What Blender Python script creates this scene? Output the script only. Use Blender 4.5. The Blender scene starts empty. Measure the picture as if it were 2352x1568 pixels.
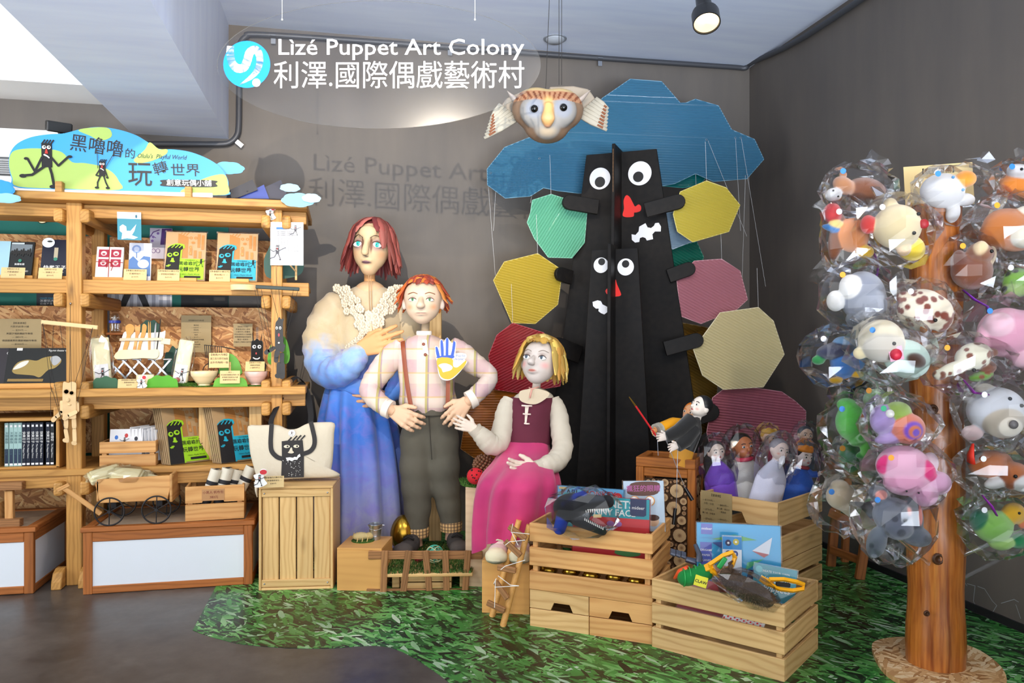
import bpy, bmesh, math, random
import numpy as np
from mathutils import Vector as V, Matrix as MX
random.seed(7)
SC = bpy.context.scene
COL = SC.collection
# ---------------------------------------------------------------- camera, world, lights, exposure
F = 1780.0; HC = 1.30; HOR = 790.0; TH = math.radians(12.2)
SN, CS = math.sin(TH), math.cos(TH)
cam = bpy.data.objects.new('camera', bpy.data.cameras.new('camera')); COL.objects.link(cam)
cam.location = (0, 0, HC); cam.rotation_euler = (math.pi/2, 0, -TH)
cam.data.sensor_width = 36; cam.data.lens = 36*F/2352; cam.data.shift_y = 6/2352; cam.data.clip_start = .05
SC.camera = cam
vs = SC.view_settings
vs.view_transform = 'Standard'; vs.look = 'None'; vs.exposure = -0.32; vs.gamma = 1; vs.use_curve_mapping = False
SC.cycles.transparent_max_bounces = 40
SC.cycles.max_bounces = 8
SC.cycles.sample_clamp_indirect = 6
world = bpy.data.worlds.new('world'); SC.world = world; world.use_nodes = True
world.node_tree.nodes['Background'].inputs[0].default_value = (.90, .95, 1.0, 1)
world.node_tree.nodes['Background'].inputs[1].default_value = .85
def lamp(name, kind, loc, target, power, color, size=.1, spot=60, blend=.6, sy=None):
    L = bpy.data.lights.new(name, kind); o = bpy.data.objects.new(name, L); COL.objects.link(o)
    L.energy = power; L.color = color; o.location = loc
    o.rotation_euler = (V(target)-V(loc)).to_track_quat('-Z', 'Y').to_euler()
    if kind == 'SPOT':
        L.spot_size = math.radians(spot); L.spot_blend = blend; L.shadow_soft_size = size
    elif kind == 'AREA':
        L.shape = 'RECTANGLE'; L.size = size; L.size_y = sy or size
    return o
WARM = (1, .87, .70)
lamp('spot_sign', 'SPOT', (-.45, .55, 2.86), (-.1, 5.3, 2.35), 640, WARM, .01, 52, .7)
lamp('spot_mid', 'SPOT', (.75, 1.5, 3.0), (1.0, 5.0, 1.2), 95, WARM, .03, 80, .8)
lamp('spot_right', 'SPOT', (2.3, 1.2, 3.0), (.6, 4.6, .8), 90, WARM, .03, 80, .8)
lamp('spot_shelf', 'SPOT', (-1.75, 1.7, 2.75), (-1.0, 4.8, 1.0), 95, WARM, .03, 80, .8)
lamp('spot_plush', 'SPOT', (1.2, .4, 3.0), (2.3, 2.9, .9), 75, WARM, .03, 80, .8)
lamp('shopfront_daylight', 'AREA', (.4, -3.2, 1.5), (.4, 4, 1.6), 150, (.93, .96, 1), 6.5, sy=2.8)
lamp('ceiling_fill', 'AREA', (.2, -2.6, .25), (.9, 4.2, 4.1), 250, (.80, .88, 1), 6.5, sy=1.6).data.spread = math.radians(64)  # added fill light aimed upward to brighten the ceiling; no such source is known
lamp('side_window_daylight', 'AREA', (-5.2, 2.2, 1.7), (-1.0, 3.4, 2.2), 190, (.94, .97, 1), 3.2, sy=2.4)

# ---------------------------------------------------------------- pixel <-> place
def at(px, py, D=None, X=None, Y=None, Z=None):
    a = (px-1176)/F; b = (HOR-py)/F
    d = V((SN+a*CS, CS-a*SN, b))
    if D is not None: t = D
    elif Y is not None: t = Y/d.y
    elif X is not None: t = X/d.x
    else: t = (Z-HC)/d.z
    return V((0, 0, HC))+d*t
def onplane(px, py, p, n):
    d = at(px, py, D=1)-V((0, 0, HC)); o = V((0, 0, HC)); n = V(n)
    return o+d*((V(p)-o).dot(n)/d.dot(n))
IR = V((CS, -SN, 0)); FW = V((SN, CS, 0)); UP = V((0, 0, 1))
def frame(o, x, z=UP):
    """matrix with origin o, X axis x, Z axis as near z as can be"""
    x = V(x).normalized(); z = V(z); y = z.cross(x).normalized(); z = x.cross(y)
    m = MX((x, y, z)).transposed().to_4x4(); m.translation = V(o); return m
def face(o, right, up=UP):
    """matrix whose XY plane is the visible face: X right, Y up, Z toward the viewer"""
    r = V(right).normalized(); n = r.cross(V(up)).normalized(); u = n.cross(r)
    m = MX((r, u, n)).transposed().to_4x4(); m.translation = V(o); return m
def T(x=0, y=0, z=0): return MX.Translation((x, y, z))
def RZ(a): return MX.Rotation(math.radians(a), 4, 'Z')
def RX(a): return MX.Rotation(math.radians(a), 4, 'X')
def RY(a): return MX.Rotation(math.radians(a), 4, 'Y')
def S(x, y=None, z=None):
    return MX.Diagonal((x, y if y is not None else x, z if z is not None else x, 1))

# ---------------------------------------------------------------- objects
WM = {}
def _place(o, parent, m):
    m = MX.Identity(4) if m is None else m.copy()
    o.matrix_basis = m
    if parent is not None:
        o.parent = parent; o.matrix_parent_inverse = WM[parent.name].inverted()
    WM[o.name] = m
def tag(o, label=None, cat=None, group=None, kind=None):
    if label: o['label'] = label
    if cat: o['category'] = cat
    if group: o['group'] = group
    if kind: o['kind'] = kind
    return o
def thing(name, label, cat, m=None, group=None):
    o = bpy.data.objects.new(name, None); COL.objects.link(o); o.empty_display_size = .05
    if m is not None and not isinstance(m, MX): m = T(*m)
    _place(o, None, m); return tag(o, label, cat, group)
def link(name, me, mats=None, parent=None, m=None):
    if mats is not None and not len(me.materials):
        for k in (mats if isinstance(mats, (list, tuple)) else [mats]): me.materials.append(k)
    o = bpy.data.objects.new(name, me); COL.objects.link(o); _place(o, parent, m); return o
def struct(o): o['kind'] = 'structure'; return o
def dup(o, m, label=None, parent=None):
    """copy a thing and its parts; m = new world matrix of the root"""
    c = o.copy(); COL.objects.link(c); d = m @ WM[o.name].inverted()
    _place(c, parent, d @ WM[o.name])
    if label: c['label'] = label
    for ch in [x for x in COL.objects if x.parent is o]:
        dup(ch, d @ WM[ch.name], None, c)
    return c

class MB:
    def __init__(s): s.v = []; s.f = []; s.mi = []; s.k = 0; s.c = None
    def mat(s, k): s.k = k; return s
    def add(s, vs, fs, m=None):
        n = len(s.v)
        s.v += [tuple((m @ V(p)) if m is not None else p) for p in vs]
        s.f += [tuple(i+n for i in f) for f in fs]; s.mi += [s.k]*len(fs); return s
    def box(s, c, d, m=None):
        x, y, z = d[0]/2, d[1]/2, d[2]/2
        vs = [(c[0]+a*x, c[1]+b*y, c[2]+e*z) for a in (-1, 1) for b in (-1, 1) for e in (-1, 1)]
        return s.add(vs, [(0, 1, 3, 2), (4, 6, 7, 5), (0, 4, 5, 1), (2, 3, 7, 6), (0, 2, 6, 4), (1, 5, 7, 3)], m)
    def tube(s, path, rad, n=8, caps=True, flat=1.0, up=None, m=None, closed=False):
        path = [V(p) for p in path]; N = len(path)
        if not isinstance(rad, (list, tuple)): rad = [rad]*N
        vs = []; fs = []; u = None
        for i, p in enumerate(path):
            t = (path[(i+1) % N if closed else min(i+1, N-1)]-path[i-1 if (closed or i) else 0])
            if t.length < 1e-9: t = V((0, 0, 1))
            t.normalize()
            if u is None:
                u = V(up) if up is not None else (V((0, 0, 1)) if abs(t.z) < .9 else V((1, 0, 0)))
            u = (u-t*u.dot(t))
            if u.length < 1e-6: u = t.orthogonal()
            u.normalize(); w = t.cross(u)
            for k in range(n):
                a = 2*math.pi*k/n
                vs.append(p+u*math.cos(a)*rad[i]*flat+w*math.sin(a)*rad[i])
        for i in range(N if closed else N-1):
            j = (i+1) % N
            for k in range(n):
                l = (k+1) % n; fs.append((i*n+k, i*n+l, j*n+l, j*n+k))
        if caps and not closed: fs += [tuple(range(n))[::-1], tuple(range((N-1)*n, N*n))]
        return s.add([tuple(p) for p in vs], fs, m)
    def cyl(s, p0, p1, r0, r1=None, n=12, caps=True): return s.tube([p0, p1], [r0, r0 if r1 is None else r1], n, caps)
    def ball(s, c, r, n=12, m=None, rings=None):
        r = r if isinstance(r, (tuple, list)) else (r, r, r); h = rings or max(4, n//2)
        vs = [(c[0], c[1], c[2]-r[2])]
        for i in range(1, h):
            b = -math.pi/2+math.pi*i/h
            for k in range(n):
                a = 2*math.pi*k/n
                vs.append((c[0]+r[0]*math.cos(b)*math.cos(a), c[1]+r[1]*math.cos(b)*math.sin(a), c[2]+r[2]*math.sin(b)))
        vs.append((c[0], c[1], c[2]+r[2])); L = len(vs)-1; fs = []
        for k in range(n):
            fs.append((0, 1+(k+1) % n, 1+k)); fs.append((L, L-n+k, L-n+(k+1) % n))
        for i in range(h-2):
            for k in range(n):
                l = (k+1) % n; a = 1+i*n; b = a+n; fs.append((a+k, a+l, b+l, b+k))
        return s.add(vs, fs, m)
    def prism(s, pts, t, m=None, z=0):
        """2-D outline in XY, thickness t from z-t to z (front at z)"""
        n = len(pts); ar = sum(pts[i-1][0]*pts[i][1]-pts[i][0]*pts[i-1][1] for i in range(n))
        if ar < 0: pts = pts[::-1]
        vs = [(p[0], p[1], z-t) for p in pts]+[(p[0], p[1], z) for p in pts]
        fs = [tuple(range(n))[::-1], tuple(range(n, 2*n))]+[(i, (i+1) % n, n+(i+1) % n, n+i) for i in range(n)]
        return s.add(vs, fs, m)
    def poly(s, pts, m=None, z=0):
        n = len(pts); ar = sum(pts[i-1][0]*pts[i][1]-pts[i][0]*pts[i-1][1] for i in range(n))
        if ar < 0: pts = pts[::-1]
        return s.add([(p[0], p[1], z) for p in pts], [tuple(range(n))], m)
    def loft(s, rings, closed=True, caps=True, m=None):
        n = len(rings[0]); vs = [tuple(p) for r in rings for p in r]; fs = []
        for i in range(len(rings)-1):
            for k in range(n if closed else n-1):
                l = (k+1) % n; fs.append((i*n+k, i*n+l, (i+1)*n+l, (i+1)*n+k))
        if caps and closed: fs += [tuple(range(n))[::-1], tuple(range(len(vs)-n, len(vs)))]
        return s.add(vs, fs, m)
    def lathe(s, prof, n=20, m=None):
        """profile [(r,z)] about Z"""
        rings = [[(r*math.cos(2*math.pi*k/n), r*math.sin(2*math.pi*k/n), z) for k in range(n)] for r, z in prof]
        return s.loft(rings, True, True, m)
    def mesh(s, name, smooth=False, bevel=0, seg=1, ang=None):
        me = bpy.data.meshes.new(name); me.from_pydata(s.v, [], s.f)
        if s.mi and max(s.mi): me.polygons.foreach_set('material_index', s.mi)
        if bevel or smooth is not None:
            bm = bmesh.new(); bm.from_mesh(me)
            if bevel: bmesh.ops.bevel(bm, geom=[e for e in bm.edges if len(e.link_faces) == 2 and e.calc_face_angle(0) > .5], offset=bevel, segments=seg, affect='EDGES', profile=.5, clamp_overlap=True)
            if len(bm.faces) < 40000: bmesh.ops.recalc_face_normals(bm, faces=bm.faces) if not getattr(s, 'flat2d', False) else None
            bm.to_mesh(me); bm.free()
        if smooth:
            me.shade_smooth()
            if ang: me.set_sharp_from_angle(angle=math.radians(ang))
        me.update(); return me
    def build(s, name, mats, parent=None, m=None, smooth=False, bevel=0, seg=1, ang=None):
        return link(name, s.mesh(name, smooth, bevel, seg, ang), mats, parent, m)

_pc = {}
def plank(name, p0, p1, w, t, mat, parent=None, up=UP, bevel=.003):
    """board from p0 to p1: local X along it, w along `up`, t across"""
    p0, p1 = V(p0), V(p1); L = (p1-p0).length
    key = (round(L, 4), round(w, 4), round(t, 4), mat.name, bevel)
    if key not in _pc:
        b = MB(); b.box((0, 0, 0), (L, t, w)); _pc[key] = b.mesh(name, bevel=bevel); _pc[key].materials.append(mat)
    return link(name, _pc[key], None, parent, frame((p0+p1)/2, p1-p0, up))
def boxo(name, c, d, mat, parent=None, m=None, bevel=.003):
    b = MB(); b.box((0, 0, 0), d)
    return b.build(name, mat, parent, (m or MX.Identity(4)) @ T(*c), bevel=bevel)

# smooth-union distance field -> mesh (surface nets); prims: ('e',c,r,rot|None,col[,k]) ('c',p0,p1,r0,r1,col) ; op '-' carves
def sdf(prims, h=.01, k=.02, smooth=True, name='body'):
    lo = np.full(3, 1e9); hi = -lo
    for p in prims:
        if p[0] == 'e': c = np.array(p[1]); r = max(p[2]); a, b = c-r, c+r
        elif p[0] == 'c':
            q = np.array([p[1], p[2]]); r = max(p[3], p[4]); a, b = q.min(0)-r, q.max(0)+r
        else: continue
        lo = np.minimum(lo, a); hi = np.maximum(hi, b)
    lo -= 2*h+k*.5; hi += 2*h+k*.5; n = np.ceil((hi-lo)/h).astype(int)+1
    ax = [lo[i]+h*np.arange(n[i]) for i in range(3)]
    P = np.stack(np.meshgrid(*ax, indexing='ij'), -1).astype(np.float32)
    def one(p, P):
        if p[0][0] == 'e':
            q = P-np.array(p[1], dtype=np.float32)
            if p[3] is not None: q = q @ np.array(p[3].to_3x3(), dtype=np.float32)
            r = np.array(p[2], dtype=np.float32)
            k0 = np.linalg.norm(q/r, axis=-1); k1 = np.linalg.norm(q/(r*r), axis=-1)+1e-9
            return np.where(k0 < 1e-4, -r.min(), k0*(k0-1)/k1)
        a = np.array(p[1], dtype=np.float32); b = np.array(p[2], dtype=np.float32); ba = b-a; pa = P-a
        t = np.clip((pa@ba)/max(1e-9, float(ba@ba)), 0, 1)
        return np.linalg.norm(pa-t[..., None]*ba, axis=-1)-(p[3]+(p[4]-p[3])*t)
    D = None
    for p in prims:
        d = one(p, P)
        if p[0].endswith('-'):
            kk = k*.4; hh = np.clip(.5-.5*(D+d)/kk, 0, 1); D = D*(1-hh)-d*hh+kk*hh*(1-hh)
        elif D is None: D = d
        else:
            kk = p[-1] if isinstance(p[-1], float) else k
            hh = np.clip(.5+.5*(d-D)/kk, 0, 1); D = d*(1-hh)+D*hh-kk*hh*(1-hh)
    s = D < 0; n = s.shape
    cc = np.zeros((n[0]-1, n[1]-1, n[2]-1), np.int8)
    for i in (0, 1):
        for j in (0, 1):
            for l in (0, 1): cc += s[i:n[0]-1+i, j:n[1]-1+j, l:n[2]-1+l]
    act = (cc > 0) & (cc < 8); idx = -np.ones(act.shape, int); I = np.argwhere(act); idx[act] = np.arange(len(I))
    acc = np.zeros((len(I), 3)); cnt = np.zeros(len(I))
    crn = [(i, j, l) for i in (0, 1) for j in (0, 1) for l in (0, 1)]
    for a in crn:
        for b in crn:
            if sum(b)-sum(a) == 1 and all(y >= x for x, y in zip(a, b)):
                A = D[tuple((I+a).T)]; B = D[tuple((I+b).T)]; x = (A < 0) != (B < 0)
                t = np.where(x, A/np.where(x, A-B, 1), 0)[:, None]
                acc += np.where(x[:, None], np.array(a)+t*(np.array(b)-np.array(a)), 0); cnt += x
    vs = lo+h*(I+acc/cnt[:, None]); fs = []
    for axn in range(3):
        o = [0, 0, 0]; o[axn] = 1; u, w = [q for q in range(3) if q != axn]
        A = s[tuple(slice(0, n[q]-o[q]) for q in range(3))]; B = s[tuple(slice(o[q], n[q]) for q in range(3))]
        E = np.argwhere(A != B); E = E[(E[:, u] > 0) & (E[:, w] > 0) & (E[:, u] < n[u]-1) & (E[:, w] < n[w]-1)]
        du = np.zeros(3, int); du[u] = 1; dw = np.zeros(3, int); dw[w] = 1
        q = np.stack([idx[tuple((E-du-dw).T)], idx[tuple((E-dw).T)], idx[tuple(E.T)], idx[tuple((E-du).T)]], 1)
        fl = A[tuple(E.T)] != (axn == 1); q[~fl] = q[~fl][:, ::-1]; fs.append(q)
    fs = np.concatenate(fs); fs = fs[(fs >= 0).all(1)]
    me = bpy.data.meshes.new(name); me.from_pydata(vs.tolist(), [], fs.tolist())
    cols = None; VP = vs.astype(np.float32)
    ds = []; cl = []
    for p in prims:
        if p[0].endswith('-'): continue
        c = p[4] if p[0] == 'e' else p[5]
        if c is None: continue
        ds.append(one(p, VP)); cl.append(c)
    if ds:
        ds = np.stack(ds, 1); w = np.exp(-(ds-ds.min(1, keepdims=True))/max(1e-4, k*.12)); w /= w.sum(1, keepdims=True)
        cols = w @ np.array([list(c)[:3] for c in cl]); setcol(me, cols)
    if smooth: me.shade_smooth()
    me.update(); return me
def setcol(me, cols):
    a = me.attributes.get('Col') or me.attributes.new('Col', 'FLOAT_COLOR', 'POINT')
    q = np.ones((len(me.vertices), 4), np.float32); q[:, :3] = cols; a.data.foreach_set('color', q.ravel())
def getcol(me):
    q = np.empty(len(me.vertices)*4, np.float32); me.attributes['Col'].data.foreach_get('color', q); return q.reshape(-1, 4)[:, :3].copy()
def verts(me):
    q = np.empty(len(me.vertices)*3, np.float32); me.vertices.foreach_get('co', q); return q.reshape(-1, 3)
def paint(me, spots):
    """painted marks: (centre, radii, colour, softness)"""
    c = getcol(me); v = verts(me)
    for ce, r, col, soft in spots:
        d = np.linalg.norm((v-np.array(ce))/np.array(r), axis=1); w = np.clip((1-d)/soft, 0, 1)[:, None]
        w = w*w*(3-2*w); c = c*(1-w)+np.array(list(col)[:3])*w
    setcol(me, c)

# ---------------------------------------------------------------- materials
def hx(s):
    s = s.lstrip('#'); o = []
    for i in (0, 2, 4):
        c = int(s[i:i+2], 16)/255; o.append(c/12.92 if c <= .04045 else ((c+.055)/1.055)**2.4)
    return (*o, 1.0)
class NT:
    def __init__(s, name):
        s.m = bpy.data.materials.new(name); s.m.use_nodes = True; s.t = s.m.node_tree; s.b = s.t.nodes['Principled BSDF']; s.out = s.t.nodes['Material Output']
    def n(s, typ, ins=None, **kw):
        o = s.t.nodes.new(typ)
        for k, v in kw.items(): setattr(o, k, v)
        for k, v in (ins or {}).items(): s.put(o.inputs[k], v)
        return o
    def put(s, sock, v):
        if isinstance(v, bpy.types.NodeSocket): s.t.links.new(v, sock)
        elif isinstance(v, bpy.types.Node): s.t.links.new(v.outputs[0], sock)
        else: sock.default_value = v
    def set(s, **kw):
        for k, v in kw.items(): s.put(s.b.inputs[k.replace('_', ' ')], v)
        return s
    def obj(s): return s.n('ShaderNodeTexCoord').outputs['Object']
    def map(s, vec, scale=(1, 1, 1), rot=(0, 0, 0), loc=(0, 0, 0)):
        if any(rot): vec = s.n('ShaderNodeMapping', {'Vector': vec, 'Rotation': rot}).outputs[0]
        return s.n('ShaderNodeMapping', {'Vector': vec, 'Scale': scale, 'Location': loc}).outputs[0]
    def noise(s, vec, scale, detail=3, rough=.5, dist=0): return s.n('ShaderNodeTexNoise', {'Vector': vec, 'Scale': scale, 'Detail': detail, 'Roughness': rough, 'Distortion': dist})
    def ramp(s, fac, stops, interp='LINEAR'):
        r = s.n('ShaderNodeValToRGB', {'Fac': fac}); e = r.color_ramp; e.interpolation = interp
        while len(e.elements) < len(stops): e.elements.new(.5)
        for el, (p, c) in zip(e.elements, stops): el.position = p; el.color = c
        return r.outputs[0]
    def mix(s, f, a, b, typ='MIX'):
        m = s.n('ShaderNodeMix', data_type='RGBA', blend_type=typ); s.put(m.inputs[0], f); s.put(m.inputs[6], a); s.put(m.inputs[7], b); return m.outputs[2]
    def math(s, op, a, b=0.0): return s.n('ShaderNodeMath', {0: a, 1: b}, operation=op).outputs[0]
    def bump(s, h, st=.3, dist=.01): s.set(Normal=s.n('ShaderNodeBump', {'Height': h, 'Strength': st, 'Distance': dist})); return s
    def rnd(s): return s.n('ShaderNodeObjectInfo').outputs['Random']
_mc = {}
def flat(col, rough=.5, metal=0.0, bump=None, name=None, var=0.0, spec=.5, sheen=0):
    key = (col, rough, metal, bump, var, spec, sheen)
    if key in _mc: return _mc[key]
    n = NT(name or 'paint_'+col.strip('#')); c = hx(col)
    if var:
        q = n.noise(n.obj(), 6, 4); lo = tuple(x*(1-var) for x in c[:3])+(1,); hi = tuple(min(1, x*(1+var)) for x in c[:3])+(1,)
        n.set(Base_Color=n.ramp(q.outputs[0], [(.3, lo), (.7, hi)]))
    else: n.set(Base_Color=c)
    n.set(Roughness=rough, Metallic=metal, Specular_IOR_Level=spec)
    if sheen: n.set(Sheen_Weight=sheen)
    if bump: n.bump(n.noise(n.obj(), bump[0], 4), bump[1], .004)
    _mc[key] = n.m; return n.m
def vcol(name, rough=.6, bump=None, sheen=0, spec=.4, sss=0):
    if name in _mc: return _mc[name]
    n = NT(name); n.set(Base_Color=n.n('ShaderNodeAttribute', attribute_name='Col').outputs[0], Roughness=rough, Specular_IOR_Level=spec)
    if sheen: n.set(Sheen_Weight=sheen)
    if bump: n.bump(n.noise(n.obj(), bump[0], 4), bump[1], .003)
    _mc[name] = n.m; return n.m
def wood(name, light, dark, rough=.55, ring=9.0, grain=1.0, knots=.5, rv=.12):
    """boards: grain runs along local X; every board is cut from another place"""
    n = NT(name); off = n.n('ShaderNodeCombineXYZ', {0: n.math('MULTIPLY', n.rnd(), 37.0), 1: n.math('MULTIPLY', n.rnd(), 11.0), 2: n.math('MULTIPLY', n.rnd(), 23.0)})
    p = n.n('ShaderNodeVectorMath', {0: n.obj(), 1: off}, operation='ADD').outputs[0]
    warp = n.noise(n.map(p, (2.2, 7, 7)), 1.0, 2, .5)
    r = n.n('ShaderNodeTexWave', {'Vector': n.map(p, (.35, 1.6, 1.6)), 'Scale': ring, 'Distortion': 11.0, 'Detail': 2.5, 'Detail Scale': .7, 'Detail Roughness': .5}, wave_type='RINGS', rings_direction='X')
    fine = n.noise(n.map(p, (4, 160, 160)), 1.0, 3, .6)
    f = n.math('ADD', n.math('MULTIPLY', n.math('POWER', r.outputs['Fac'], 2.2), .38*grain), n.math('MULTIPLY', fine.outputs[0], .35*grain))
    c = n.mix(f, hx(light), hx(dark))
    kn = n.n('ShaderNodeTexVoronoi', {'Vector': n.map(p, (3.2, 8.5, 8.5)), 'Scale': 1.0}, feature='F1')
    kf = n.ramp(kn.outputs['Distance'], [(.05, (knots,)*3+(1,)), (.13, (knots*.35,)*3+(1,)), (.2, (0, 0, 0, 1))])
    dk = tuple(x*.35 for x in hx(dark)[:3])+(1,)
    c = n.mix(kf, c, dk)
    tone = n.math('ADD', 1-rv, n.math('MULTIPLY', n.rnd(), 2*rv)); tone2 = n.math('ADD', tone, n.math('MULTIPLY', n.math('SUBTRACT', warp.outputs[0], .5), .35))
    c = n.mix(1.0, c, n.n('ShaderNodeCombineXYZ', {0: tone2, 1: tone2, 2: tone2}).outputs[0], 'MULTIPLY')
    n.set(Base_Color=c, Roughness=rough, Specular_IOR_Level=.35); n.bump(fine, .12, .002); return n.m
def osb(name):
    n = NT(name); p = n.obj(); c = None
    for i, (a, sc) in enumerate(((.3, 1), (1.2, 1.3), (2.3, .9), (-.5, 1.15))):
        w = n.noise(p, 3.0, 1); d = n.n('ShaderNodeVectorMath', {0: p, 1: n.n('ShaderNodeVectorMath', {0: w.outputs['Color'], 'Scale': .1}, operation='SCALE').outputs[0]}, operation='ADD').outputs[0]
        vo = n.n('ShaderNodeTexVoronoi', {'Vector': n.map(d, (11*sc, 11*sc, 55*sc), (0, a, 0)), 'Scale': 1.0}, feature='F1')
        col = n.ramp(n.n('ShaderNodeSeparateColor', {0: vo.outputs['Color']}).outputs[0], [(0, hx('#8a5a30')), (.3, hx('#b98a56')), (.55, hx('#cfa36b')), (.8, hx('#ddb681')), (1, hx('#ecd0a2'))])
        st = n.noise(n.map(p, (20, 20, 300), (0, a, 0)), 1, 3)
        col = n.mix(.4, col, n.ramp(st.outputs[0], [(.3, hx('#9a6d42')), (.7, hx('#d9b27c'))]), 'OVERLAY')
        if c is None: c = col
        else:
            msk = n.n('ShaderNodeSeparateColor', {0: vo.outputs['Color']}).outputs[1]
            c = n.mix(n.math('GREATER_THAN', msk, .62), c, col)
    n.set(Base_Color=c, Roughness=.6); n.bump(n.noise(p, 60, 3), .2, .003); return n.m
W_CEDAR = wood('cedar_wood', '#c89650', '#8c5a26', .5, 12, .9, .7)
W_BOX = wood('brown_stained_wood', '#b06a34', '#70401d', .5, 9, .9, .3)
W_PINE = wood('pale_pine_wood', '#e4c084', '#b98648', .55, 8, .95, .45)
W_CRATE = wood('crate_pine_wood', '#dcaa6c', '#b07238', .55, 7, 1.0, .25)
W_CRATE2 = wood('light_crate_wood', '#e0ba80', '#b08046', .55, 7, 1.0, .35)
W_PLY = wood('plywood', '#d5a15c', '#bd8545', .55, 5, .5, .0)
W_OLD = wood('weathered_lath_wood', '#a5764a', '#5f3d22', .7, 14, 1.0, .3)
W_TEAK = wood('teak_frame_wood', '#b9702f', '#7c4218', .45, 10, 1.0, .2)
W_BAM = wood('bamboo_wood', '#dba45c', '#b87c38', .45, 20, .5, .0)
W_TOY = wood('thin_toy_plywood', '#e8c694', '#d0a76f', .6, 6, .5, .0)
OSB = osb('oriented_strand_board')
BLACK = flat('#0d0d0e', .55); INK = flat('#141315', .7); WHITE = flat('#f2f2f0', .5); PAPER = flat('#e9eaee', .6)
KRAFT = flat('#d9bd85', .65, var=.06); KRAFT2 = flat('#a48f63', .55, var=.08); METAL = flat('#b8bcc2', .28, .95); IRON = flat('#2e2d2f', .5, .6)
EYEB = flat('#0a0a0b', .12); STRING = flat('#1c1a19', .7); NYLON = flat('#cfd2d4', .3)

# flat print: shapes on one plane, each layer a hair in front of the last; one multi-material mesh
class Art:
    def __init__(s, m, z=.0006): s.m = m; s.b = MB(); s.b.flat2d = True; s.mats = []; s.z = z
    def use(s, mat):
        if mat not in s.mats: s.mats.append(mat)
        s.b.mat(s.mats.index(mat)); s.z += .00025; return s
    def poly(s, pts, mat): s.use(mat); s.b.poly(pts, s.m, s.z); return s
    def ell(s, x, y, rx, ry, mat, n=28, rot=0):
        c, d = math.cos(rot), math.sin(rot)
        return s.poly([(x+rx*math.cos(a)*c-ry*math.sin(a)*d, y+rx*math.cos(a)*d+ry*math.sin(a)*c) for a in [2*math.pi*i/n for i in range(n)]], mat)
    def rect(s, x0, y0, x1, y1, mat): return s.poly([(x0, y0), (x1, y0), (x1, y1), (x0, y1)], mat)
    def line(s, pts, w, mat):
        s.use(mat)
        for (a, b), (c, d) in zip(pts, pts[1:]):
            L = math.hypot(c-a, d-b) or 1; ux, uy = (c-a)/L*w/2, (d-b)/L*w/2
            s.b.poly([(a-uy-ux*.5, b+ux-uy*.5), (a+uy-ux*.5, b-ux-uy*.5), (c+uy+ux*.5, d-ux+uy*.5), (c-uy+ux*.5, d+ux+uy*.5)], s.m, s.z); s.z += .00002
        return s
    def text(s, body, x, y, size, mat, align='CENTER', bold=0, shear=0, sx=1, rot=0, res=2):
        s.use(mat); vs, fs = glyphs(body, align, bold, shear, res)
        m = s.m @ T(x, y, s.z) @ RZ(rot) @ S(size*sx, size, 1); s.b.add(vs, fs, m); return s
    def build(s, parent, name='print'):
        return s.b.build(name, s.mats, parent, smooth=None)
_gc = {}
def glyphs(body, align, bold, shear, res):
    key = (body, align, bold, shear, res)
    if key not in _gc:
        c = bpy.data.curves.new('t', 'FONT'); c.body = body; c.align_x = align; c.align_y = 'CENTER'; c.resolution_u = res; c.offset = bold; c.shear = shear; c.fill_mode = 'FRONT'
        o = bpy.data.objects.new('t', c); me = bpy.data.meshes.new_from_object(o)
        _gc[key] = ([tuple(v.co) for v in me.vertices], [tuple(p.vertices) for p in me.polygons])
        bpy.data.objects.remove(o); bpy.data.curves.remove(c); bpy.data.meshes.remove(me)
    return _gc[key]
def smooth_closed(pts, sub=6):
    """Catmull-Rom through closed 2-D outline"""
    o = []; n = len(pts)
    for i in range(n):
        p0, p1, p2, p3 = pts[i-1], pts[i], pts[(i+1) % n], pts[(i+2) % n]
        for j in range(sub):
            t = j/sub
            o.append(tuple(.5*(2*p1[k]+(p2[k]-p0[k])*t+(2*p0[k]-5*p1[k]+4*p2[k]-p3[k])*t*t+(3*p1[k]-p0[k]-3*p2[k]+p3[k])*t**3) for k in range(len(p1))))
    return o
def smooth_open(pts, sub=5):
    o = []; q = [pts[0]]+list(pts)+[pts[-1]]
    for i in range(1, len(q)-2):
        p0, p1, p2, p3 = q[i-1:i+3]
        for j in range(sub):
            t = j/sub
            o.append(tuple(.5*(2*p1[k]+(p2[k]-p0[k])*t+(2*p0[k]-5*p1[k]+4*p2[k]-p3[k])*t*t+(3*p1[k]-p0[k]-3*p2[k]+p3[k])*t**3) for k in range(len(p1))))
    o.append(tuple(pts[-1])); return o
def card(name, label, cat, m, w, h, mat, t=.0015, group=None):
    """thin rectangular card or box, origin bottom centre of the front face; returns thing and its print pad"""
    o = thing(name, label, cat, m, group)
    b = MB(); b.box((0, h/2, -t/2), (w, h, t)); b.build('sheet' if t < .006 else 'body', mat, o, m)
    return o, Art(m)
def _apx(s, x, y):
    if not hasattr(s, 'inv'): s.inv = s.m.inverted()
    w = s.inv @ onplane(x, y, s.m.translation, s.m.col[2].xyz); return (w.x, w.y)
Art.px = _apx
Art.pp = lambda s, pts, mat: s.poly([s.px(*p) for p in pts], mat)
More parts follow.
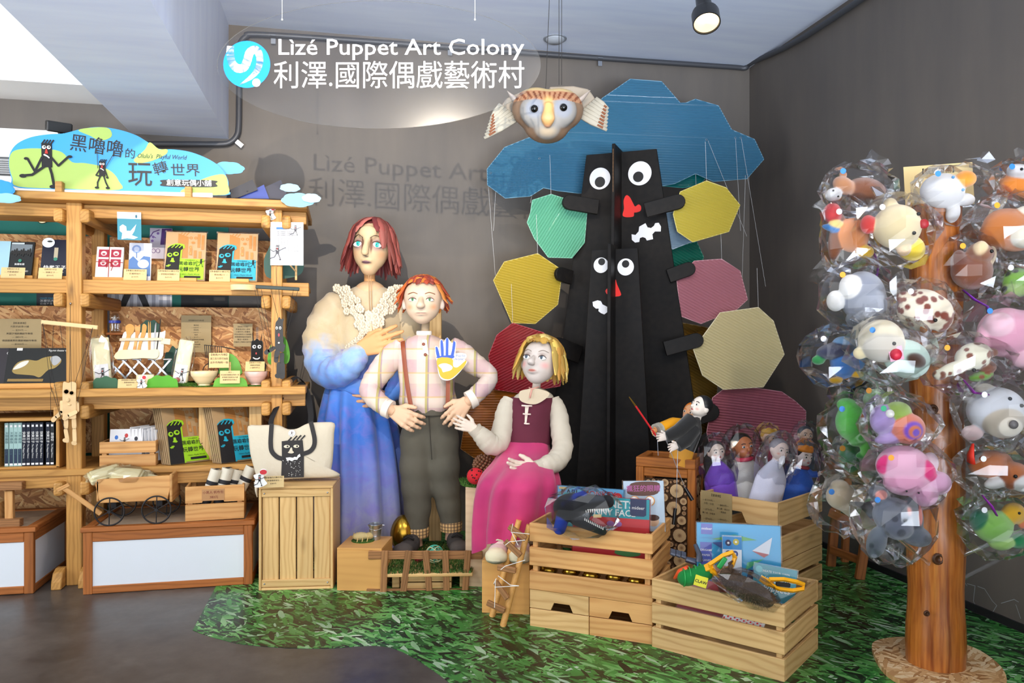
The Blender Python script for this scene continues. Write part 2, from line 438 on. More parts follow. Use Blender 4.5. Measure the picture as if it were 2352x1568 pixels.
def _ptext(s, body, x0, x1, yc, h, mat, bold=0, shear=0, y1=None, res=2):
    """text fitted between two picture points; h = em size in pixels"""
    a = s.px(x0, yc); b = s.px(x1, yc if y1 is None else y1); c = s.px(x0, yc-h)
    vs, _ = glyphs(body, 'LEFT', bold, shear, res); w = max(v[0] for v in vs)-min(v[0] for v in vs); x_ = min(v[0] for v in vs)
    L = math.hypot(b[0]-a[0], b[1]-a[1]); size = math.hypot(c[0]-a[0], c[1]-a[1])
    r = math.degrees(math.atan2(b[1]-a[1], b[0]-a[0])); sx = L/(w*size)
    s.text(body, a[0]-x_*size*sx, a[1]-x_*0, size, mat, 'LEFT', bold, shear, sx, r, res); return s
Art.ptext = _ptext
def strands(name, layers, stops, al, ac, plane='XY', base=None, thr=.55, rough=.6, warp=.08):
    n = NT(name); p = n.obj(); c = None
    for i, (a, sc) in enumerate(layers):
        w = n.noise(p, 4.0+i, 1)
        d = n.n('ShaderNodeVectorMath', {0: p, 1: n.n('ShaderNodeVectorMath', {0: w.outputs['Color'], 'Scale': warp}, operation='SCALE').outputs[0]}, operation='ADD').outputs[0]
        r = (0, 0, a)
        vo = n.n('ShaderNodeTexVoronoi', {'Vector': n.map(d, (al*sc, ac*sc, 1) if plane == 'XY' else (al*sc, 1, ac*sc), r if plane == 'XY' else (0, a, 0), (i*3.7, i*1.3, i*2.1)), 'Scale': 1.0}, feature='F1')
        sp = n.n('ShaderNodeSeparateColor', {0: vo.outputs['Color']})
        col = n.ramp(sp.outputs[0], stops)
        if c is None: c = col
        else: c = n.mix(n.math('MULTIPLY', n.math('GREATER_THAN', sp.outputs[1], thr), n.math('LESS_THAN', vo.outputs['Distance'], .55)), c, col)
    if base:
        q = n.noise(p, base[0], 2); c = n.mix(base[1], c, n.ramp(q.outputs[0], [(.35, base[2]), (.65, base[3])]), 'MULTIPLY')
    n.set(Base_Color=c, Roughness=rough); return n.m
# ================================================================ setting
YB = 5.36; XR = 3.0; ZC = 3.394
n = NT('grey_wall_paint'); q = n.noise(n.obj(), 1.1, 4, .6); q2 = n.noise(n.map(n.obj(), (3, 3, .5)), 2, 4, .6)
n.set(Base_Color=n.mix(.5, n.ramp(q.outputs[0], [(.3, hx('#5f5852')), (.7, hx('#6b635b'))]), n.ramp(q2.outputs[0], [(.3, hx('#5c5753')), (.7, hx('#6d655d'))])), Roughness=.6); n.bump(n.noise(n.obj(), 45, 3), .06, .004); GREYW = n.m
n = NT('ceiling_paint'); q = n.noise(n.map(n.obj(), (1, 6, 1)), 1.5, 3); n.set(Base_Color=n.ramp(q.outputs[0], [(.3, hx('#d6def2')), (.7, hx('#e2eaf8'))]), Roughness=.7); CEILP = n.m
WHITEP = flat('#eeeeec', .7); GREEN = flat('#1f7466', .7, var=.05)
n = NT('dark_polished_concrete'); q = n.noise(n.obj(), 1.6, 6, .65); q2 = n.noise(n.obj(), 9, 5, .7)
n.set(Base_Color=n.mix(.35, n.ramp(q.outputs[0], [(.3, hx('#2f2a26')), (.5, hx('#4a433d')), (.72, hx('#6a6159'))]), n.ramp(q2.outputs[0], [(.35, hx('#3a3633')), (.7, hx('#6a6560'))])),
      Roughness=n.ramp(q.outputs[0], [(.3, (.28,)*3+(1,)), (.7, (.48,)*3+(1,))])); CONC = n.m
def slab(name, lo, hi, mat, bevel=0):
    b = MB(); c = [(a+d)/2 for a, d in zip(lo, hi)]; b.box((0, 0, 0), [d-a for a, d in zip(lo, hi)])
    return struct(b.build(name, mat, None, T(*c), bevel=bevel))
slab('floor', (-6, -4, -.1), (XR+.2, YB+.2, 0), CONC)
XB = -.742
slab('wall_back', (XB, YB, 0), (XR+.2, YB+.15, ZC), GREYW)
slab('wall_left', (-6, YB, 0), (XB, YB+.15, ZC), GREYW)
slab('wall_right', (XR, -1.0, 0), (XR+.15, YB, ZC), GREYW)
slab('ceiling', (XB, -1.5, ZC), (XR+.2, YB+.2, ZC+.1), CEILP)
slab('ceiling', (-4.5, -1.5, ZC), (XB, YB+.2, ZC+.1), WHITEP)
slab('trim_1', (-1.329, -1.5, 2.645), (XB, YB, ZC), CEILP)          # concrete beam under the ceiling
slab('trim_2', (-6, 4.98, 2.82), (-1.33, YB, ZC), WHITEP)           # white soffit over the far wall
slab('trim_3', (-6, YB-.012, 2.2), (-1.49, YB, 2.635), WHITEP)      # white band of the far wall
slab('trim_4', (-6, YB-.01, .02), (XB, YB, 2.2), GREEN)             # green painted field
slab('baseboard_right', (XR-.012, -1, 0), (XR, YB, .035), flat('#1a1a1c', .6))
A = Art(face((XR-.001, 2.4, .3), (0, -1, 0)))
for pts_ in (((2222, 1340), (2240, 1345), (2236, 1380), (2246, 1400)), ((2246, 1346), (2262, 1352), (2280, 1380), (2290, 1390), (2278, 1410)), ((2300, 1385), (2330, 1376), (2340, 1382)), ((2334, 1388), (2345, 1420)), ((2215, 1335), (2222, 1345)), ((2047, 1310), (2050, 1325))): A.line([A.px(*p_) for p_ in pts_], .003, flat('#9ca0a2', .7))
struct(A.build(None, 'trim_5'))   # bare scratches in the wall paint
# printed grass floor sheet
mat_px = [(497, 1345), (443, 1447), (480, 1461), (545, 1478), (600, 1484), (660, 1488), (720, 1489), (770, 1488), (820, 1484), (862, 1482), (895, 1486), (925, 1497), (960, 1516), (1000, 1543), (1040, 1573), (1100, 1625), (1180, 1720)]
pts = [at(x, y, Z=0) for x, y in mat_px]; out = [(p.x, p.y) for p in pts]+[(1.5, 1.2), (XR-.02, 1.2), (XR-.02, YB-.02), (-.40, YB-.02), (-.52, 4.6)]
GRASSP = strands('printed_grass', [(.4, 1), (1.15, 1.25), (-.5, 1.0), (1.9, .85), (.75, 1.4), (2.6, 1.1), (.1, .7), (1.4, .8), (.95, 1.1)],
                 [(0, hx('#03120a')), (.24, hx('#12391a')), (.45, hx('#2a702e')), (.66, hx('#4c9e46')), (.88, hx('#78b868')), (1, hx('#c4d8bc'))], 10, 48, 'XY', (2.2, .75, hx('#6f9c8a'), hx('#ffffff')), .5, .38, .018)
b = MB(); b.prism(out, .002, None, .002)
tag(b.build('floor_mat', GRASSP), 'printed grass vinyl sheet with curved edge covering the concrete floor', 'floor mat')
# conduits
PIPE = flat('#4d4e52', .45, .3)
def pipe(name, label, path, r=.019):
    o = thing(name, label, 'pipe', T(*path[0])); b = MB(); b.tube(smooth_open([tuple(p) for p in path], 4), r, 10); b.build('tube', PIPE, o, smooth=True, ang=50); return o
yp = YB-.03
P = lambda x, y: at(x, y, Y=yp)
o = pipe('conduit', 'grey conduit bending up the wall corner and along the back wall top', [P(330, 331), P(430, 331), P(505, 331), P(528, 327), P(543, 313), P(548, 290), P(549, 220), P(549, 120), P(553, 97), P(566, 84), P(590, 79), P(800, 92), P(1200, 121), P(1500, 142), at(1680, 154, Y=yp), at(1712, 156, Y=yp-.01), V((XR-.03, YB-.1, at(1722, 154, Y=YB).z)), V((XR-.03, 4.6, 3.33)), V((XR-.03, 3.4, 3.33)), V((XR-.03, 2.0, 3.33))])
for (x, y) in ((628, 84), (1033, 111), (1377, 136)):
    c = P(x, y); b = MB(); b.box((0, -.012, -.035), (.03, .004, .035)); b.tube([(-.016, -.001, 0), (-.016, -.024, .0), (.016, -.024, 0), (.016, 0, 0)], .004, 6); b.build('clip', METAL, o, T(*c))
b = MB(); b.box((0, 0, 0), (.05, .006, .03)); b.build('clip', METAL, o, T(*P(545, 327)) @ RY(40) @ T(.02, -.02, 0))
# ceiling smoke disc
o = thing('ceiling_detector', 'small round white detector disc on the ceiling behind the owl string', 'detector', T(*at(1275, 88, Z=ZC)))
b = MB(); b.lathe([(.0, 0), (.065, 0), (.065, -.012), (.045, -.03), (0, -.032)], 24); b.build('cover', flat('#aeb4bd', .5), o, WM[o.name], smooth=True, ang=40)
b = MB(); b.lathe([(.072, -.001), (.08, -.001), (.08, -.007), (.072, -.007)], 24); b.build('rim', flat('#8f959e', .5), o, WM[o.name])
# spot lamps
GLOW = NT('lit_reflector'); GLOW.set(Base_Color=hx('#fff0d0'), Emission_Color=hx('#ffe2b0'), Emission_Strength=2.2); GLOW = GLOW.m
def spot_lamp(label, p, tgt, r, stem_top, length=None):
    o = thing('spot_lamp', label, 'lamp', T(*p)); d = (V(tgt)-V(p)).normalized(); m = face(p, d.cross(UP) if abs(d.z) < .99 else IR, -d.cross(d.cross(UP))); m = d.to_track_quat('Z', 'Y').to_matrix().to_4x4(); m.translation = V(p)
    L = length or r*1.25
    b = MB(); b.lathe([(0, -L*1.9), (r*.55, -L*1.9), (r*.58, -L*.9), (r*.62, -L*.75), (r*.95, -L*.62), (r, -L*.5), (r, L*.3), (r*.93, L*.3), (r*.9, L*.18), (r*.9, L*.1)], 28); b.build('housing', flat('#121214', .35), o, m, smooth=True, ang=35)
    b = MB(); b.lathe([(0, L*.06), (r*.3, L*.08), (r*.9, L*.2)], 28); b.build('reflector', GLOW, o, m, smooth=True)
    b = MB(); b.lathe([(0, L*.02), (r*.12, L*.05), (r*.1, L*.18), (0, L*.2)], 12); b.build('bulb_cap', flat('#7a6a50', .3, .8), o, m, smooth=True)
    b = MB(); b.cyl(m @ V((0, 0, -L*1.3)), V(stem_top), r*.16, n=10); b.build('stem', flat('#121214', .35), o)
    b = MB(); b.box((0, 0, -.015), (.12, .05, .03)); b.build('ceiling_mount', flat('#121214', .35), o, T(*stem_top)); return o
pl = at(1622, 46, D=3.62); spot_lamp('black cylinder spot lamp with glowing face hanging below the ceiling', pl, pl+V((-.12, -.5, -1)), .064, (pl.x+.02, pl.y+.02, ZC))
spot_lamp('small black spot lamp glimpsed under the top shelf board on the left', at(98, 500, Y=5.27), at(330, 800, Y=4.7), .035, at(60, 470, Y=YB-.01))
spot_lamp('small black ring spot lamp glimpsed under the top shelf middle', at(381, 503, Y=5.27), at(400, 900, Y=4.9), .035, at(381, 470, Y=YB-.01))
o = thing('lamp_box', 'black rectangular lamp head above the left end of the blue sign', 'lamp', T(*at(135, 292, Y=5.0)))
b = MB(); b.box((0, 0, 0), (.13, .1, .06)); b.build('housing', flat('#0c0c0d', .4), o, WM[o.name] @ RZ(25) @ RX(15), bevel=.006)
b = MB(); b.cyl((0, 0, -.02), (.05, .0, -.1), .012); b.build('bracket', flat('#0c0c0d', .4), o, WM[o.name], smooth=True, ang=40)
b = MB(); b.cyl((0, 0, 0), (0, .3, 0), .012); b.build('arm', flat('#0c0c0d', .4), o, WM[o.name], smooth=True, ang=40)
# air vent at the left picture edge
o = thing('air_grille', 'white louvred air grille on the far wall beside the blue sign', 'vent', T(*at(5, 382, Y=YB-.02)))
for k in range(7):
    b = MB(); b.box((0, 0, 0), (.2, .02, .004)); b.build('slat', flat('#c9cacb', .5), o, T(*at(-8, 366+k*5, Y=YB-.024)) @ RX(35))
b = MB(); b.box((0, 0, 0), (.22, .006, .115)); b.build('backing', flat('#55585a', .6), o, T(*at(-8, 381, Y=YB-.015)))
# posters on the green wall, seen between the shelf boards
def wall_sheet(name, label, x0, y0, x1, y1, mat):
    a = at(x0, y0, Y=YB-.013); c = at(x1, y1, Y=YB-.013); o = thing(name, label, 'poster', T((a.x+c.x)/2, YB-.013, (a.z+c.z)/2))
    b = MB(); b.box((0, 0, 0), (abs(c.x-a.x), .004, abs(a.z-c.z))); b.build('sheet', mat, o, WM[o.name]); return o, Art(face((a.x, YB-.0155, a.z), (1, 0, 0)))
o, A = wall_sheet('wall_poster', 'dark text poster on the green wall behind the left shelf bay', 84, 660, 190, 800, flat('#20242b', .5))
for k, (t, y) in enumerate((('CREATE YOUR CHARACTER', 685), ('怎麼玩光影戲呢', 691), ('玩偶不見了怎麼辦', 698))): A.ptext(t, 92, 150, y, 6 if k else 5, (flat('#4aa4c4', .6), WHITE, WHITE)[k])
A.build(o)
o, A = wall_sheet('wall_poster', 'grey and white striped poster behind the middle shelf opening', 245, 640, 395, 840, flat('#dcdce2', .5))
for k in range(9): A.pp([(247+k*17, 641), (255+k*17, 641), (255+k*17, 838), (247+k*17, 838)], flat('#a9a9b4', .6))
A.pp([(300, 640), (318, 640), (345, 706), (330, 706), (309, 660), (285, 712), (270, 712)], flat('#26262a', .6)); A.build(o)
o, A = wall_sheet('wall_panel', 'plain black panel on the wall behind the shelf opening', 416, 640, 524, 1000, flat('#060606', .6)); A.rect(.02, -.3, .03, -.28, flat('#222222')); A.build(o, 'seam')
# ---------------------------------------------------------------- oval hanging sign
DS = 3.5; so = at(870, 148, D=DS); m = face(so, IR); o = thing('hanging_sign', 'clear oval acrylic sign with white lettering hanging from the ceiling', 'sign', T(*so))
n = NT('clear_acrylic'); fr = n.n('ShaderNodeLayerWeight', {'Blend': .3}); tr = n.n('ShaderNodeBsdfTransparent', {0: (.93, .94, .95, 1)}); gl = n.n('ShaderNodeBsdfGlossy', {0: (1, 1, 1, 1), 'Roughness': .16})
mx = n.n('ShaderNodeMixShader', {0: n.math('ADD', n.math('MULTIPLY', fr.outputs['Facing'], .25), .025), 1: tr, 2: gl}); n.t.links.new(mx.outputs[0], n.out.inputs[0]); ACRYL = n.m
EDGE = NT('acrylic_edge'); EDGE.set(Base_Color=hx('#b9b6ac'), Roughness=.25, Alpha=.55); EDGE = EDGE.m
sc = DS/F; N = 96; el = [(372*sc*math.cos(2*math.pi*k/N), 147*sc*math.sin(2*math.pi*k/N)) for k in range(N)]
b = MB(); b.prism(el, .006); me = b.mesh('disc'); ob = link('disc', me, [ACRYL, EDGE], o, m)
for p in me.polygons:
    if len(p.vertices) == 4: p.material_index = 1
A = Art(m, .001); WL = flat('#f4f5f7', .45)
A.ptext('Lìzé Puppet Art Colony', 640, 1204, 110, 52, WL, .006); A.ptext('利澤.國際偶戲藝術村', 629, 1204, 177, 68, WL, 0)
A.build(o, 'lettering')
A = Art(m, .001); SB = flat('#1292f2', .4); c = A.px(567, 148); A.ell(c[0], c[1], 54*sc, 54*sc, SB, 48)
st = smooth_open([(530, 106), (529, 125), (534, 146), (546, 157), (560, 155), (568, 140), (574, 121), (586, 114), (594, 122), (597, 142), (590, 163), (575, 179), (552, 194)], 5)
wd = [8, 9, 9, 10, 10, 10, 10, 9, 8.5, 8, 7, 5, .8]; wd = [wd[min(12, i//5)]+(wd[min(12, i//5+1)]-wd[min(12, i//5)])*(i % 5)/5 for i in range(len(st))]
L = []; R = []
for i, p in enumerate(st):
    q = st[min(i+1, len(st)-1)]; r0 = st[max(i-1, 0)]; dx, dy = q[0]-r0[0], q[1]-r0[1]; l = math.hypot(dx, dy) or 1
    L.append((p[0]-dy/l*wd[i], p[1]+dx/l*wd[i])); R.append((p[0]+dy/l*wd[i], p[1]-dx/l*wd[i]))
for i in range(len(st)-1): A.z -= .00025; A.pp([L[i], L[i+1], R[i+1], R[i]], WL)
c = A.px(589, 190); A.ell(c[0], c[1], 9.5*sc, 9.5*sc, WL); A.build(o, 'emblem')
for x in (648, 1091):
    p = at(x, 45, D=DS); b = MB(); b.cyl(p, (p.x, p.y, ZC), .0012, n=6); b.build('hanging_wire', NYLON, o)
    b = MB(); b.ball((0, 0, 0), .005, 8); b.build('wire_knot', NYLON, o, T(*p))
# ================================================================ timber display shelf
YF = 4.58
shelf = thing('display_shelf', 'cedar timber display shelf with post frame and strand board back', 'shelf', T(-1.0, 4.85, 0))
PX = (-1.425, -.376, -2.475); WP = (.077, .060, .077)
ZT, ZA, ZB, ZCc = 2.103, 1.651, 1.060, .628
for x, w in zip(PX, WP):
    plank('post', (x, YF+.035, .0), (x, YF+.035, ZT-.04), w, .07, W_CEDAR, shelf, (1, 0, 0), .004)
    plank('post', (x-.02, 5.10, .0), (x-.02, 5.10, ZT-.04), .07, .07, W_CEDAR, shelf, (1, 0, 0), .004)
    for s in (-1, 1):
        for z in (ZT-.115, ZA-.115, ZB-.0, ZB-.125, ZCc-.10):
            xx = x+s*(w/2+.026); b = MB()
            prof = [(-.5, -.5), (.5, -.5), (.5, .5), (-.5, .5)]
            b.box((0, 0, 0), (.62, .05, .075)); plank_me = b.mesh('crossbar', bevel=.014, seg=2); link('crossbar', plank_me, W_CEDAR, shelf, frame((xx, YF+.265, z), (0, 1, 0)))
        b = MB(); b.prism([(0, 0), (.1, 0), (.095, .04), (.07, .085), (.03, .1), (0, .1)], .05, None, .025); b.build('foot', W_CEDAR, shelf, T(x+s*(w/2+.027), YF+.03, 0) @ RZ(-90) @ RX(90), bevel=.004)
XL, XE = -2.7, -.215
plank('top_board', (XL, 4.83, ZT-.02), (-.205, 4.83, ZT-.02), .66, .042, W_CEDAR, shelf, (0, 1, 0), .004)
plank('beam', (XL, 4.73, ZT-.078), (XE, 4.73, ZT-.078), .07, .22, W_CEDAR, shelf)
plank('beam', (XL, 4.625, ZA-.038), (-.20, 4.625, ZA-.038), .076, .045, W_CEDAR, shelf)
plank('shelf_board', (XL, 4.87, ZA-.015), (-.21, 4.87, ZA-.015), .44, .03, W_CEDAR, shelf, (0, 1, 0))
plank('shelf_board', (XL, 4.82, ZB-.022), (-.215, 4.82, ZB-.022), .58, .044, W_CEDAR, shelf, (0, 1, 0), .004)
for y in (4.64, 5.04): plank('beam', (XL, y, ZB-.08), (-.22, y, ZB-.08), .072, .045, W_CEDAR, shelf)
plank('shelf_board', (XL, 4.84, ZCc-.018), (-.33, 4.84, ZCc-.018), .54, .036, W_CEDAR, shelf, (0, 1, 0), .004)
plank('beam', (XL, 4.61, ZCc-.062), (-.33, 4.61, ZCc-.062), .075, .045, W_CEDAR, shelf)
OS = lambda x0, x1, z0, z1: boxo('back_panel', ((x0+x1)/2, 5.145, (z0+z1)/2), (x1-x0, .018, z1-z0), OSB, shelf)
for x0, x1 in ((-2.43, -1.49), (-1.40, -.36)):
    OS(x0, x1, 1.66, 1.955); OS(x0, x1, 1.07, 1.53); OS(x0, x1, .64, .925); OS(x0, x1, .12, .6)
# low cabinets with white panels
def cabinet(label, x0, x1, y0, y1, h, top):
    o = thing('panel_cabinet', label, 'cabinet', T((x0+x1)/2, (y0+y1)/2, 0)); s = .045
    WP_ = flat('#dfe6ee', .35); CP = flat('#b9a58e', .5, var=.12)
    boxo('front_panel', ((x0+x1)/2, y0+.012, h/2-.01), (x1-x0-2*s+.01, .012, h-.03-s), WP_, o)
    boxo('side_panel', (x1-.012, (y0+y1)/2, h/2-.01), (.012, y1-y0-2*s+.01, h-.03-s), WP_, o)
    boxo('side_panel', (x0+.012, (y0+y1)/2, h/2-.01), (.012, y1-y0-2*s+.01, h-.03-s), WP_, o)
    for x in (x0+s/2, x1-s/2):
        for y in (y0+.016, y1-.016): plank('corner_post', (x, y, 0), (x, y, h-.025), s, .032, W_BOX, o, (1, 0, 0))
    for y in (y0+.014, y1-.014):
        plank('rail', (x0+s, y, h-.05), (x1-s, y, h-.05), .05, .028, W_BOX, o); plank('rail', (x0+s, y, .022), (x1-s, y, .022), .04, .028, W_BOX, o)
    for x in (x0+.014, x1-.014):
        plank('rail', (x, y0+.03, h-.05), (x, y1-.03, h-.05), .05, .028, W_BOX, o); plank('rail', (x, y0+.03, .022), (x, y1-.03, .022), .04, .028, W_BOX, o)
    boxo('top_panel', ((x0+x1)/2, (y0+y1)/2, h-.014), (x1-x0-.08, y1-y0-.08, .016), CP, o)
    for y in (y0+.02, y1-.02): plank('top_frame', (x0-.012, y, h-.012), (x1+.012, y, h-.012), .05, .024, W_BOX, o, (0, 1, 0))
    for x in (x0+.02, x1-.02): plank('top_frame', (x, y0+.045, h-.012), (x, y1-.045, h-.012), .05, .024, W_BOX, o, (1, 0, 0))
    return o
cabinet('low wood framed cabinet with wide white front under the shelf', -1.325, -.487, 4.395, 4.95, .347, None)
cabinet('low wood framed cabinet with white panels at the left picture edge', -2.45, -1.585, 4.475, 5.0, .345, None)
# ================================================================ goods on the shelf
def stand(x0, x1, yb, yt, Y, tilt=0, yaw=0, z=None):
    xm = (x0+x1)/2; o = at(xm, yb, Y=Y); t = math.radians(tilt); w_ = math.radians(yaw)
    if z is not None: o.z = z
    r = V((math.cos(w_), math.sin(w_), 0)); f = V((-r.y, r.x, 0)); m = face(o, r, f*math.sin(t)+UP*math.cos(t))
    A = Art(m); a = A.px(x0, yb); c = A.px(x1, yb); e = A.px(xm, yt); return m, c[0]-a[0], e[1]
def sheet(name, label, cat, x0, x1, yb, yt, Y, mat, tilt=0, yaw=0, z=None, t=.0015, group=None):
    m, w, h = stand(x0, x1, yb, yt, Y, tilt, yaw, z); o, A = card(name, label, cat, m, w, h, mat, t, group); A.w = w; A.h = h; return o, A
TXT = flat('#2a2419', .7); RED = flat('#e2231a', .45); BLUEC = flat('#2a96d8', .45); LIME = flat('#a8c65c', .5)
def rows(A, lines, h=None, mat=TXT, top=.86, size=None, gap=None):
    """centred lines of print on a card"""
    n = len(lines); g = gap or (.78*A.h/max(n, 1)); s = size or g*.62
    for i, l in enumerate(lines):
        if not l: continue
        vs, _ = glyphs(l, 'CENTER', 0, 0, 1); w = max(v[0] for v in vs)-min(v[0] for v in vs)
        A.text(l, 0, A.h*top-i*g, s, mat, sx=min(1.1, A.w*.9/(w*s)), res=1)
def fig(A, x, y, h, mat=None, eyes=True, arms=((-.42, .62, -.62, .70), (.42, .75, .62, .80)), legs=((-.18, .12, -.42, .1), (.12, .2, .2, .02)), face_=True, lean=0):
    """small printed black stick figure, (x,y) = foot point, h = height"""
    K = mat or INK; w = .12*h
    q = lambda a, b: (x+a*h+lean*b*h, y+b*h)
    A.poly([q(-.10, .42), q(.10, .42), q(.10, .92), q(-.10, .92)], K)
    for i in range(4): A.line([q(-.09+i*.055, .9), q(-.03+i*.055, .985)], .03*h, K)
    for s, (a, b, c, d) in zip((-1, 1), arms):
        A.line([q(s*.09, .62), q(a*.6, b-.06), q(c*.75, d)], .045*h, K); p = q(c*.8, d); A.ell(p[0], p[1], .045*h, .03*h, K, 12)
    for s, (a, b, c, d) in zip((-1, 1), legs):
        A.line([q(s*.05, .43), q(a, b+.08), q(c, d+.03)], .05*h, K); p = q(c-.02, d+.02); A.ell(p[0], p[1], .07*h, .04*h, K, 12)
    if face_:
        for s in (-1, 1):
            p = q(s*.045, .83); A.ell(p[0], p[1], .038*h, .038*h, WHITE, 14); A.ell(p[0]+.01*h, p[1]+.008*h, .017*h, .017*h, K, 10)
        A.poly([q(-.012, .79), q(.012, .79), q(.03, .70), q(-.03, .70)], RED)
        A.poly([q(-.06, .67), q(-.03, .65), q(0, .64), q(.05, .60), q(.06, .62), q(.02, .66), q(-.04, .69)], WHITE)
# ---- big cloud-shaped sign
YS = 4.56; m = face(at(270, 440, Y=YS), (1, 0, 0)); zs = ZT
sg = thing('shop_sign', 'blue and green cloud shaped sign board standing on the shelf top', 'sign', T(*at(270, 443, Y=YS)))
c2 = lambda x, y: (x/3.92, 260+y/3.92)
SO = [c2(*p) for p in smooth_closed([(165, 668), (105, 585), (78, 460), (95, 350), (160, 270), (280, 215), (430, 190), (560, 183), (640, 165), (720, 145), (850, 125), (970, 130), (1100, 155), (1230, 200), (1330, 260), (1430, 320), (1560, 325), (1700, 345), (1830, 390), (1940, 450), (2010, 520), (2055, 610), (2052, 680), (2030, 738), (1500, 722), (800, 696)], 4)]
A = Art(m, .001); b = MB(); b.prism([A.px(*p) for p in SO], .012); b.build('board', flat('#2b9bdc', .4), sg, m)
SG = flat('#a3bf5d', .45); SBL = flat('#1684c4', .45)
def gp(pts, mat, s=4): A.pp([c2(*p) for p in smooth_closed(pts, s)], mat)
gp([(165, 660), (112, 580), (82, 460), (110, 350), (240, 318), (430, 322), (560, 352), (650, 440), (760, 448), (900, 475), (1010, 530), (1070, 610), (1072, 690), (600, 680)], SG)
gp([(705, 152), (850, 128), (965, 132), (1005, 170), (1000, 215), (930, 245), (870, 235), (815, 205)], SG)
gp([(1350, 262), (1430, 322), (1505, 325), (1500, 365), (1420, 410), (1330, 440), (1240, 450), (1205, 420), (1260, 370), (1310, 320)], SG)
gp([(1640, 715), (1700, 660), (1830, 590), (1960, 552), (2030, 560), (2053, 640), (2030, 735)], SG)
KB = flat('#101012', .5)
def t2(body, x0, x1, y0, y1, sz, mat, bold=.008, shear=0): A.ptext(body, *(x0/3.92, x1/3.92, 260+y0/3.92, sz/3.92), mat, bold, shear, 260+y1/3.92)
t2('黑嚕嚕', 635, 1110, 268, 338, 165, KB, .004); t2('的', 1130, 1215, 365, 375, 95, KB, .004)
t2("Olulu's  Playful World", 1240, 1685, 385, 402, 56, KB, .004, .3)
t2('玩', 1155, 1370, 560, 566, 240, KB, .006); t2('轉', 1385, 1512, 520, 490, 125, KB, .004); t2('世界', 1540, 1800, 520, 522, 122, KB, .004)
pl_ = [(1480, 600), (1920, 606), (1942, 634), (1920, 666), (1480, 658), (1460, 628)]; A.pp([c2(*p) for p in smooth_closed(pl_, 5)], KB); t2('創意玩偶小舖', 1500, 1905, 628, 636, 62, WHITE, .006)
k = 4.23*YS/4.56/F/3.92*4.1
def f2(x, y, h, **kw):
    p = A.px(*c2(x, y)); fig(A, p[0], p[1], h/3.92*4.17/F, **kw)
f2(430, 670, 430, arms=((-.38, .38, -.48, .58), (.36, .52, .55, .66)), legs=((-.28, .17, -.43, .2), (.09, .2, .13, .0)), lean=-.02)
f2(925, 680, 265, arms=((-.32, .5, -.12, .42), (.3, .42, .2, .38)), legs=((-.14, .12, -.14, .0), (.12, .12, .2, .0)))
A.line([A.px(*c2(880, 330)), A.px(*c2(888, 500))], .003, KB); A.line([A.px(*c2(1030, 370)), A.px(*c2(955, 495))], .003, KB)
A.build(sg)
plank('plinth', at(45, 442, Y=YS+.02), at(490, 452, Y=YS+.02), .035, .05, WHITEP, sg); 
for x, y in ((138, 431), (434, 442)):
    p = at(x, y, Y=YS-.015); p.z = ZT+.03; boxo('bracket', (p.x, p.y, p.z), (.035, .05, .06), W_CEDAR, sg)
# paper clouds and dark papers on the top board
def cloud(label, cx, cy, w, h, Y, col, seed):
    rr = random.Random(seed); m = face(at(cx, cy, Y=Y), (1, 0, 0)); s = 4.3/F; pts = []
    for i in range(48):
        a = 2*math.pi*i/48; l = 1+.10*abs(math.sin(a*3.5+seed)); pts.append((w/2*s*l*math.cos(a), h/2*s*l*math.sin(a)*(1 if math.sin(a) > 0 else .8)))
    o = thing('paper_cloud', label, 'decoration', T(*at(cx, cy, Y=Y)), 'paper clouds on the shelf'); b = MB(); b.prism(pts, .004); b.build('cutout', flat(col, .6, var=.08), o, m)
    b = MB(); b.prism([(x*.9, y*.85+.002) for x, y in pts], .001, None, .0012); b.build('paper_face', flat(col, .7), o, m); return o
cloud('light blue paper cloud sticking out at the right end of the sign', 525, 387, 66, 30, 4.60, '#6fbdf0', 1)
cloud('pale blue small paper cloud above the right shelf end', 666, 432, 42, 20, 4.50, '#9cd2f0', 2)
cloud('larger sky blue paper cloud on the right end of the top board', 684, 461, 68, 34, 4.47, '#86c2ee', 3)
cloud('tiny pale cloud overlapping the larger sky blue cloud', 715, 456, 40, 22, 4.46, '#a8d8f2', 4)
cloud('deep blue paper cloud at the left picture edge above the shelf', 3, 436, 48, 40, 4.47, '#2c92dc', 5)
cloud('pale blue paper cloud overlapping the shelf edge at left', 13, 456, 56, 22, 4.46, '#8fc4ea', 6)
for lab, pts, col, Y in (('dark navy folded paper lying at the sign end on the shelf', [(524, 438), (580, 412), (592, 436), (545, 454), (520, 454)], '#15182a', 4.66), ('speckled bright blue paper leaning behind the navy paper', [(540, 455), (606, 424), (618, 456)], '#22409c', 4.68), ('navy paper sheet leaning near the right end of the top board', [(592, 437), (645, 413), (664, 458), (600, 455)], '#1a1f3a', 4.70)):
    m = face(at(570, 440, Y=Y), (1, 0, 0)); A = Art(m); o = thing('leaning_paper', lab, 'paper', T(*at(570, 450, Y=Y))); b = MB(); b.prism([A.px(*p) for p in pts], .006); b.build('sheet', flat(col, .5, var=.15), o, m)
    A.rect(-.01, .0, .0, .004, flat(col, .7)); A.build(o, 'fold')
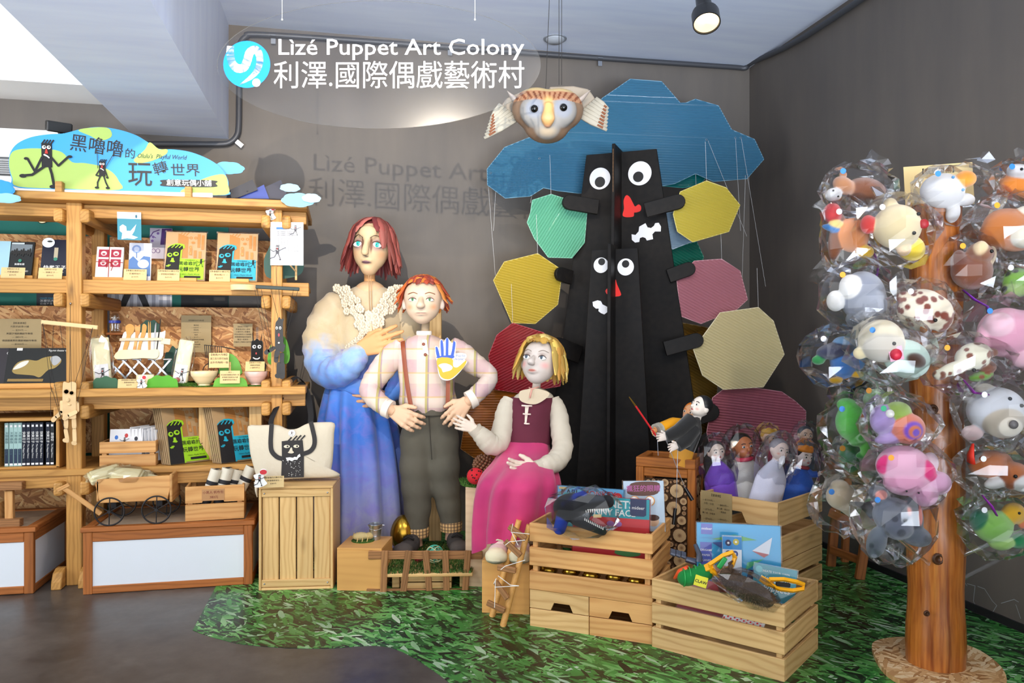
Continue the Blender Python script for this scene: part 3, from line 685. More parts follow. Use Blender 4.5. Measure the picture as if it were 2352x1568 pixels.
# ---- level A: books and packs
def holder(label, x0, x1, Y, z):
    m, w, h = stand(x0, x1, 640, 600, Y, 0, 0, z); o = thing('bamboo_stand', label, 'stand', m, 'bamboo stands on the book shelf')
    b = MB(); b.box((0, .012, .0), (w, .024, .016)); b.build('lip', W_BAM, o, m, bevel=.002)
    b = MB(); b.box((0, .004, -.035), (w*.9, .008, .07)); b.build('foot', W_BAM, o, m, bevel=.002)
    b = MB(); b.box((0, 0, 0), (w*.96, .13, .006)); b.build('backrest', W_BAM, o, m @ T(0, .07, -.082) @ RX(-14), bevel=.001); return o
TA = 14
ST = -1
sheet('disc_case', 'pale blue disc case cut by the left picture edge', 'disc case', -40, 16, 636, 553, 4.72, flat('#9cc4d4', .3), TA, 0, ZA, .012)[1].build
o, A = sheet('disc_case', 'black disc case with silhouette figures and white Chinese title', 'disc case', 12, 70, 636, 555, 4.72, flat('#0f1114', .25), TA, -4, ZA, .012)
A.rect(-A.w*.42, A.h*.72, A.w*.42, A.h*.93, flat('#6d7880', .4))
for i in range(9): A.ell(-A.w*.36+i*A.w*.09, A.h*.72, A.w*.05, A.h*(.05+.03*(i % 3)), BLACK, 12)
A.rect(-A.w*.4, A.h*.93, A.w*.1, A.h*.97, flat('#b7c4c8')); A.ell(0, A.h*.5, A.w*.07, A.w*.07, flat('#2c7a66')); A.text('無獨有偶', 0, A.h*.4, A.w*.1, WHITE, res=1); A.text('《孫悟空大戰蜘蛛精》', 0, A.h*.22, A.w*.085, WHITE, res=1); A.build(o)
o, A = sheet('disc_case', 'navy disc case with moon picture and white title', 'disc case', 90, 156, 636, 550, 4.72, flat('#15182c', .25), TA, 0, ZA, .012)
A.ell(-A.w*.3, A.h*.92, A.w*.22, A.w*.2, flat('#cfe0f0')); A.ell(-A.w*.25, A.h*.95, A.w*.1, A.w*.04, BLACK, 10); A.rect(-.01, A.h*.55, .01, A.h*.8, flat('#a9a08a')); A.ell(0, A.h*.52, A.w*.07, A.w*.07, flat('#2c7a66')); A.text('快樂王子', 0, A.h*.3, A.w*.2, WHITE, bold=.01); A.text('The Happy Prince', 0, A.h*.2, A.w*.09, WHITE, bold=.01); A.build(o)
for x0, x1, l in ((-20, 76, 'left pair of disc cases'), (100, 156, 'navy disc case')): holder('small bamboo stand holding the '+l, x0, x1, 4.70, ZA)
holder('bamboo stand with backrest holding the stamped card bundle', 213, 290, 4.72, ZA)
o, A = sheet('card_bundle', 'bundle of white cards with four maroon stamps tied with red string', 'cards', 218, 280, 632, 567, 4.71, WHITE, TA, 0, ZA+.024, .014)
MAR = flat('#a0223f', .6)
for i in (0, 1):
    for j in (0, 1):
        x, y = (-.23+.46*i)*A.w, (.46+.32*j)*A.h; A.rect(x-A.w*.19, y-A.h*.13, x+A.w*.19, y+A.h*.13, MAR); A.ell(x, y, A.w*.11, A.h*.08, flat('#ecc8cc')); A.ell(x, y-A.h*.02, A.w*.06, A.h*.03, MAR, 12)
A.build(o); b = MB(); b.cyl((-A.w/2, A.h*.5, .003), (A.w/2, A.h*.48, .003), .002, n=6); b.cyl((0, 0, .003), (-.005, A.h, .003), .002, n=6)
b.tube([(0, A.h*.49, .004), (.02, A.h*.35, .005), (.012, A.h*.2, .005)], .0018, 6); b.tube([(0, A.h*.49, .004), (-.015, A.h*.4, .005), (-.012, A.h*.3, .005)], .0018, 6); b.build('tie_string', flat('#9c2b22', .7), o, A.m)
o, A = sheet('postcard', 'blue and white illustrated postcard standing beside the stamped cards', 'postcard', 294, 346, 636, 558, 4.74, flat('#dfe3f0', .6), 8, 0, ZA)
A.pp([(296, 597), (306, 588), (318, 600), (330, 588), (345, 590), (345, 634), (294, 634)], flat('#4a74b0')); p = A.px(314, 572); A.ell(*p, .024, .024, flat('#8fa5d4')); A.ell(*p, .014, .014, flat('#c9d2ea')); p = A.px(329, 606); A.ell(*p, .03, .026, flat('#b9c6e2')); A.line([A.px(314, 580), A.px(314, 592)], .005, flat('#4a74b0')); A.build(o)
o, A = sheet('postcard', 'teal and white postcard hanging from the beam with a seated figure', 'postcard', 270, 325, 551, 487, 4.60, flat('#1f7f95', .5), -3)
A.rect(-A.w/2, A.h*.76, A.w/2, A.h, flat('#e6e8f2')); A.pp([(275, 520), (282, 515), (290, 520), (291, 530), (300, 530), (313, 515), (309, 530), (303, 540), (317, 545), (308, 549), (292, 547), (279, 549), (281, 535), (275, 530)], flat('#dfe9ee')); p = A.px(313, 497); A.ell(*p, .006, .01, flat('#1f5f75'), 8); A.build(o)
o, A = sheet('postcard', 'white and purple postcard with flower branch on the strand board', 'postcard', 344, 395, 594, 524, 5.09, flat('#dcd8ea', .6), 2)
A.pp([(372, 525), (395, 525), (395, 562), (368, 562)], flat('#56307c')); A.line([A.px(344, 545), A.px(352, 533), A.px(366, 528)], .006, flat('#6d4a94')); A.line([A.px(346, 540), A.px(358, 546)], .004, flat('#6d4a94'))
for x, y in ((352, 544), (363, 536), (350, 553)): p = A.px(x, y); A.ell(*p, .008, .008, flat('#8f6fb8'), 10)
for x in (353, 363): p = A.px(x, 576); A.ell(*p, .012, .014, flat('#6d4a94'), 14); A.ell(*p, .009, .011, flat('#dcd8ea'), 14)
A.build(o)
KTAN = flat('#c4a67c', .55); KPART = flat('#c08a4c', .6); CYAN = flat('#1ba7c4', .45); LIM2 = flat('#9ed41e', .45)
def kit(A, col, full=True):
    w, h = A.w, A.h; q = lambda x, y: (w*(x-.5), h*y)
    if full:
        A.poly([q(.30, .97), q(.56, .9), q(.56, .46), q(.3, .46)], KPART)
        for i in range(3): A.line([q(.34+i*.08, .93), q(.40+i*.08, .985)], w*.025, KPART)
        for x in (.62, .74): p = q(x, .88); A.ell(*p, w*.045, w*.04, KPART, 16); A.ell(*p, w*.015, w*.015, KTAN, 8)
        p = q(.68, .78); A.ell(*p, w*.05, w*.035, KPART, 14)
        for x, y0, y1 in ((.82, .68, .96), (.92, .64, .94), (.63, .52, .66), (.74, .46, .62), (.86, .46, .6)): A.rect(*q(x-.035, y0), *q(x+.035, y1), KPART)
        for y in (.56, .68): p = q(.62, y); A.ell(*p, w*.04, w*.05, KPART, 12); A.ell(*p, w*.01, w*.012, KTAN, 8)
    A.rect(*q(.2, .02), *q(.97, .44), col)
    hd = [(.0, .0), (.36, .0), (.40, .62), (.46, .66), (.44, .72), (.34, .74), (.24, .74), (.14, .71), (.06, .66)]
    A.poly([q(x*1.06+.0, y*1.02) for x, y in hd], col); A.poly([q(x*.96, y*.985) for x, y in hd], INK)
    for i in range(3): A.line([q(.16+i*.09, .665), q(.23+i*.09, .72)], w*.022, col)
    for x, rx in ((.12, .062), (.27, .072)): p = q(x, .51+(x-.12)*.15); A.ell(*p, w*rx, h*.043, col, 18); A.ell(p[0]+w*.01, p[1]+h*.005, w*rx*.5, h*.02, INK, 12)
    A.poly([q(.17, .45), q(.22, .45), q(.23, .40), q(.26, .375), (w*(.22-.5), h*.36), q(.18, .365), q(.13, .375), q(.16, .40)], col)
    for dx in (0, .035): A.line([q(.07+dx, .27), q(.11+dx, .31)], w*.02, col)
    A.line([q(.05, .285), q(.15, .295)], w*.018, col)
    A.text('黑嚕嚕的', w*.08, h*.335, w*.115, INK, bold=.005); A.text('玩轉世界', w*.1, h*.215, w*.135, INK, bold=.005); A.text("Olulu's Playful World", w*.15, h*.12, w*.05, INK, shear=.3, res=1); A.rect(w*.0, h*.045, w*.4, h*.085, INK); A.text('手作木偶材料包', w*.13, h*.405, w*.035, INK, res=1)
    fig(A, w*.40, h*.27, h*.17, face_=False)
CLR = NT('clear_bag'); tr = CLR.n('ShaderNodeBsdfTransparent', {0: (.97, .97, .975, 1)}); gl = CLR.n('ShaderNodeBsdfGlossy', {0: (1, 1, 1, 1), 'Roughness': .09})
lw = CLR.n('ShaderNodeLayerWeight', {'Blend': .35}); bp = CLR.n('ShaderNodeBump', {'Height': CLR.noise(CLR.obj(), 38, 4, .7, 1.5), 'Strength': 1.0, 'Distance': .02}); gl.inputs['Roughness'].default_value = .06
mx = CLR.n('ShaderNodeMixShader', {0: CLR.math('ADD', CLR.math('MULTIPLY', lw.outputs['Fresnel'], .62), .012), 1: tr, 2: gl}); CLR.t.links.new(mx.outputs[0], CLR.out.inputs[0]); CLR = CLR.m
def sleeve(o, A, t, g=.006):
    b = MB(); b.box((0, A.h/2, -t/2+.001), (A.w+2*g, A.h+2*g, t+.006)); b.build('clear_sleeve', CLR, o, A.m)
for (x0, x1, yt, col, nm) in ((376, 470, 533, LIM2, 'lime'), (496, 590, 536, CYAN, 'cyan')):
    o, A = sheet('puppet_kit', f'flat wooden puppet kit pack with {nm} green printed band leaning on the book shelf' if nm == 'lime' else 'flat wooden puppet kit pack with cyan printed band leaning on the book shelf', 'craft kit', x0, x1, 634, yt, 4.72, KTAN, TA, 0, ZA+.012, .01); kit(A, col); A.build(o); sleeve(o, A, .01)
    holder(f'bamboo stand in front of the {nm} puppet kit pack', x0-2, x1-18, 4.68, ZA)
def price(label, x0, x1, yb, yt, Y, z, lines, tilt=12, yaw=0, mat=None):
    o, A = sheet('price_card', label, 'price card', x0, x1, yb, yt, Y, mat or KRAFT, tilt, yaw, z); rows(A, lines); A.build(o)
    b = MB(); b.box((0, .004, -.012), (A.w*.5, .008, .02)); b.build('card_foot', W_BAM, o, A.m); return o
price('small price card for the light shadow travels disc at far left', 1, 56, 640, 614, 4.655, ZA, ['【演出DVD】', '— 光影嬉遊記 —', '$390元'])
price('small price card in front of the navy disc case', 87, 142, 641, 615, 4.655, ZA, ['【演出DVD】', '— 快樂王子 —', '$390元'])
price('small price card beside the stamped card bundle', 283, 336, 641, 618, 4.655, ZA, ['【懷舊玩偶明信片】', '— 彩繪明信片 —', '$100元'])
price('small price card in front of the lime kit pack', 361, 412, 642, 619, 4.655, ZA, ['【黑嚕嚕的玩轉世界】', '— 鼠頭偶及杖頭偶DIY —', '$650元'])
price('small price card in front of the cyan kit pack', 480, 528, 643, 620, 4.655, ZA, ['【黑嚕嚕的玩轉世界】', '— 懸絲偶DIY —', '$650元'])
# notice sheet on the right post
o, A = sheet('notice_sheet', 'white notice sheet with small figures pinned on the right post', 'notice', 621, 697, 609, 510, 4.555, PAPER, 0, -6, None, .002)
A.rect(-A.w*.32, A.h*.83, A.w*.0, A.h*.88, flat('#2d6fb4')); GT = flat('#3a3a40', .7)
for k in range(3): A.text('關於黑嚕嚕的故事偶戲與人', 0, A.h*(.77-.04*k), A.w*.048, GT, res=1)
for k in range(8): A.text('每天都在等待新的朋友一起玩耍旅行到世界去'[:(16 if k < 4 else 9)], A.w*(.0 if k < 4 else .15), A.h*(.61-.04*k), A.w*.045, flat('#77777d'), res=1)
fig(A, A.w*.26, A.h*.69, A.h*.24, flat('#3a3a44')); fig(A, -A.w*.28, A.h*.11, A.h*.36, flat('#3a3a44')); A.build(o)
def sticker(label, x, y, s, Y, heart=False):
    m = face(at(x, y, Y=Y), (1, 0, 0)); sc_ = 4.2/F; o = thing('figure_sticker', label, 'sticker', T(*at(x, y, Y=Y)), 'small figure stickers')
    pts = smooth_closed([(-.35, -.5), (.0, -.55), (.4, -.35), (.25, -.1), (.2, .2), (.4, .35), (.3, .55), (.05, .55), (-.1, .3), (-.4, .2), (-.3, -.1)], 3)
    b = MB(); b.prism([(px_*s*sc_, py_*s*sc_) for px_, py_ in pts], .002); b.build('backing', WHITE, o, m); A = Art(m); fig(A, -.05*s*sc_, -.48*s*sc_, .7*s*sc_); A.ell(.18*s*sc_, .38*s*sc_, .15*s*sc_*(1.4 if heart else 1), .15*s*sc_, flat('#c8202a'), 16); A.build(o); return o
sticker('puppet sticker with red ball on the upper right shelf post', 622, 490, 30, 4.57)
# paper tree and moss tray by the right post
def cut(name, label, pts, Y, col, t=.006, yaw=0, cat='decoration', sub=3, trunk=None):
    xs = [p[0] for p in pts]; ys = [p[1] for p in pts]; c = at(sum(xs)/len(xs), max(ys), Y=Y); m = face(c, (math.cos(math.radians(yaw)), math.sin(math.radians(yaw)), 0)); A = Art(m)
    o = thing(name, label, cat, T(*c)); b = MB(); b.prism([A.px(*p) for p in (smooth_closed(pts, sub) if sub else pts)], t); b.build('cutout', flat(col, .6, var=.06), o, m)
    if trunk:
        for a, e, w in trunk: b = MB(); A2 = Art(m, .004); A2.line([A2.px(*a), A2.px(*e)], w, W_PINE); A2.build(o, 'trunk')
    return o
DG = '#234f45'; BG = '#4fa51c'
cut('paper_tree', 'dark green paper tree with pale trunk behind the notice sheet', [(612, 635), (606, 600), (615, 575), (625, 560), (660, 555), (690, 580), (698, 610), (690, 630), (665, 638), (640, 640)], 4.72, DG, trunk=(((680, 642), (680, 600), .012), ((678, 622), (664, 606), .008)))
o = thing('moss_tray', 'round pale wooden tray topped with moss on the front beam', 'tray', T(*at(560, 662, Y=4.56)))
p = at(560, 662, Y=4.53); b = MB(); b.lathe([(0, 0), (.07, 0), (.072, .03), (.068, .03), (0, .028)], 24); b.build('dish', W_TOY, o, T(p.x, p.y, p.z-.012), smooth=True, ang=40)
MOSS = NT('moss'); q = MOSS.noise(MOSS.obj(), 90, 4, .7); MOSS.set(Base_Color=MOSS.ramp(q.outputs[0], [(.3, hx('#1d3d0c')), (.55, hx('#4d7d1e')), (.75, hx('#7fae3a'))]), Roughness=.9); MOSS.bump(q, 1, .02); MOSS = MOSS.m
b = MB(); b.lathe([(0, .034), (.05, .034), (.066, .028)], 24); b.build('moss_top', MOSS, o, T(p.x, p.y, p.z-.012))
# ---- marionettes
def marionette(label, bar, strings, parts, Y, mat, barmat, ebar=None, holes=True, thick=.006):
    o = thing('marionette', label, 'puppet', T(*at(bar[0][0], bar[0][1], Y=Y)))
    a, c = at(*bar[0], Y=Y), at(*bar[1], Y=Y); plank('control_bar', a, c, bar[2], .014, barmat, o)
    for (x0, y0, x1, y1) in strings: b = MB(); b.cyl(at(x0, y0, Y=Y-.012), at(x1, y1, Y=Y-.008), .0011, n=5); b.build('string', STRING, o)
    m = face(at(bar[0][0], bar[0][1], Y=Y), (1, 0, 0)); A = Art(m)
    for nm, pts, z in parts:
        b = MB(); b.prism([A.px(*p) for p in smooth_closed(pts, 3)], thick, None, z); b.build(nm, mat, o, m)
    return o, m, A
def limb(x0, y0, x1, y1, w):
    L = math.hypot(x1-x0, y1-y0) or 1; ux, uy = (x1-x0)/L, (y1-y0)/L; nx, ny = -uy*w/2, ux*w/2
    return [(x0+nx, y0+ny), (x0-ux*w*.3, y0-uy*w*.3), (x0-nx, y0-ny), ((x0+x1)/2-nx*1.15, (y0+y1)/2-ny*1.15), (x1-nx, y1-ny), (x1+ux*w*.3, y1+uy*w*.3), (x1+nx, y1+ny), ((x0+x1)/2+nx*1.15, (y0+y1)/2+ny*1.15)]
parts = [('body', [(146, 880), (150, 876), (158, 879), (166, 876), (176, 880), (176, 900), (176, 950), (175, 960), (160, 961), (146, 960), (145, 930), (145, 900)], .01),
         ('upper_arm', limb(142, 922, 143, 946, 8), .004), ('forearm', limb(142, 946, 130, 957, 8), .004), ('hand', limb(128, 958, 121, 966, 9), .004), ('upper_arm', limb(177, 924, 178, 944, 8), .004), ('forearm', limb(177, 945, 160, 953, 8), .014), ('hand', limb(158, 954, 148, 961, 9), .014),
         ('thigh', limb(152, 962, 152, 982, 9), .004), ('shin', limb(151, 986, 156, 1014, 8), .004), ('thigh', limb(170, 961, 171, 982, 9), .004), ('shin', limb(171, 986, 172, 1016, 8), .004), ('foot', limb(147, 1010, 157, 1012, 8), .007), ('foot', limb(167, 1016, 175, 1018, 8), .007)]
o, m, A = marionette('bare plywood marionette hanging from a pin on the left post', ((95, 739), (225, 752), .022),
    [(162, 697, 161, 740), (98, 742, 118, 900), (98, 742, 140, 960), (116, 885, 148, 985), (161, 750, 160, 878), (123, 748, 116, 880), (213, 752, 172, 880), (213, 752, 178, 925), (138, 747, 145, 800), (116, 900, 117, 955), (161, 760, 166, 955)], parts, 4.53, W_TOY, W_TOY)
for x, y, r in ((154, 899, 6), (166, 902, 5)): p = A.px(x, y); b = MB(); b.lathe([(r*.0023*.8, .010), (r*.0023, .0125), (r*.0023*1.15, .010)], 18); b.build('eye_ring', W_TOY, o, m @ T(p[0], p[1], 0))
p = A.px(158, 918); b = MB(); b.ball((0, 0, .011), (.010, .013, .005), 10); b.build('nose', W_TOY, o, m @ T(p[0], p[1], 0), smooth=True)
p = A.px(161, 929); b = MB(); b.ball((0, 0, .011), (.010, .006, .004), 10); b.build('mouth', W_TOY, o, m @ T(p[0], p[1], 0), smooth=True)
b = MB(); b.ball((0, 0, 0), .006, 10); b.build('pin', METAL, o, T(*at(162, 697, Y=4.57)), smooth=True)
BLKW = flat('#28282a', .6, var=.2); SLATE = flat('#2c3a38', .6, var=.2)
parts = [('body', [(633, 744), (638, 735), (642, 728), (646, 733), (652, 732), (650, 745), (651, 780), (650, 804), (634, 805), (632, 780)], .012), ('upper_arm', limb(630, 798, 618, 806, 8), .004), ('hand', limb(616, 805, 610, 811, 9), .004), ('upper_arm', limb(652, 792, 648, 806, 8), .016), ('hand', limb(640, 808, 634, 818, 9), .016), ('thigh', limb(636, 806, 634, 830, 9), .004), ('shin', limb(641, 834, 640, 860, 9), .004), ('thigh', limb(648, 812, 647, 832, 9), .004), ('shin', limb(649, 834, 650, 862, 9), .008), ('foot', limb(634, 862, 642, 864, 9), .007), ('foot', limb(644, 865, 652, 864, 9), .01)]
o, m, A = marionette('black painted marionette hanging from a dark bar on the right post', ((582, 658), (688, 664), .02),
    [(634, 613, 636, 656), (585, 664, 613, 805), (600, 664, 626, 800), (622, 664, 640, 735), (685, 664, 655, 780), (674, 664, 650, 790), (590, 664, 622, 800), (640, 664, 648, 735)], parts, 4.51, BLKW, SLATE)
Ax = Art(m, .0135)
for x in (636, 644): p = Ax.px(x, 753); Ax.ell(*p, .006, .0085, WHITE, 12); Ax.ell(p[0], p[1]-.001, .003, .005, BLACK, 8)
p = Ax.px(641, 769); Ax.ell(*p, .005, .010, flat('#a8333c'), 10); p = Ax.px(641, 787); Ax.ell(*p, .005, .005, WHITE, 8); Ax.build(o, 'face_paint')
# ---- level B
price('khaki list of selected books and prices on the strand board', -6, 95, 799, 732, 4.93, 1.265, ['【精選書籍】', '光影的創意小舖', '— $250元 —', '美國沙埔劇團創作專冊', '— $850元 —', '德國圖賓根形體劇場創作專冊', '— $1000元 —'], 2, 0, KRAFT2)
o, A = sheet('art_book', 'large black art book with golden sculpture on its cover', 'book', 8, 153, 884, 799, 4.70, flat('#08090a', .25), 20, 0, ZB+.02, .014)
p = A.px(70, 840); GOL = flat('#9a834a', .35, .3); SIL = flat('#a9acb0', .35, .2)
A.pp(smooth_closed([(28, 850), (40, 833), (62, 826), (84, 828), (98, 822), (118, 818), (138, 822), (140, 832), (126, 845), (110, 850), (92, 866), (76, 862), (50, 860), (34, 858)], 4), GOL); A.pp(smooth_closed([(116, 822), (130, 817), (140, 825), (132, 836), (122, 838)], 4), SIL); A.pp(smooth_closed([(30, 848), (46, 833), (66, 828), (60, 838), (44, 846)], 4), flat('#d8d6cc', .3)); A.pp([(18, 870), (100, 870), (98, 876), (16, 876)], flat('#8d6f34')); A.ptext('Figuren theater tübingen', 113, 170, 805, 6, WHITE); A.pp([(40, 799.5), (53, 799.5), (52, 805), (39, 805)], WHITE); A.build(o)
o, A = sheet('art_book', 'dark book cut by the left picture edge above the bamboo tray', 'book', -40, 12, 884, 799, 4.72, flat('#221c24', .4), 20, 0, ZB+.02, .014); A.text('C', A.w*.42, A.h*.85, .02, WHITE); A.build(o)
o = thing('bamboo_tray', 'long bamboo book rest holding the black art book', 'stand', T(*at(70, 890, Y=4.63)))
plank('lip', V((-2.0, 4.655, ZB+.014)), at(140, 886, Y=4.655)*1.0-V((0, 0, at(140, 886, Y=4.655).z-ZB-.014)), .028, .03, W_BAM, o)
plank('base', V((-2.0, 4.72, ZB+.006)), V((at(140, 886, Y=4.655).x, 4.72, ZB+.006)), .1, .012, W_BAM, o, (0, 1, 0))
# baby bottle on its bracket
GLS = NT('clear_glass'); t_ = GLS.n('ShaderNodeBsdfTransparent', {0: (.9, .93, .95, 1)}); g_ = GLS.n('ShaderNodeBsdfGlossy', {0: (1, 1, 1, 1), 'Roughness': .05}); l_ = GLS.n('ShaderNodeLayerWeight', {'Blend': .4}); x_ = GLS.n('ShaderNodeMixShader', {0: GLS.math('ADD', GLS.math('MULTIPLY', l_.outputs['Facing'], .5), .06), 1: t_, 2: g_}); GLS.t.links.new(x_.outputs[0], GLS.out.inputs[0]); GLS = GLS.m
p = at(264, 763, Y=5.02); o = thing('baby_bottle', 'clear feeding bottle with blue collar on a small wall bracket', 'bottle', T(*p)); k = 4.65/F; m = T(*p)
b = MB(); b.lathe([(0, 0), (11*k, 0), (11*k, 6*k), (9*k, 12*k), (11*k, 20*k), (10*k, 22*k)], 18); b.build('glass', GLS, o, m, smooth=True)
b = MB(); b.lathe([(0, 21*k), (12.5*k, 21*k), (12.5*k, 27*k), (0, 27*k)], 18); b.build('collar', flat('#2b3fa8', .4), o, m, smooth=True, ang=40)
b = MB(); b.lathe([(10*k, 27*k), (10*k, 36*k), (6*k, 43*k), (0, 44*k)], 18); b.build('cap', GLS, o, m, smooth=True)
b = MB(); b.lathe([(6*k, 27*k), (4*k, 33*k), (2*k, 38*k), (0, 39*k)], 12); b.build('teat', flat('#e8ded0', .4), o, m, smooth=True)
o = thing('wall_bracket', 'tiny dark wood bracket shelf under the feeding bottle', 'bracket', m); boxo('ledge', (p.x+.01, 5.07, p.z-.008), (.11, .13, .014), W_BOX, o); boxo('arm', (p.x+.02, 5.1, p.z-.05), (.014, .07, .07), W_BOX, o)
# cutlery roll on a folding rack
rk = thing('folding_rack', 'folding metal lattice rack holding a cutlery roll', 'rack', T(*at(335, 885, Y=4.78))); Yr = 4.76
for i in range(4):
    x = 246+i*34; hh = 62
    for (a, c, dz) in (((x, 825), (x+44, 870), 0), ((x+44, 825), (x+4, 872), .012)):
        plank('lattice_bar', at(*a, Y=Yr+dz), at(*c, Y=Yr+dz), .012, .003, METAL, rk)
    p = at(x+20, 850, Y=Yr-.004); b = MB(); b.cyl((0, 0, 0), (0, -.006, 0), .005); b.build('rivet', METAL, rk, T(*p))
for i in range(5):
    p = at(246+i*35, 825, Y=Yr); b = MB(); b.cyl((-.025, 0, 0), (.02, 0, 0), .006); b.build('rail_end', METAL, rk, T(*p), smooth=True, ang=40)
o = thing('cutlery_roll', 'white cloth roll with bamboo spoon fork knife and chopsticks', 'cutlery set', T(*at(325, 823, Y=4.73))); m = face(at(325, 823, Y=4.735), (1, 0, 0), (0, math.sin(.35), math.cos(.35))); A = Art(m)
CL = flat('#efece2', .8, bump=(40, .3)); CL2 = flat('#e6dcb8', .8, bump=(40, .3))
b = MB(); b.prism([A.px(*p) for p in smooth_closed([(284, 764), (300, 762), (340, 764), (372, 762), (380, 760), (376, 790), (370, 824), (330, 822), (268, 824), (276, 795)], 3)], .006); b.build('cloth', CL, o, m)
b = MB(); b.prism([A.px(*p) for p in smooth_closed([(273, 808), (300, 805), (340, 806), (364, 805), (362, 824), (330, 824), (267, 826)], 3)], .006, None, .016); b.build('pocket', CL2, o, m)
def utensil(nm, pts, mat=None, z=.01): b = MB(); b.prism([A.px(*p) for p in smooth_closed(pts, 3)], .005, None, z); b.build(nm, mat or W_BAM, o, m)
utensil('spoon', [(289, 752), (299, 745), (309, 751), (308, 763), (301, 772), (297, 790), (290, 808), (283, 806), (288, 785), (292, 770)]); utensil('fork', [(311, 748), (317, 750), (323, 747), (322, 764), (318, 772), (315, 790), (312, 808), (306, 807), (309, 790), (312, 770)], W_CRATE)
utensil('knife', [(328, 748), (333, 745), (338, 752), (334, 770), (326, 790), (322, 808), (316, 807), (320, 788), (326, 765)]); utensil('chopstick', [(341, 746), (343, 746), (343, 804), (341, 804)]); utensil('chopstick', [(345, 746), (347, 746), (346, 804), (344, 804)])
utensil('straw', [(357, 748), (360, 748), (355, 802), (352, 802)], METAL); utensil('brush', [(368, 740), (370, 740), (362, 802), (360, 802)], IRON)
b = MB(); b.prism([A.px(*p) for p in [(277, 779), (374, 778), (374, 784), (276, 785)]], .002, None, .018); b.build('band', flat('#d8c8ae', .8), o, m)
b = MB(); b.prism([A.px(*p) for p in [(372, 778), (393, 780), (391, 793), (370, 790)]], .004, None, .012); b.build('snap_tab', CL2, o, m)
# bagged cloth pouches
def pouch(label, x0, x1, yb, yt, Y, z, yaw=0, roll=0):
    m, w, h = stand(x0, x1, yb, yt, Y, 8, yaw, z); m = m @ RZ(roll); o = thing('bagged_pouch', label, 'pouch', m, 'bagged cloth pouches')
    b = MB(); b.box((0, h*.5, -.012), (w*.8, h*.96, .018)); b.build('pouch', flat('#e8e2c0', .8, bump=(30, .3)), o, m, bevel=.007, seg=2)
    b = MB(); b.box((.0, h*.24, -.001), (w*.62, h*.42, .003)); b.build('label_card', PAPER, o, m); A = Art(m @ T(0, 0, .001)); fig(A, w*.05, h*.12, h*.26); A.ell(-w*.12, h*.13, w*.16, w*.14, flat('#9c4a3c'), 18); A.build(o)
    crumple(o, [(0, h*.5, -.012)], (w*.52, h*.55, .028), m, 3); return o
def crumple(o, cs, r, m, seed=0, n=14, amp=.12, name='clear_bag'):
    """thin crinkled plastic film round a thing"""
    rr = random.Random(seed); b = MB(); b.ball((0, 0, 0), 1, n, rings=n*2//3); pts = []
    for v in b.v:
        v = V(v); s = max(abs(v.x), abs(v.y), .001); q = v*(1+.16*(abs(v.x*v.y)))
        k = 1+rr.uniform(-amp, amp); pts.append((cs[0][0]+q.x*r[0]*k, cs[0][1]+q.y*r[1]*k, cs[0][2]+q.z*r[2]*k))
    b.v = pts; return b.build(name, CLR, o, m)
pouch('cream cloth pouch in a clear bag left of the cutlery rack', 210, 262, 888, 772, 4.70, ZB, 0, 6)
pouch('cream cloth pouch in a clear bag right of the cutlery rack', 388, 432, 884, 777, 4.70, ZB, 0, -8)
# paper bushes and trees
def bush(label, x0, x1, yb, yt, Y, col, n=9, seed=1):
    pts = [(x0, yb), ((x0+x1)/2, yb+1), (x1, yb)]
    for i in range(n):
        t = i/(n-1); a = math.pi*t; x = (x0+x1)/2+(x1-x0)/2*math.cos(a)*1.03; y = yb-3-(yb-yt)*math.sin(a)**.6*(.86+.14*((i+seed) % 2)); pts.append((x, y))
    return cut('paper_bush', label, pts, Y, col, yaw=0)
bush('dark green paper bush left of the cutlery price card', 212, 274, 893, 866, 4.60, '#2f5f40')
bush('bright green paper bush below the cutlery rack', 338, 408, 891, 863, 4.60, BG, 9, 0)
bush('bright green paper bush between the two bowls', 491, 567, 888, 866, 4.60, '#5fa62e')
bush('dark green paper tree crown behind the right pouch', 376, 434, 860, 795, 4.98, DG, 11)
bush('dark green paper crown behind the cutlery roll', 322, 368, 765, 736, 5.0, DG, 9, 0)
cut('paper_tree', 'light green paper tree with pale trunk behind the small cards', [(505, 860), (506, 840), (515, 820), (530, 812), (546, 825), (554, 845), (552, 860)], 4.74, '#5fa33a', trunk=(((528, 862), (528, 832), .012),))
cut('paper_tree', 'bright green paper tree beside the right post and marionette', [(618, 836), (616, 812), (624, 788), (640, 770), (655, 775), (664, 800), (665, 825), (655, 836)], 4.66, '#4f9a26', trunk=(((640, 860), (640, 820), .012),))
price('khaki price list of figure merchandise on the strand board', 416, 485, 812, 724, 5.05, 1.25, ['【黑嚕嚕全系列商品】', '', '餐具組', '— $280元 —', '側背包', '— $380元 —', '貼紙', '— $50元 —', 'DIY-杖頭偶及鼠頭偶', '— $650元 —', 'DIY-懸絲偶', '— $650元 —'], 1, 0, KRAFT2)
price('khaki notice of small print beside the black doll', 536, 580, 796, 743, 5.05, 1.285, ['【偶偶大作戰】', '黑嚕嚕迎接小朋友', '20週年手工限量碗', '參加光影的小小故事集', '與無獨有偶共同創作', '歡迎一起來玩', '限量手工陶碗只送不賣'], 1, 0, KRAFT2)
price('tan card standing above the paper tree next to the cream bowl', 480, 526, 840, 810, 4.68, 1.165, ['【偶偶大作戰】', '滿三百元即可抽獎', '送手作陶碗一個'], 6, 3)
price('tan text card between the two bowls', 505, 551, 878, 851, 4.58, ZB+.02, ['— 辦法 —', '參加抽獎滿額贈送陶碗一個', '詳情請洽服務台人員', '數量有限送完為止'], 6)
price('tan card on the wooden block under the black doll', 563, 607, 846, 830, 4.64, ZB+.085, ['【偶偶大作戰】', '滿額送陶碗', '20週年手工'], 30)
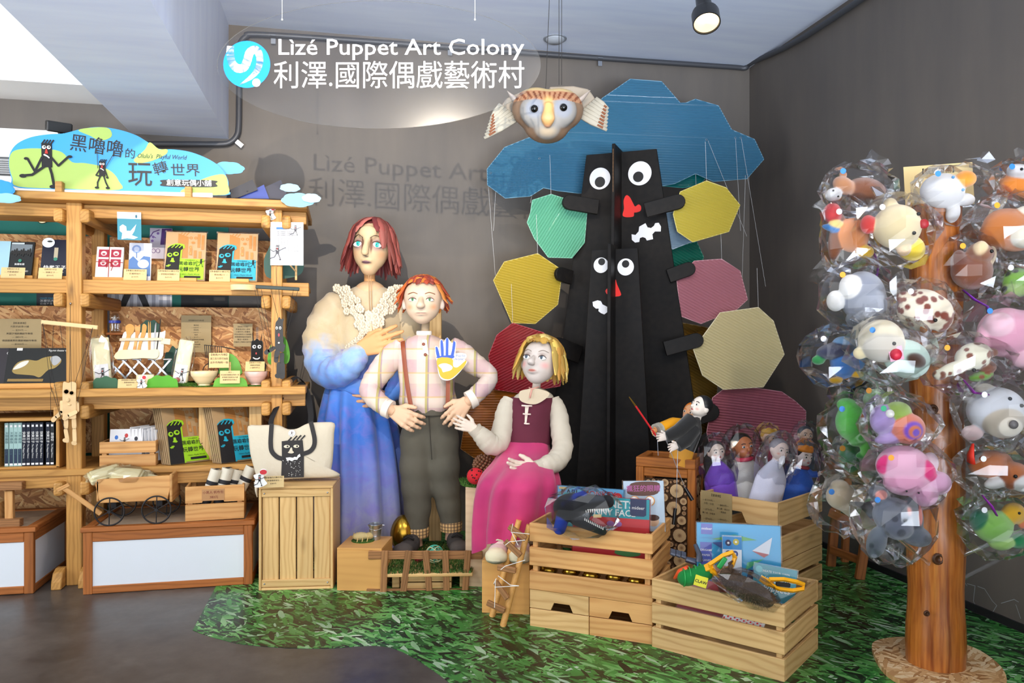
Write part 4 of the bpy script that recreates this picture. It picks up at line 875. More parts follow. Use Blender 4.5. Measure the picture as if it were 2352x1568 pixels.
price('tan price card of the cutlery set at the shelf edge', 270, 322, 893, 870, 4.57, ZB, ['【黑嚕嚕的玩轉世界】', '— 黑嚕嚕餐具組 —', '$280元'])
sticker('puppet sticker with red balloon beside the cutlery price card', 326, 877, 28, 4.545)
o, A = sheet('small_card', 'white card with green mark leaning under the rack', 'card', 312, 352, 880, 860, 4.66, CL2, 12, 0, ZB+.01); p = A.px(320, 866); A.ell(*p, .006, .006, METAL); A.build(o)
def bowl(label, x, yb, yt, rpx, col, Y):
    p = at(x, yb, Y=Y); p.z = ZB+.006; k = (p-V((0, 0, HC))).dot(FW)/F; R = rpx*k; Hh = (yb-yt)*k; o = thing('bowl', label, 'bowl', T(*p)); m = T(*p)
    b = MB(); b.lathe([(0, 0), (R*.45, 0), (R*.43, Hh*.1), (R*.62, Hh*.22), (R*.82, Hh*.5), (R*.9, Hh*.62), (R*.94, Hh*.66), (R, Hh*.97), (R*.98, Hh), (R*.95, Hh*.97), (R*.85, Hh*.6), (R*.55, Hh*.25), (0, Hh*.15)], 32); b.build('vessel', flat(col, .3), o, m, smooth=True, ang=60)
    o2 = thing('felt_coaster', 'round green felt coaster under the '+label.split(' bowl')[0]+' bowl', 'coaster', T(p.x, p.y, ZB)); b = MB(); b.lathe([(0, 0), (R*.85, 0), (R*.85, .006), (0, .006)], 24); b.build('felt', MOSS, o2, WM[o2.name])
    b = MB(); b.lathe([(R*.7, .0055), (R*.72, .0075), (R*.8, .0075), (R*.82, .0055)], 24); b.build('fringe', MOSS, o2, WM[o2.name])
bowl('cream glazed bowl on the shelf between price cards', 469, 884, 851, 29.5, '#e6d3a8', 4.66); bowl('pale pink glazed bowl at the right shelf end', 588, 883, 852, 25.5, '#d8b7ae', 4.66)
# wire cart
o = thing('wire_cart', 'small black wire push cart behind the cream bowl', 'cart', T(*at(495, 850, Y=4.92))); Yc = 4.93
L4 = lambda *pts: [tuple(at(x, y, Y=Yc)) for x, y in pts]
def wire(nm, pts, r=.0022, closed=False): b = MB(); b.tube(pts, r, 6, closed=closed); b.build(nm, IRON, o)
wire('rim', L4((469, 792), (508, 796), (540, 803))); wire('basket_wire', L4((470, 792), (472, 820), (508, 828), (508, 796)))
for i in range(7): wire('basket_wire', L4((474+i*5, 792.5+i*.5), (476+i*4.5, 821+i)))
wire('handle', L4((508, 796), (520, 798), (541, 803)), .003); wire('leg', L4((480, 822), (478, 850))); wire('leg', L4((496, 826), (490, 855)))
wire('wheel', [tuple(at(484+18*math.cos(a), 852+18*math.sin(a), Y=Yc)) for a in [2*math.pi*i/24 for i in range(24)]], .0025, True)
# black cloth doll on a block
o = thing('wood_block', 'small pine block stack under the black cloth doll', 'block', T(*at(580, 866, Y=4.8))); p = at(578, 850, Y=4.8); boxo('block', (p.x, 4.80, ZB+.04), (.13, .1, .08), W_CRATE, o); boxo('side_piece', (p.x+.085, 4.80, ZB+.04), (.035, .09, .075), W_BOX, o)
m, w, h = stand(576, 603, 832, 782, 4.79, 4, 0, ZB+.08); o = thing('cloth_doll', 'black square cloth doll with googly eyes and smile', 'doll', m)
b = MB(); b.prism(smooth_closed([(-w*.48, 0), (-w*.5, h*.5), (-w*.48, h*.97), (-w*.2, h), (0, h*1.08), (w*.2, h), (w*.48, h*.97), (w*.5, h*.5), (w*.48, 0), (0, -.002)], 3), .03); b.build('body', flat('#0b0b0c', .9, sheen=.4), o, m, bevel=.008, seg=2)
for s in (-1, 1): b = MB(); b.tube([(s*w*.3, h*.95, -.015), (s*w*.42, h*1.25, -.015)], [.004, .001], 6); b.build('ear', BLACK, o, m); b = MB(); b.tube([(s*w*.48, h*.4, -.015), (s*w*.75, h*.2, -.015), (s*w*.7, .0, -.01)], [.005, .005, .004], 6); b.build('arm', BLACK, o, m)
A = Art(m, .001)
for s in (-1, 1): A.ell(s*w*.22, h*.8, w*.16, w*.16, WHITE, 16); A.ell(s*w*.22+.002, h*.8, w*.09, w*.09, BLACK, 12)
A.ell(-w*.05, h*.58, w*.05, w*.1, RED, 10); A.line([(-w*.3, h*.44), (-w*.1, h*.4), (w*.1, h*.4), (w*.25, h*.44)], .006, WHITE); A.build(o, 'face')
b = MB(); b.ball((w*.55, .008, .0), .012, 10); b.build('yellow_bead', flat('#d8d23a', .5), o, m, smooth=True)
for i in range(6): b = MB(); b.tube([tuple(V((0, h*1.08+i*.012, -.015))+V((.005*math.cos(a), .007*math.sin(a), 0))) for a in [k*math.pi/4 for k in range(8)]], .0012, 5, closed=True); b.build('chain_link', METAL, o, m)
for x0, x1, lab in ((198, 214, 'moss strip on the shelf beside the left post'), (404, 452, 'moss strip on the shelf in front of the right pouch')):
    a = at(x0, 888, Y=4.68); c = at(x1, 888, Y=4.68); o = thing('moss_strip', lab, 'moss', T(a.x, 4.68, ZB)); b = MB(); rr = random.Random(x0)
    b.tube([(a.x+(c.x-a.x)*i/8, 4.68+.005*math.sin(i), ZB+.006) for i in range(9)], [.012+.005*rr.random() for _ in range(9)], 7); b.build('clump', MOSS, o)
    b = MB()
    for i in range(120): x = rr.uniform(a.x, c.x); y = 4.68+rr.uniform(-.015, .015); b.add([(x-.001, y, ZB+.008), (x+.001, y, ZB+.008), (x+rr.uniform(-.004, .004), y-.003, ZB+.02+rr.random()*.012)], [(0, 1, 2)])
    tag(b.build('tufts', MOSS, o), kind='stuff')
# ---- level C: box of discs
bx = thing('disc_box', 'open pine box holding a row of disc cases', 'box', T(*at(70, 1085, Y=4.8)))
xa, xb = -2.0, at(150, 1080, Y=4.72).x
plank('top_board', (xa, 4.80, .895), (xb, 4.80, .895), .36, .018, W_CEDAR, bx, (0, 1, 0)); plank('side_board', (xb-.009, 4.80, ZCc+.001), (xb-.009, 4.80, .886), .34, .018, W_CEDAR, bx, (0, 1, 0)); plank('floor_board', (xa, 4.80, ZCc+.006), (xb, 4.80, ZCc+.006), .34, .012, W_CEDAR, bx, (0, 1, 0))
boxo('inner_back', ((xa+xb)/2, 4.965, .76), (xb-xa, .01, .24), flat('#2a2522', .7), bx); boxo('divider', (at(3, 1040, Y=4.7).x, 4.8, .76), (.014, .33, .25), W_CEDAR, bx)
xs = [10, 21, 31, 40.5, 50, 60, 70.5, 80, 90, 105, 115, 131]
for i, x in enumerate(xs):
    g = i < 4; hap = 4 <= i < 10; p = at(x+4, 1084, Y=4.655); m = face(V((p.x, 4.66, ZCc+.012)), (1, 0, 0)); ttl = 'Nobody' if g else 'The Happy Prince'
    o = thing('disc_case', ['pale green disc case spine', 'dark navy disc case spine with white title', 'black disc case spine'][0 if g else 1 if hap else 2]+f', {["first","second","third","fourth","fifth","sixth","seventh","eighth","ninth","tenth","eleventh","twelfth"][i]} from the left in the pine box', 'disc case', m, 'disc cases in the pine box')
    w = 9*4.2/F; h = .235; b = MB(); b.box((0, h/2, -.07), (w*.96, h, .14)); b.build('case', flat('#9fc0bd' if g else '#141a2c' if hap else '#0d1013', .25), o, m, bevel=.0012)
    A = Art(m)
    if g: A.rect(-w*.4, .01, w*.4, h*.4, flat('#20304a', .3))
    A.rect(-w*.35, .006, w*.35, .016, PAPER); A.rect(-w*.25, h*.9, w*.25, h*.95, PAPER)
    A.text('快樂王子' if hap else '光影嬉遊' if g else '孫悟空', 0, h*.66, w*.75, WHITE if not g else flat('#3f5f66'), rot=-90, res=1); A.text(ttl, 0, h*.34, w*.5, WHITE if not g else flat('#4a6a78'), rot=-90, res=1); A.build(o)
# small crates: generic slatted crate builder
def crate(label, m, w, d, h, mat, nslat=2, gap=.018, t=.012, base=0, handle=None, cat='crate', notch_side=(), name='wooden_crate', group=None):
    """m: origin front-left-bottom, X along front, Y into depth, Z up"""
    o = thing(name, label, cat, m, group); sh = (h-gap*(nslat-1))/nslat
    W_ = lambda x, y, z: m @ V((x, y, z)); X_ = (m.to_3x3() @ V((1, 0, 0)))
    for k in range(nslat):
        z = k*(sh+gap)+sh/2
        hz = handle is not None and k in handle
        for y in (t/2, d-t/2):
            if hz and y < d/2:
                c = w*handle[k]; hw = min(.09, w*.19); hh = sh*.42; up_ = handle.get('up', False)
                pts = [(0, 0), (c-hw, 0), (c-hw*.7, hh), (c+hw*.7, hh), (c+hw, 0), (w, 0), (w, sh), (0, sh)]
                b = MB(); b.prism(pts, t, None, 0); b.build('slat', mat, o, m @ T(0, y-t/2, z-sh/2) @ RX(90))
            else: plank('slat', W_(0, y, z), W_(w, y, z), sh, t, mat, o, bevel=.002)
        for x in (t/2, w-t/2):
            plank('end_slat', W_(x, t, z), W_(x, d-t, z), sh, t, mat, o, bevel=.002)
    for x in (t+.012, w-t-.012):
        for y in (t+.012, d-t-.012): plank('corner_post', W_(x, y, 0), W_(x, y, h-.004), .024, .024, mat, o, X_, bevel=.001)
    nb = 3
    for i in range(nb):
        yy = t+(d-2*t)*(i+.5)/nb; plank('bottom_slat', W_(t, yy, .008), W_(w-t, yy, .008), (d-2*t)/nb*.85, .012, mat, o, m.to_3x3() @ V((0, 1, 0)), bevel=.001)
    return o
def cm(px0, py0, px1, py1, z=0):
    """crate frame from picture positions of the front bottom corners"""
    a = at(px0, py0, Z=z); c = at(px1, py1, Z=z); x = c-a; return frame(a, x), x.length
m = frame(at(228, 1075, Y=4.62)*1, (1, .0, 0)); m.translation.z = ZCc
crate('small slatted crate of sticker sheets on the lower shelf', m, at(358, 1075, Y=4.62).x-m.translation.x, .2, .135, W_CRATE, 2, .01, .01)
for i in range(10):
    lean = i < 2; x = 288+i*8; col = PAPER
    o, A = sheet('sticker_sheet', ['front sticker sheet with tiny figures in the small crate', 'second sticker sheet leaning behind the front one in the small crate'][i] if lean else 'white sticker sheet packed edge on in the small crate', 'sticker sheet', 249 if lean else x, 325 if lean else x+44, 1064, 985 if lean else 983-(i % 3)*3, 4.642+.006*i if lean else 4.73, col, 12 if lean else 4, 0 if lean else 62, ZCc+.02, .003, None if lean else 'edge on sticker sheets in the small crate')
    if lean:
        for kx, ky, c_ in ((-.3, .75, '#3a74c8'), (.0, .8, '#c83c3c'), (.3, .7, '#30303a'), (-.1, .55, '#202024'), (.2, .5, '#3a9a58'), (-.3, .45, '#202024')): A.ell(kx*A.w, ky*A.h, .009, .012, flat(c_, .6), 12)
        fig(A, -.05*A.w, .5*A.h, .25*A.h)
    else: A.rect(-A.w*.4, A.h*.9, A.w*.4, A.h*.95, flat('#c9ccd4'))
    A.build(o)
# packs of kits in pine bookends
for (x0, x1, yb, yt, col, nm, xs0) in ((405, 505, 1076, 930, LIM2, 'lime', 360), (522, 622, 1072, 928, CYAN, 'cyan', 480)):
    for k in range(5):
        o, A = sheet('puppet_kit', ('front pack of the leaning stack of %s puppet kits on the lower shelf' % nm) if k == 0 else '%s puppet kit pack, number %s behind the front one of its lower shelf stack' % (nm, ['', 'one', 'two', 'three', 'four'][k]), 'craft kit', x0-14-k*4.5, x1-20-k*4.5, yb-4, yt, 4.66+.011*k, KTAN, 20, 38, ZCc+.004, .008, 'leaning %s puppet kits' % nm)
        if k == 0: kit(A, col)
        else: A.rect(-.02, A.h*.9, .02, A.h*.95, KPART)
        A.build(o); sleeve(o, A, .008, .004)
        if k == 0: b = MB(); b.box((-A.w*.18, A.h*.07, .002), (.05, .02, .001)); b.build('price_tag', PAPER, o, A.m)
for x, nm in ((462, 'lime'), (578, 'cyan')):
    p = at(x, 1070, Y=4.72); o = thing('pine_bookend', f'upright pine frame board beside the {nm} kit stack', 'bookend', T(p.x, 4.75, ZCc)); plank('upright', (p.x+.02, 4.74, ZCc), (p.x+.02, 4.74, .94), .07, .02, W_PINE, o, (1, 0, 0)); plank('back_board', (p.x-.05, 4.98, ZCc), (p.x-.05, 4.98, .93), .18, .014, W_PINE, o, (1, 0, 0)); plank('top_rail', (p.x-.12, 4.75, .945), (p.x+.06, 4.75, .945), .06, .014, W_PINE, o, (0, 1, 0))
# ---- wagon on the cabinet
ZK = .347; kx = lambda x, y=1185, Y=4.5: at(x, y, Y=Y).x
wg = thing('toy_wagon', 'wooden toy pull wagon with four black spoked wheels on the cabinet', 'wagon', T(kx(315), 4.55, ZK)); x0, x1 = kx(235), kx(388); yw0, yw1 = 4.46, 4.64; zb, zt = .46, .585
for y in (yw0, yw1): b = MB(); b.prism([(x0, zb), (x1, zb+.002), (x1+.03, zt+.01), (x0-.03, zt)], .014); b.build('side_board', W_CRATE, wg, T(0, y, 0) @ RX(90) @ MX.Diagonal((1, 1, 1, 1)), bevel=.002)
plank('tail_board', (x1+.02, yw0-.01, (zb+zt)/2+.005), (x1+.02, yw1+.02, (zb+zt)/2+.005), .15, .014, W_CRATE, wg); plank('front_board', (x0-.012, yw0, (zb+zt)/2), (x0-.012, yw1, (zb+zt)/2), .11, .012, W_CRATE, wg); plank('floor_board', (x0, 4.55, zb+.006), (x1, 4.55, zb+.006), .17, .012, W_CRATE, wg, (0, 1, 0))
for cx_, r in ((kx(262), .072), (kx(368), .072)):
    for y in (yw0-.045, yw1+.02):
        b = MB(); b.tube([(r*math.cos(a), 0, r*math.sin(a)) for a in [2*math.pi*i/36 for i in range(36)]], .0042, 8, closed=True); w_ = b.build('wheel', IRON, wg, T(cx_, y, ZK+r+.003), smooth=True)
        for i in range(6): a = 2*math.pi*i/6+.5; b = MB(); b.cyl((0, 0, 0), (r*math.cos(a), 0, r*math.sin(a)), .0028, n=6); b.build('spoke', IRON, w_, T(cx_, y, ZK+r+.003))
        b = MB(); b.cyl((0, -.008, 0), (0, .008, 0), .009, n=10); b.build('hub', IRON, w_, T(cx_, y, ZK+r+.003))
    b = MB(); b.cyl((cx_, yw0-.045, ZK+.075), (cx_, yw1+.02, ZK+.075), .005, n=8); b.build('axle', IRON, wg); boxo('axle_block', (cx_, 4.55, ZK+.095), (.03, .12, .04), IRON, wg)
plank('pull_handle', at(232, 1180, Y=4.46), at(146, 1120, Y=4.42), .024, .014, W_CRATE, wg); plank('grip', at(132, 1126, Y=4.42), at(160, 1112, Y=4.42), .02, .018, W_CRATE, wg)
for i, (x, y, r, Yq) in enumerate(((242, 1090, 25, 4.52), (270, 1088, 10, 4.58), (292, 1092, -12, 4.51), (312, 1092, -20, 4.57), (335, 1104, -25, 4.53))):
    p = at(x, y, Y=Yq); m = face(p, (1, .1, 0), (0, .9, .5)) @ RZ(r); o = thing('folded_pouch', ['leftmost', 'second from left', 'front middle', 'second from right', 'rightmost'][i]+' cream cloth pouch in clear film heaped in the wagon', 'pouch', m, 'folded pouches in the wagon')
    b = MB(); b.box((0, 0, 0), (.16, .085, .03)); b.box((0, 0, .02), (.14, .07, .016)); b.build('pouch', flat('#e8dfb4', .85, bump=(30, .3)), o, m, bevel=.007, seg=2); crumple(o, [(0, 0, .006)], (.1, .058, .04), m, i, 12, .1)
# crate of rolled bags
m = frame(V((kx(427, 1205, 4.46), 4.44, ZK)), (1, .06, 0)); cw = .30
cr = crate('small crate of rolled tote bags with a handwritten cardboard tag', m, cw, .21, .185, W_CRATE, 2, .008, .012, handle={1: .47})
mm = face(m @ V((cw*.47, -.002, .125)), m.col[0].xyz); o = thing('price_tag', 'handwritten kraft cardboard tag on the rolled bag crate', 'price tag', mm); b = MB(); b.box((0, .012, -.001), (.115, .062, .002)); b.build('card', flat('#b98a5c', .7, var=.06), o, mm); A = Art(mm); A.text('小黑人 帆布包', 0, .025, .017, flat('#7c2418'), res=2); A.text('380元', .004, -.001, .018, flat('#7c2418')); A.build(o)
for i, (x, y0, y1, dx, Yq) in enumerate(((478, 1150, 1078, 20, 4.50), (508, 1148, 1075, 16, 4.51), (532, 1140, 1078, 14, 4.56), (552, 1135, 1072, 26, 4.55))):
    a = at(x-dx*.6, y0+20, Y=Yq); a.z = max(a.z, ZK+.03); c = at(x+dx, y1, Y=Yq+.02); o = thing('rolled_bag', ['leftmost', 'second', 'third', 'rightmost'][i]+' rolled canvas tote standing in the small crate', 'bag', T(*a), 'rolled totes in the small crate')
    b = MB(); b.tube([a, a.lerp(c, .5), c], [.036, .045, .046], 14, flat=.7); b.build('roll', flat('#ddd6c4', .85, bump=(35, .3)), o, smooth=True, ang=50)
    b = MB(); b.tube([a, a.lerp(c, .72)], [.0375, .0465], 14, flat=.7); b.build('printed_band', flat('#25252a', .8), o, smooth=True, ang=50)
    for k in range(3): q = a.lerp(c, .7+.05*k); b = MB(); b.tube([q+V((-.02+.014*k, -.03, 0)), q+V((.004+.01*k, -.033, .018))], [.004, .002], 6); b.build('printed_stroke', flat('#25252a', .8), o)
    b = MB(); b.tube([c+V((0, 0, .001))+V((.02*math.cos(t*1.0)*(1-t/14), .02*math.sin(t)*(1-t/14), .002)) for t in range(0, 12)], .002, 5); b.build('rolled_edge', flat('#2a2a2c', .8), o)
# wooden scooter at the left edge
o = thing('wooden_stand', 'rough wooden I shaped stand at the left picture edge', 'stand', T(kx(20), 4.6, ZK)); Yq = 4.56
plank('top_bar', at(-40, 1117, Y=Yq), at(55, 1114, Y=Yq), .042, .05, W_OLD, o); plank('upright', at(22, 1126, Y=Yq+.01), at(23, 1195, Y=Yq+.01), .04, .03, W_CRATE, o, (1, 0, 0)); plank('bottom_bar', at(-40, 1202, Y=Yq-.01), at(50, 1199, Y=Yq-.01), .042, .05, W_OLD, o); boxo('side_box', at(-6, 1172, Y=Yq+.06), (.06, .1, .1), W_PINE, o)
# ================================================================ the three big puppets
def W(px, py, d): return at(px, py, D=d)
def ring(px, py, d, hw, hd, n=40, fold=0, nf=8, ph=0, tilt=0, sq=1.0):
    c = W(px, py, d); s = d/F; o = []
    for k in range(n):
        a = 2*math.pi*k/n; f = 1+fold*(math.sin(nf*a+ph)+.5*math.sin((nf*.6//1+1)*2*a+ph*1.7))
        ca = math.copysign(abs(math.cos(a))**sq, math.cos(a)); sa = math.copysign(abs(math.sin(a))**sq, math.sin(a))
        o.append(c+IR*(hw*s*ca*f)+FW*(hd*sa*f)+UP*(tilt*ca))
    return o
def ploft(name, rings, mat, parent, caps=True): b = MB(); b.loft(rings, True, caps); return b.build(name, mat, parent, smooth=True, ang=75)
def interp_rings(keys, sub_, **kw):
    """keys: (px,py,d,hw,hd,fold); smooth in between"""
    return [ring(*k[:5], fold=k[5], ph=k[6] if len(k) > 6 else 0, **kw) for k in smooth_open(keys, sub_)]
def ptube(name, keys, mat, parent, n=18, sub=5, wr=.0, seed=0, flat=1.0, freq=22):
    """sleeve through picture points (px,py,d,r_px) with cloth wrinkles"""
    k = smooth_open(keys, sub); b = MB(); rr = random.Random(seed); path = [W(a[0], a[1], a[2]) for a in k]; rad = [a[3]*a[2]/F for a in k]
    b.tube(path, rad, n, True, flat)
    if wr:
        v = b.v; m_ = n
        for i in range(len(v)):
            r_, a_ = i//m_, i % m_; c = path[min(r_, len(path)-1)]; p = V(v[i]); w = math.sin(r_*freq/10+2.1*math.sin(a_*6.283/m_+seed))*.6+math.sin(r_*freq/17+3*math.cos(a_*6.283/m_*2+seed*2))*.4
            v[i] = tuple(c+(p-c)*(1+wr*w))
    return b.build(name, mat, parent, smooth=True, ang=80)
def hand_mesh(col, curl=(15, 20, 15), spread=6, thumb=(45, 25), h=.028, slim=1.0, name='hand'):
    P_ = []; C = hx(col); w = .26*slim; fl = [.44, .5, .47, .36]; fy = [.105*3/2, .105/2, -.105/2, -.105*3/2]; r0 = .062*slim
    for i in range(4):
        y = fy[i]*slim*1.18; k0 = V((.47-.03*abs(i-1), y, 0)); P_.append(('c', (0, y*.55, 0), tuple(k0), .075, .066*slim, C))
        d = math.radians((1.4-i)*spread); ang = 0; p = k0; cu = curl[i] if isinstance(curl[0], (tuple, list)) else curl
        for j, (l, rr_) in enumerate(zip((.44, .32, .26), (.060, .054, .045))):
            ang += math.radians(cu[j]); q = p+V((math.cos(ang)*math.cos(d), math.cos(ang)*math.sin(d), -math.sin(ang)))*fl[i]*l; P_.append(('c', tuple(p), tuple(q), rr_*slim, rr_*.9*slim, C)); p = q
    P_.append(('e', (.22, 0, 0), (.28, .19*slim, .085), None, C))
    t0 = V((.10, .12*slim, -.02)); a = math.radians(thumb[0]); t1 = t0+V((math.cos(a), math.sin(a), -.25))*.2; a2 = math.radians(thumb[0]-thumb[1]); t2 = t1+V((math.cos(a2), math.sin(a2), -.1))*.17; t3 = t2+V((math.cos(a2*.8), math.sin(a2*.8), -.05))*.1
    for p, q, r1, r2 in ((t0, t1, .085, .07), (t1, t2, .066, .056), (t2, t3, .055, .045)): P_.append(('c', tuple(p), tuple(q), r1*slim, r2*slim, C))
    P_.append(('c', (-.14, 0, 0), (.04, 0, 0), .085*slim, .09*slim, C))
    return sdf(P_, h, .035, name=name)
def put_hand(me, parent, wrist, tip, thumb, mat, flipz=1, label=None):
    x = V(tip)-V(wrist); L = x.length; x.normalize(); y = V(thumb)-x*V(thumb).dot(x); y.normalize(); z = x.cross(y)*flipz
    m = MX((x*L, y*L, z*L)).transposed().to_4x4(); m.translation = V(wrist); return link('hand', me, mat, parent, m)
def frontat(me, x, z, r=.06):
    v = verts(me); q = v[(abs(v[:, 0]-x) < r) & (abs(v[:, 2]-z) < r)]; return float(q[:, 1].min()) if len(q) else -1
def hm(px, py, d, s, yaw=0, pitch=0, roll=0):
    m = frame(W(px, py, d), IR); return m @ RZ(yaw) @ RX(pitch) @ RY(roll) @ S(s)
def hair(name, parent, m, c, R, clumps, cols, wid, mat, seed=0, nseg=9):
    """clumps: (azimuth deg from face front, start polar, end polar, hang length, flare, jitter)"""
    rr = random.Random(seed); b = MB(); C = []
    for (az, t0, t1, L, fl, w) in clumps:
        pts = []; rad = []; a0 = math.radians(az); j = rr.uniform(-.2, .2); base = V(c)
        for i in range(nseg):
            u = i/(nseg-1)
            t = math.radians(t0+(t1-t0)*min(1, u/.6)); a = a0+j*u
            p = base+V((R[0]*math.sin(t)*math.sin(a), -R[1]*math.sin(t)*math.cos(a), R[2]*math.cos(t)))*(1.0+rr.uniform(-.012, .03))
            if u > .6:
                k = (u-.6)/.4; p += V((math.sin(a)*fl*k, -math.cos(a)*fl*k, -L*k))+V((rr.uniform(-1, 1), rr.uniform(-1, 1), rr.uniform(-1, 1)))*.035
            pts.append(p); rad.append(wid*w*(.55+.6*math.sin(math.pi*min(1, .15+u*.8)))*(1 if u < .95 else .45))
        n0 = len(b.v); nrm = (pts[3]-base).normalized(); b.tube(pts, rad, 7, True, .42, up=nrm)
        col = cols[rr.randrange(len(cols))]; k_ = rr.uniform(.6, 1.2); C += [[min(1, x*k_) for x in hx(col)[:3]]]*(len(b.v)-n0)
    me = b.mesh(name, True, 0, 1, 60); setcol(me, np.array(C)); return link(name, me, mat, parent, m)
PAPERM = vcol('painted_papier_mache', .55, (60, .12)); HAIRM = vcol('twisted_paper_hair', .6, (45, .35)); CLAY = vcol('painted_hand_skin', .55, (70, .15))
def eye(parent, m, me, x, z, rx, rz, iris, roll=0, look=(0, 0), lid='#6a5648', dy=0.0):
    y = frontat(me, x, z)+dy; mm = m @ T(x, y, z) @ RY(roll)
    b = MB(); b.ball((0, .02, 0), (rx, .055, rz), 20); e = b.build('eye', flat('#e6e6e2', .25), parent, mm, smooth=True)
    r = rz*.82; b = MB(); b.ball((look[0]*rx, -.012, look[1]*rz), (r, .032, r), 18); b.build('iris', flat(iris, .2), e, mm, smooth=True)
    b = MB(); b.ball((look[0]*rx, -.026, look[1]*rz), (r*.45, .02, r*.5), 14); b.build('pupil', EYEB, e, mm, smooth=True)
    b = MB(); b.tube([(-rx*1.05, .0, -rz*.1), (-rx*.6, -.03, rz*.75), (0, -.04, rz*1.08), (rx*.6, -.03, rz*.75), (rx*1.05, 0, -rz*.1)], [.012, .022, .026, .022, .012], 8); b.build('eyelid', flat(lid, .6), e, mm, smooth=True)
def brow(parent, m, me, pts, w, col):
    b = MB(); P_ = [(x, frontat(me, x, z)-.005, z) for x, z in pts]; b.tube(smooth_open(P_, 3), w, 8, True, .5); b.build('eyebrow', flat(col, .7), parent, m, smooth=True)

# ---------------------------------------------------------------- woman
D0 = 4.85
wo = thing('woman_puppet', 'tall woman puppet with auburn paper hair in a dyed blue gown', 'puppet', T(*[W(835, 1262, D0).x, W(835, 1262, D0).y, 0]))
n = NT('dyed_gauze'); p = n.obj(); z = n.n('ShaderNodeSeparateXYZ', {0: p}).outputs[2]; q = n.noise(p, 5, 4, .6, .8); q2 = n.noise(p, 11, 4, .6, .5)
hgt = n.math('ADD', z, n.math('MULTIPLY', n.math('SUBTRACT', q.outputs[0], .5), .35))
f1 = n.ramp(n.math('MULTIPLY', hgt, .45), [(.0, hx('#a8a4ae')), (.12, hx('#9c9cc4')), (.25, hx('#6f86d8')), (.36, hx('#2f6fd0')), (.47, hx('#4f86dc')), (.545, hx('#8fb2e4')), (.60, hx('#c4b28e')), (.7, hx('#ccb998'))])
c = n.mix(n.ramp(q2.outputs[0], [(.48, (0, 0, 0, 1)), (.66, (.55, .55, .55, 1))]), f1, n.mix(n.math('GREATER_THAN', z, 1.27), hx('#7d74d0'), hx('#cfc0a4')))
n.set(Base_Color=c, Roughness=.7, Sheen_Weight=.3); n.bump(n.noise(p, 30, 4), .25, .006); GAUZE = n.m
sk = []
for k in smooth_open([(812, 862, 4.85, 52, .17, .02, 0), (815, 905, 4.85, 68, .21, .05, .3), (820, 980, 4.85, 82, .26, .10, .5), (828, 1080, 4.85, 90, .30, .12, .8), (832, 1170, 4.86, 95, .33, .125, 1.0), (835, 1264, 4.87, 98, .35, .13, 1.2)], 7): sk.append(ring(*k[:5], n=88, fold=k[5], nf=11, ph=k[6]))
ploft('skirt', sk, GAUZE, wo)
ploft('bodice', interp_rings([(849, 655, 4.86, 24, .07, 0), (849, 668, 4.86, 50, .11, 0), (849, 692, 4.86, 76, .14, .01), (848, 740, 4.85, 84, .17, .015), (845, 800, 4.84, 80, .18, .02), (832, 850, 4.84, 70, .175, .03), (822, 892, 4.84, 64, .19, .05)], 5, n=56, nf=9), GAUZE, wo)
ptube('sleeve', [(788, 690, 4.84, 26), (764, 712, 4.82, 38), (745, 765, 4.80, 45), (742, 815, 4.76, 44), (752, 852, 4.70, 38), (780, 852, 4.62, 36), (806, 832, 4.58, 33), (828, 808, 4.57, 24), (836, 799, 4.57, 14)], GAUZE, wo, 30, 8, .07, 1, freq=14)
ptube('sleeve', [(905, 690, 4.86, 24), (925, 720, 4.86, 33), (938, 780, 4.86, 36), (940, 835, 4.82, 34), (922, 880, 4.74, 30), (898, 905, 4.70, 20), (884, 912, 4.68, 12)], GAUZE, wo, 22, 6, .06, 2)
b = MB(); b.loft([ring(795, 868, 4.66, 34, .02, 16), ring(812, 892, 4.65, 40, .02, 16), ring(830, 905, 4.65, 22, .015, 16)]); b.build('sash', GAUZE, wo, smooth=True, ang=60)
SKINW = hx('#e8c79c'); b = MB(); b.tube([W(849, 622, 4.86), W(849, 640, 4.86), W(850, 662, 4.86)], [12.5*4.86/F, 12.5*4.86/F, 16*4.86/F], 18); b.build('neck', flat('#cf9c68', .6), wo, smooth=True, ang=60)
me = sdf([('e', (0, 0, 0), (.10, .105, .075), None, hx('#e0bb94')), ('e', (0, -.035, -.09), (.045, .105, .07), None, hx('#e0bb94'))], .008, .05); link('chest', me, CLAY, wo, frame(W(850, 672, 4.85), IR))
rr = random.Random(5); b = MB(); LACE = flat('#dccfb8', .85, bump=(50, .4))
def lace(x, y, r):
    d = 4.85-.02; t = (x-848)/84; 
    hd = .15 if y < 700 else .18; yy = d-hd*math.sqrt(max(.05, 1-t*t))-.004; c = W(x, y, yy); s = r*yy/F
    for k in range(7):
        a = 6.283*k/7+x; q = c+IR*(s*.62*math.cos(a))+UP*(s*.62*math.sin(a)); b.ball(tuple(q), (s*.40, s*.12, s*.40), 6)
    b.ball(tuple(c-FW*.003), (s*.3, s*.2, s*.3), 6)
for side in (-1, 1):
    for i in range(11):
        t = i/10; y = 664+t*100; wdt = 34*(1-abs(t-.45)*1.3)+8; x0 = 848+side*(14+48*(1-t)**1.3 if t < .6 else 10+14*(1-t))
        for j in range(3): lace(x0+side*(j-1)*wdt*.42+rr.uniform(-3, 3), y+rr.uniform(-4, 4)+abs(j-1)*-2, rr.uniform(8, 11))
for i in range(5): lace(828-i*7, 775+i*6, 9)
b.build('lace_collar', LACE, wo, smooth=True)['kind'] = 'stuff'
for dx in (-2, 3): b = MB(); b.tube([W(849+dx, 632, 4.70), W(850+dx, 690, 4.66), W(852+dx, 765, 4.64)], .0025, 5); b.build('cord', flat('#b08a60', .7), wo)
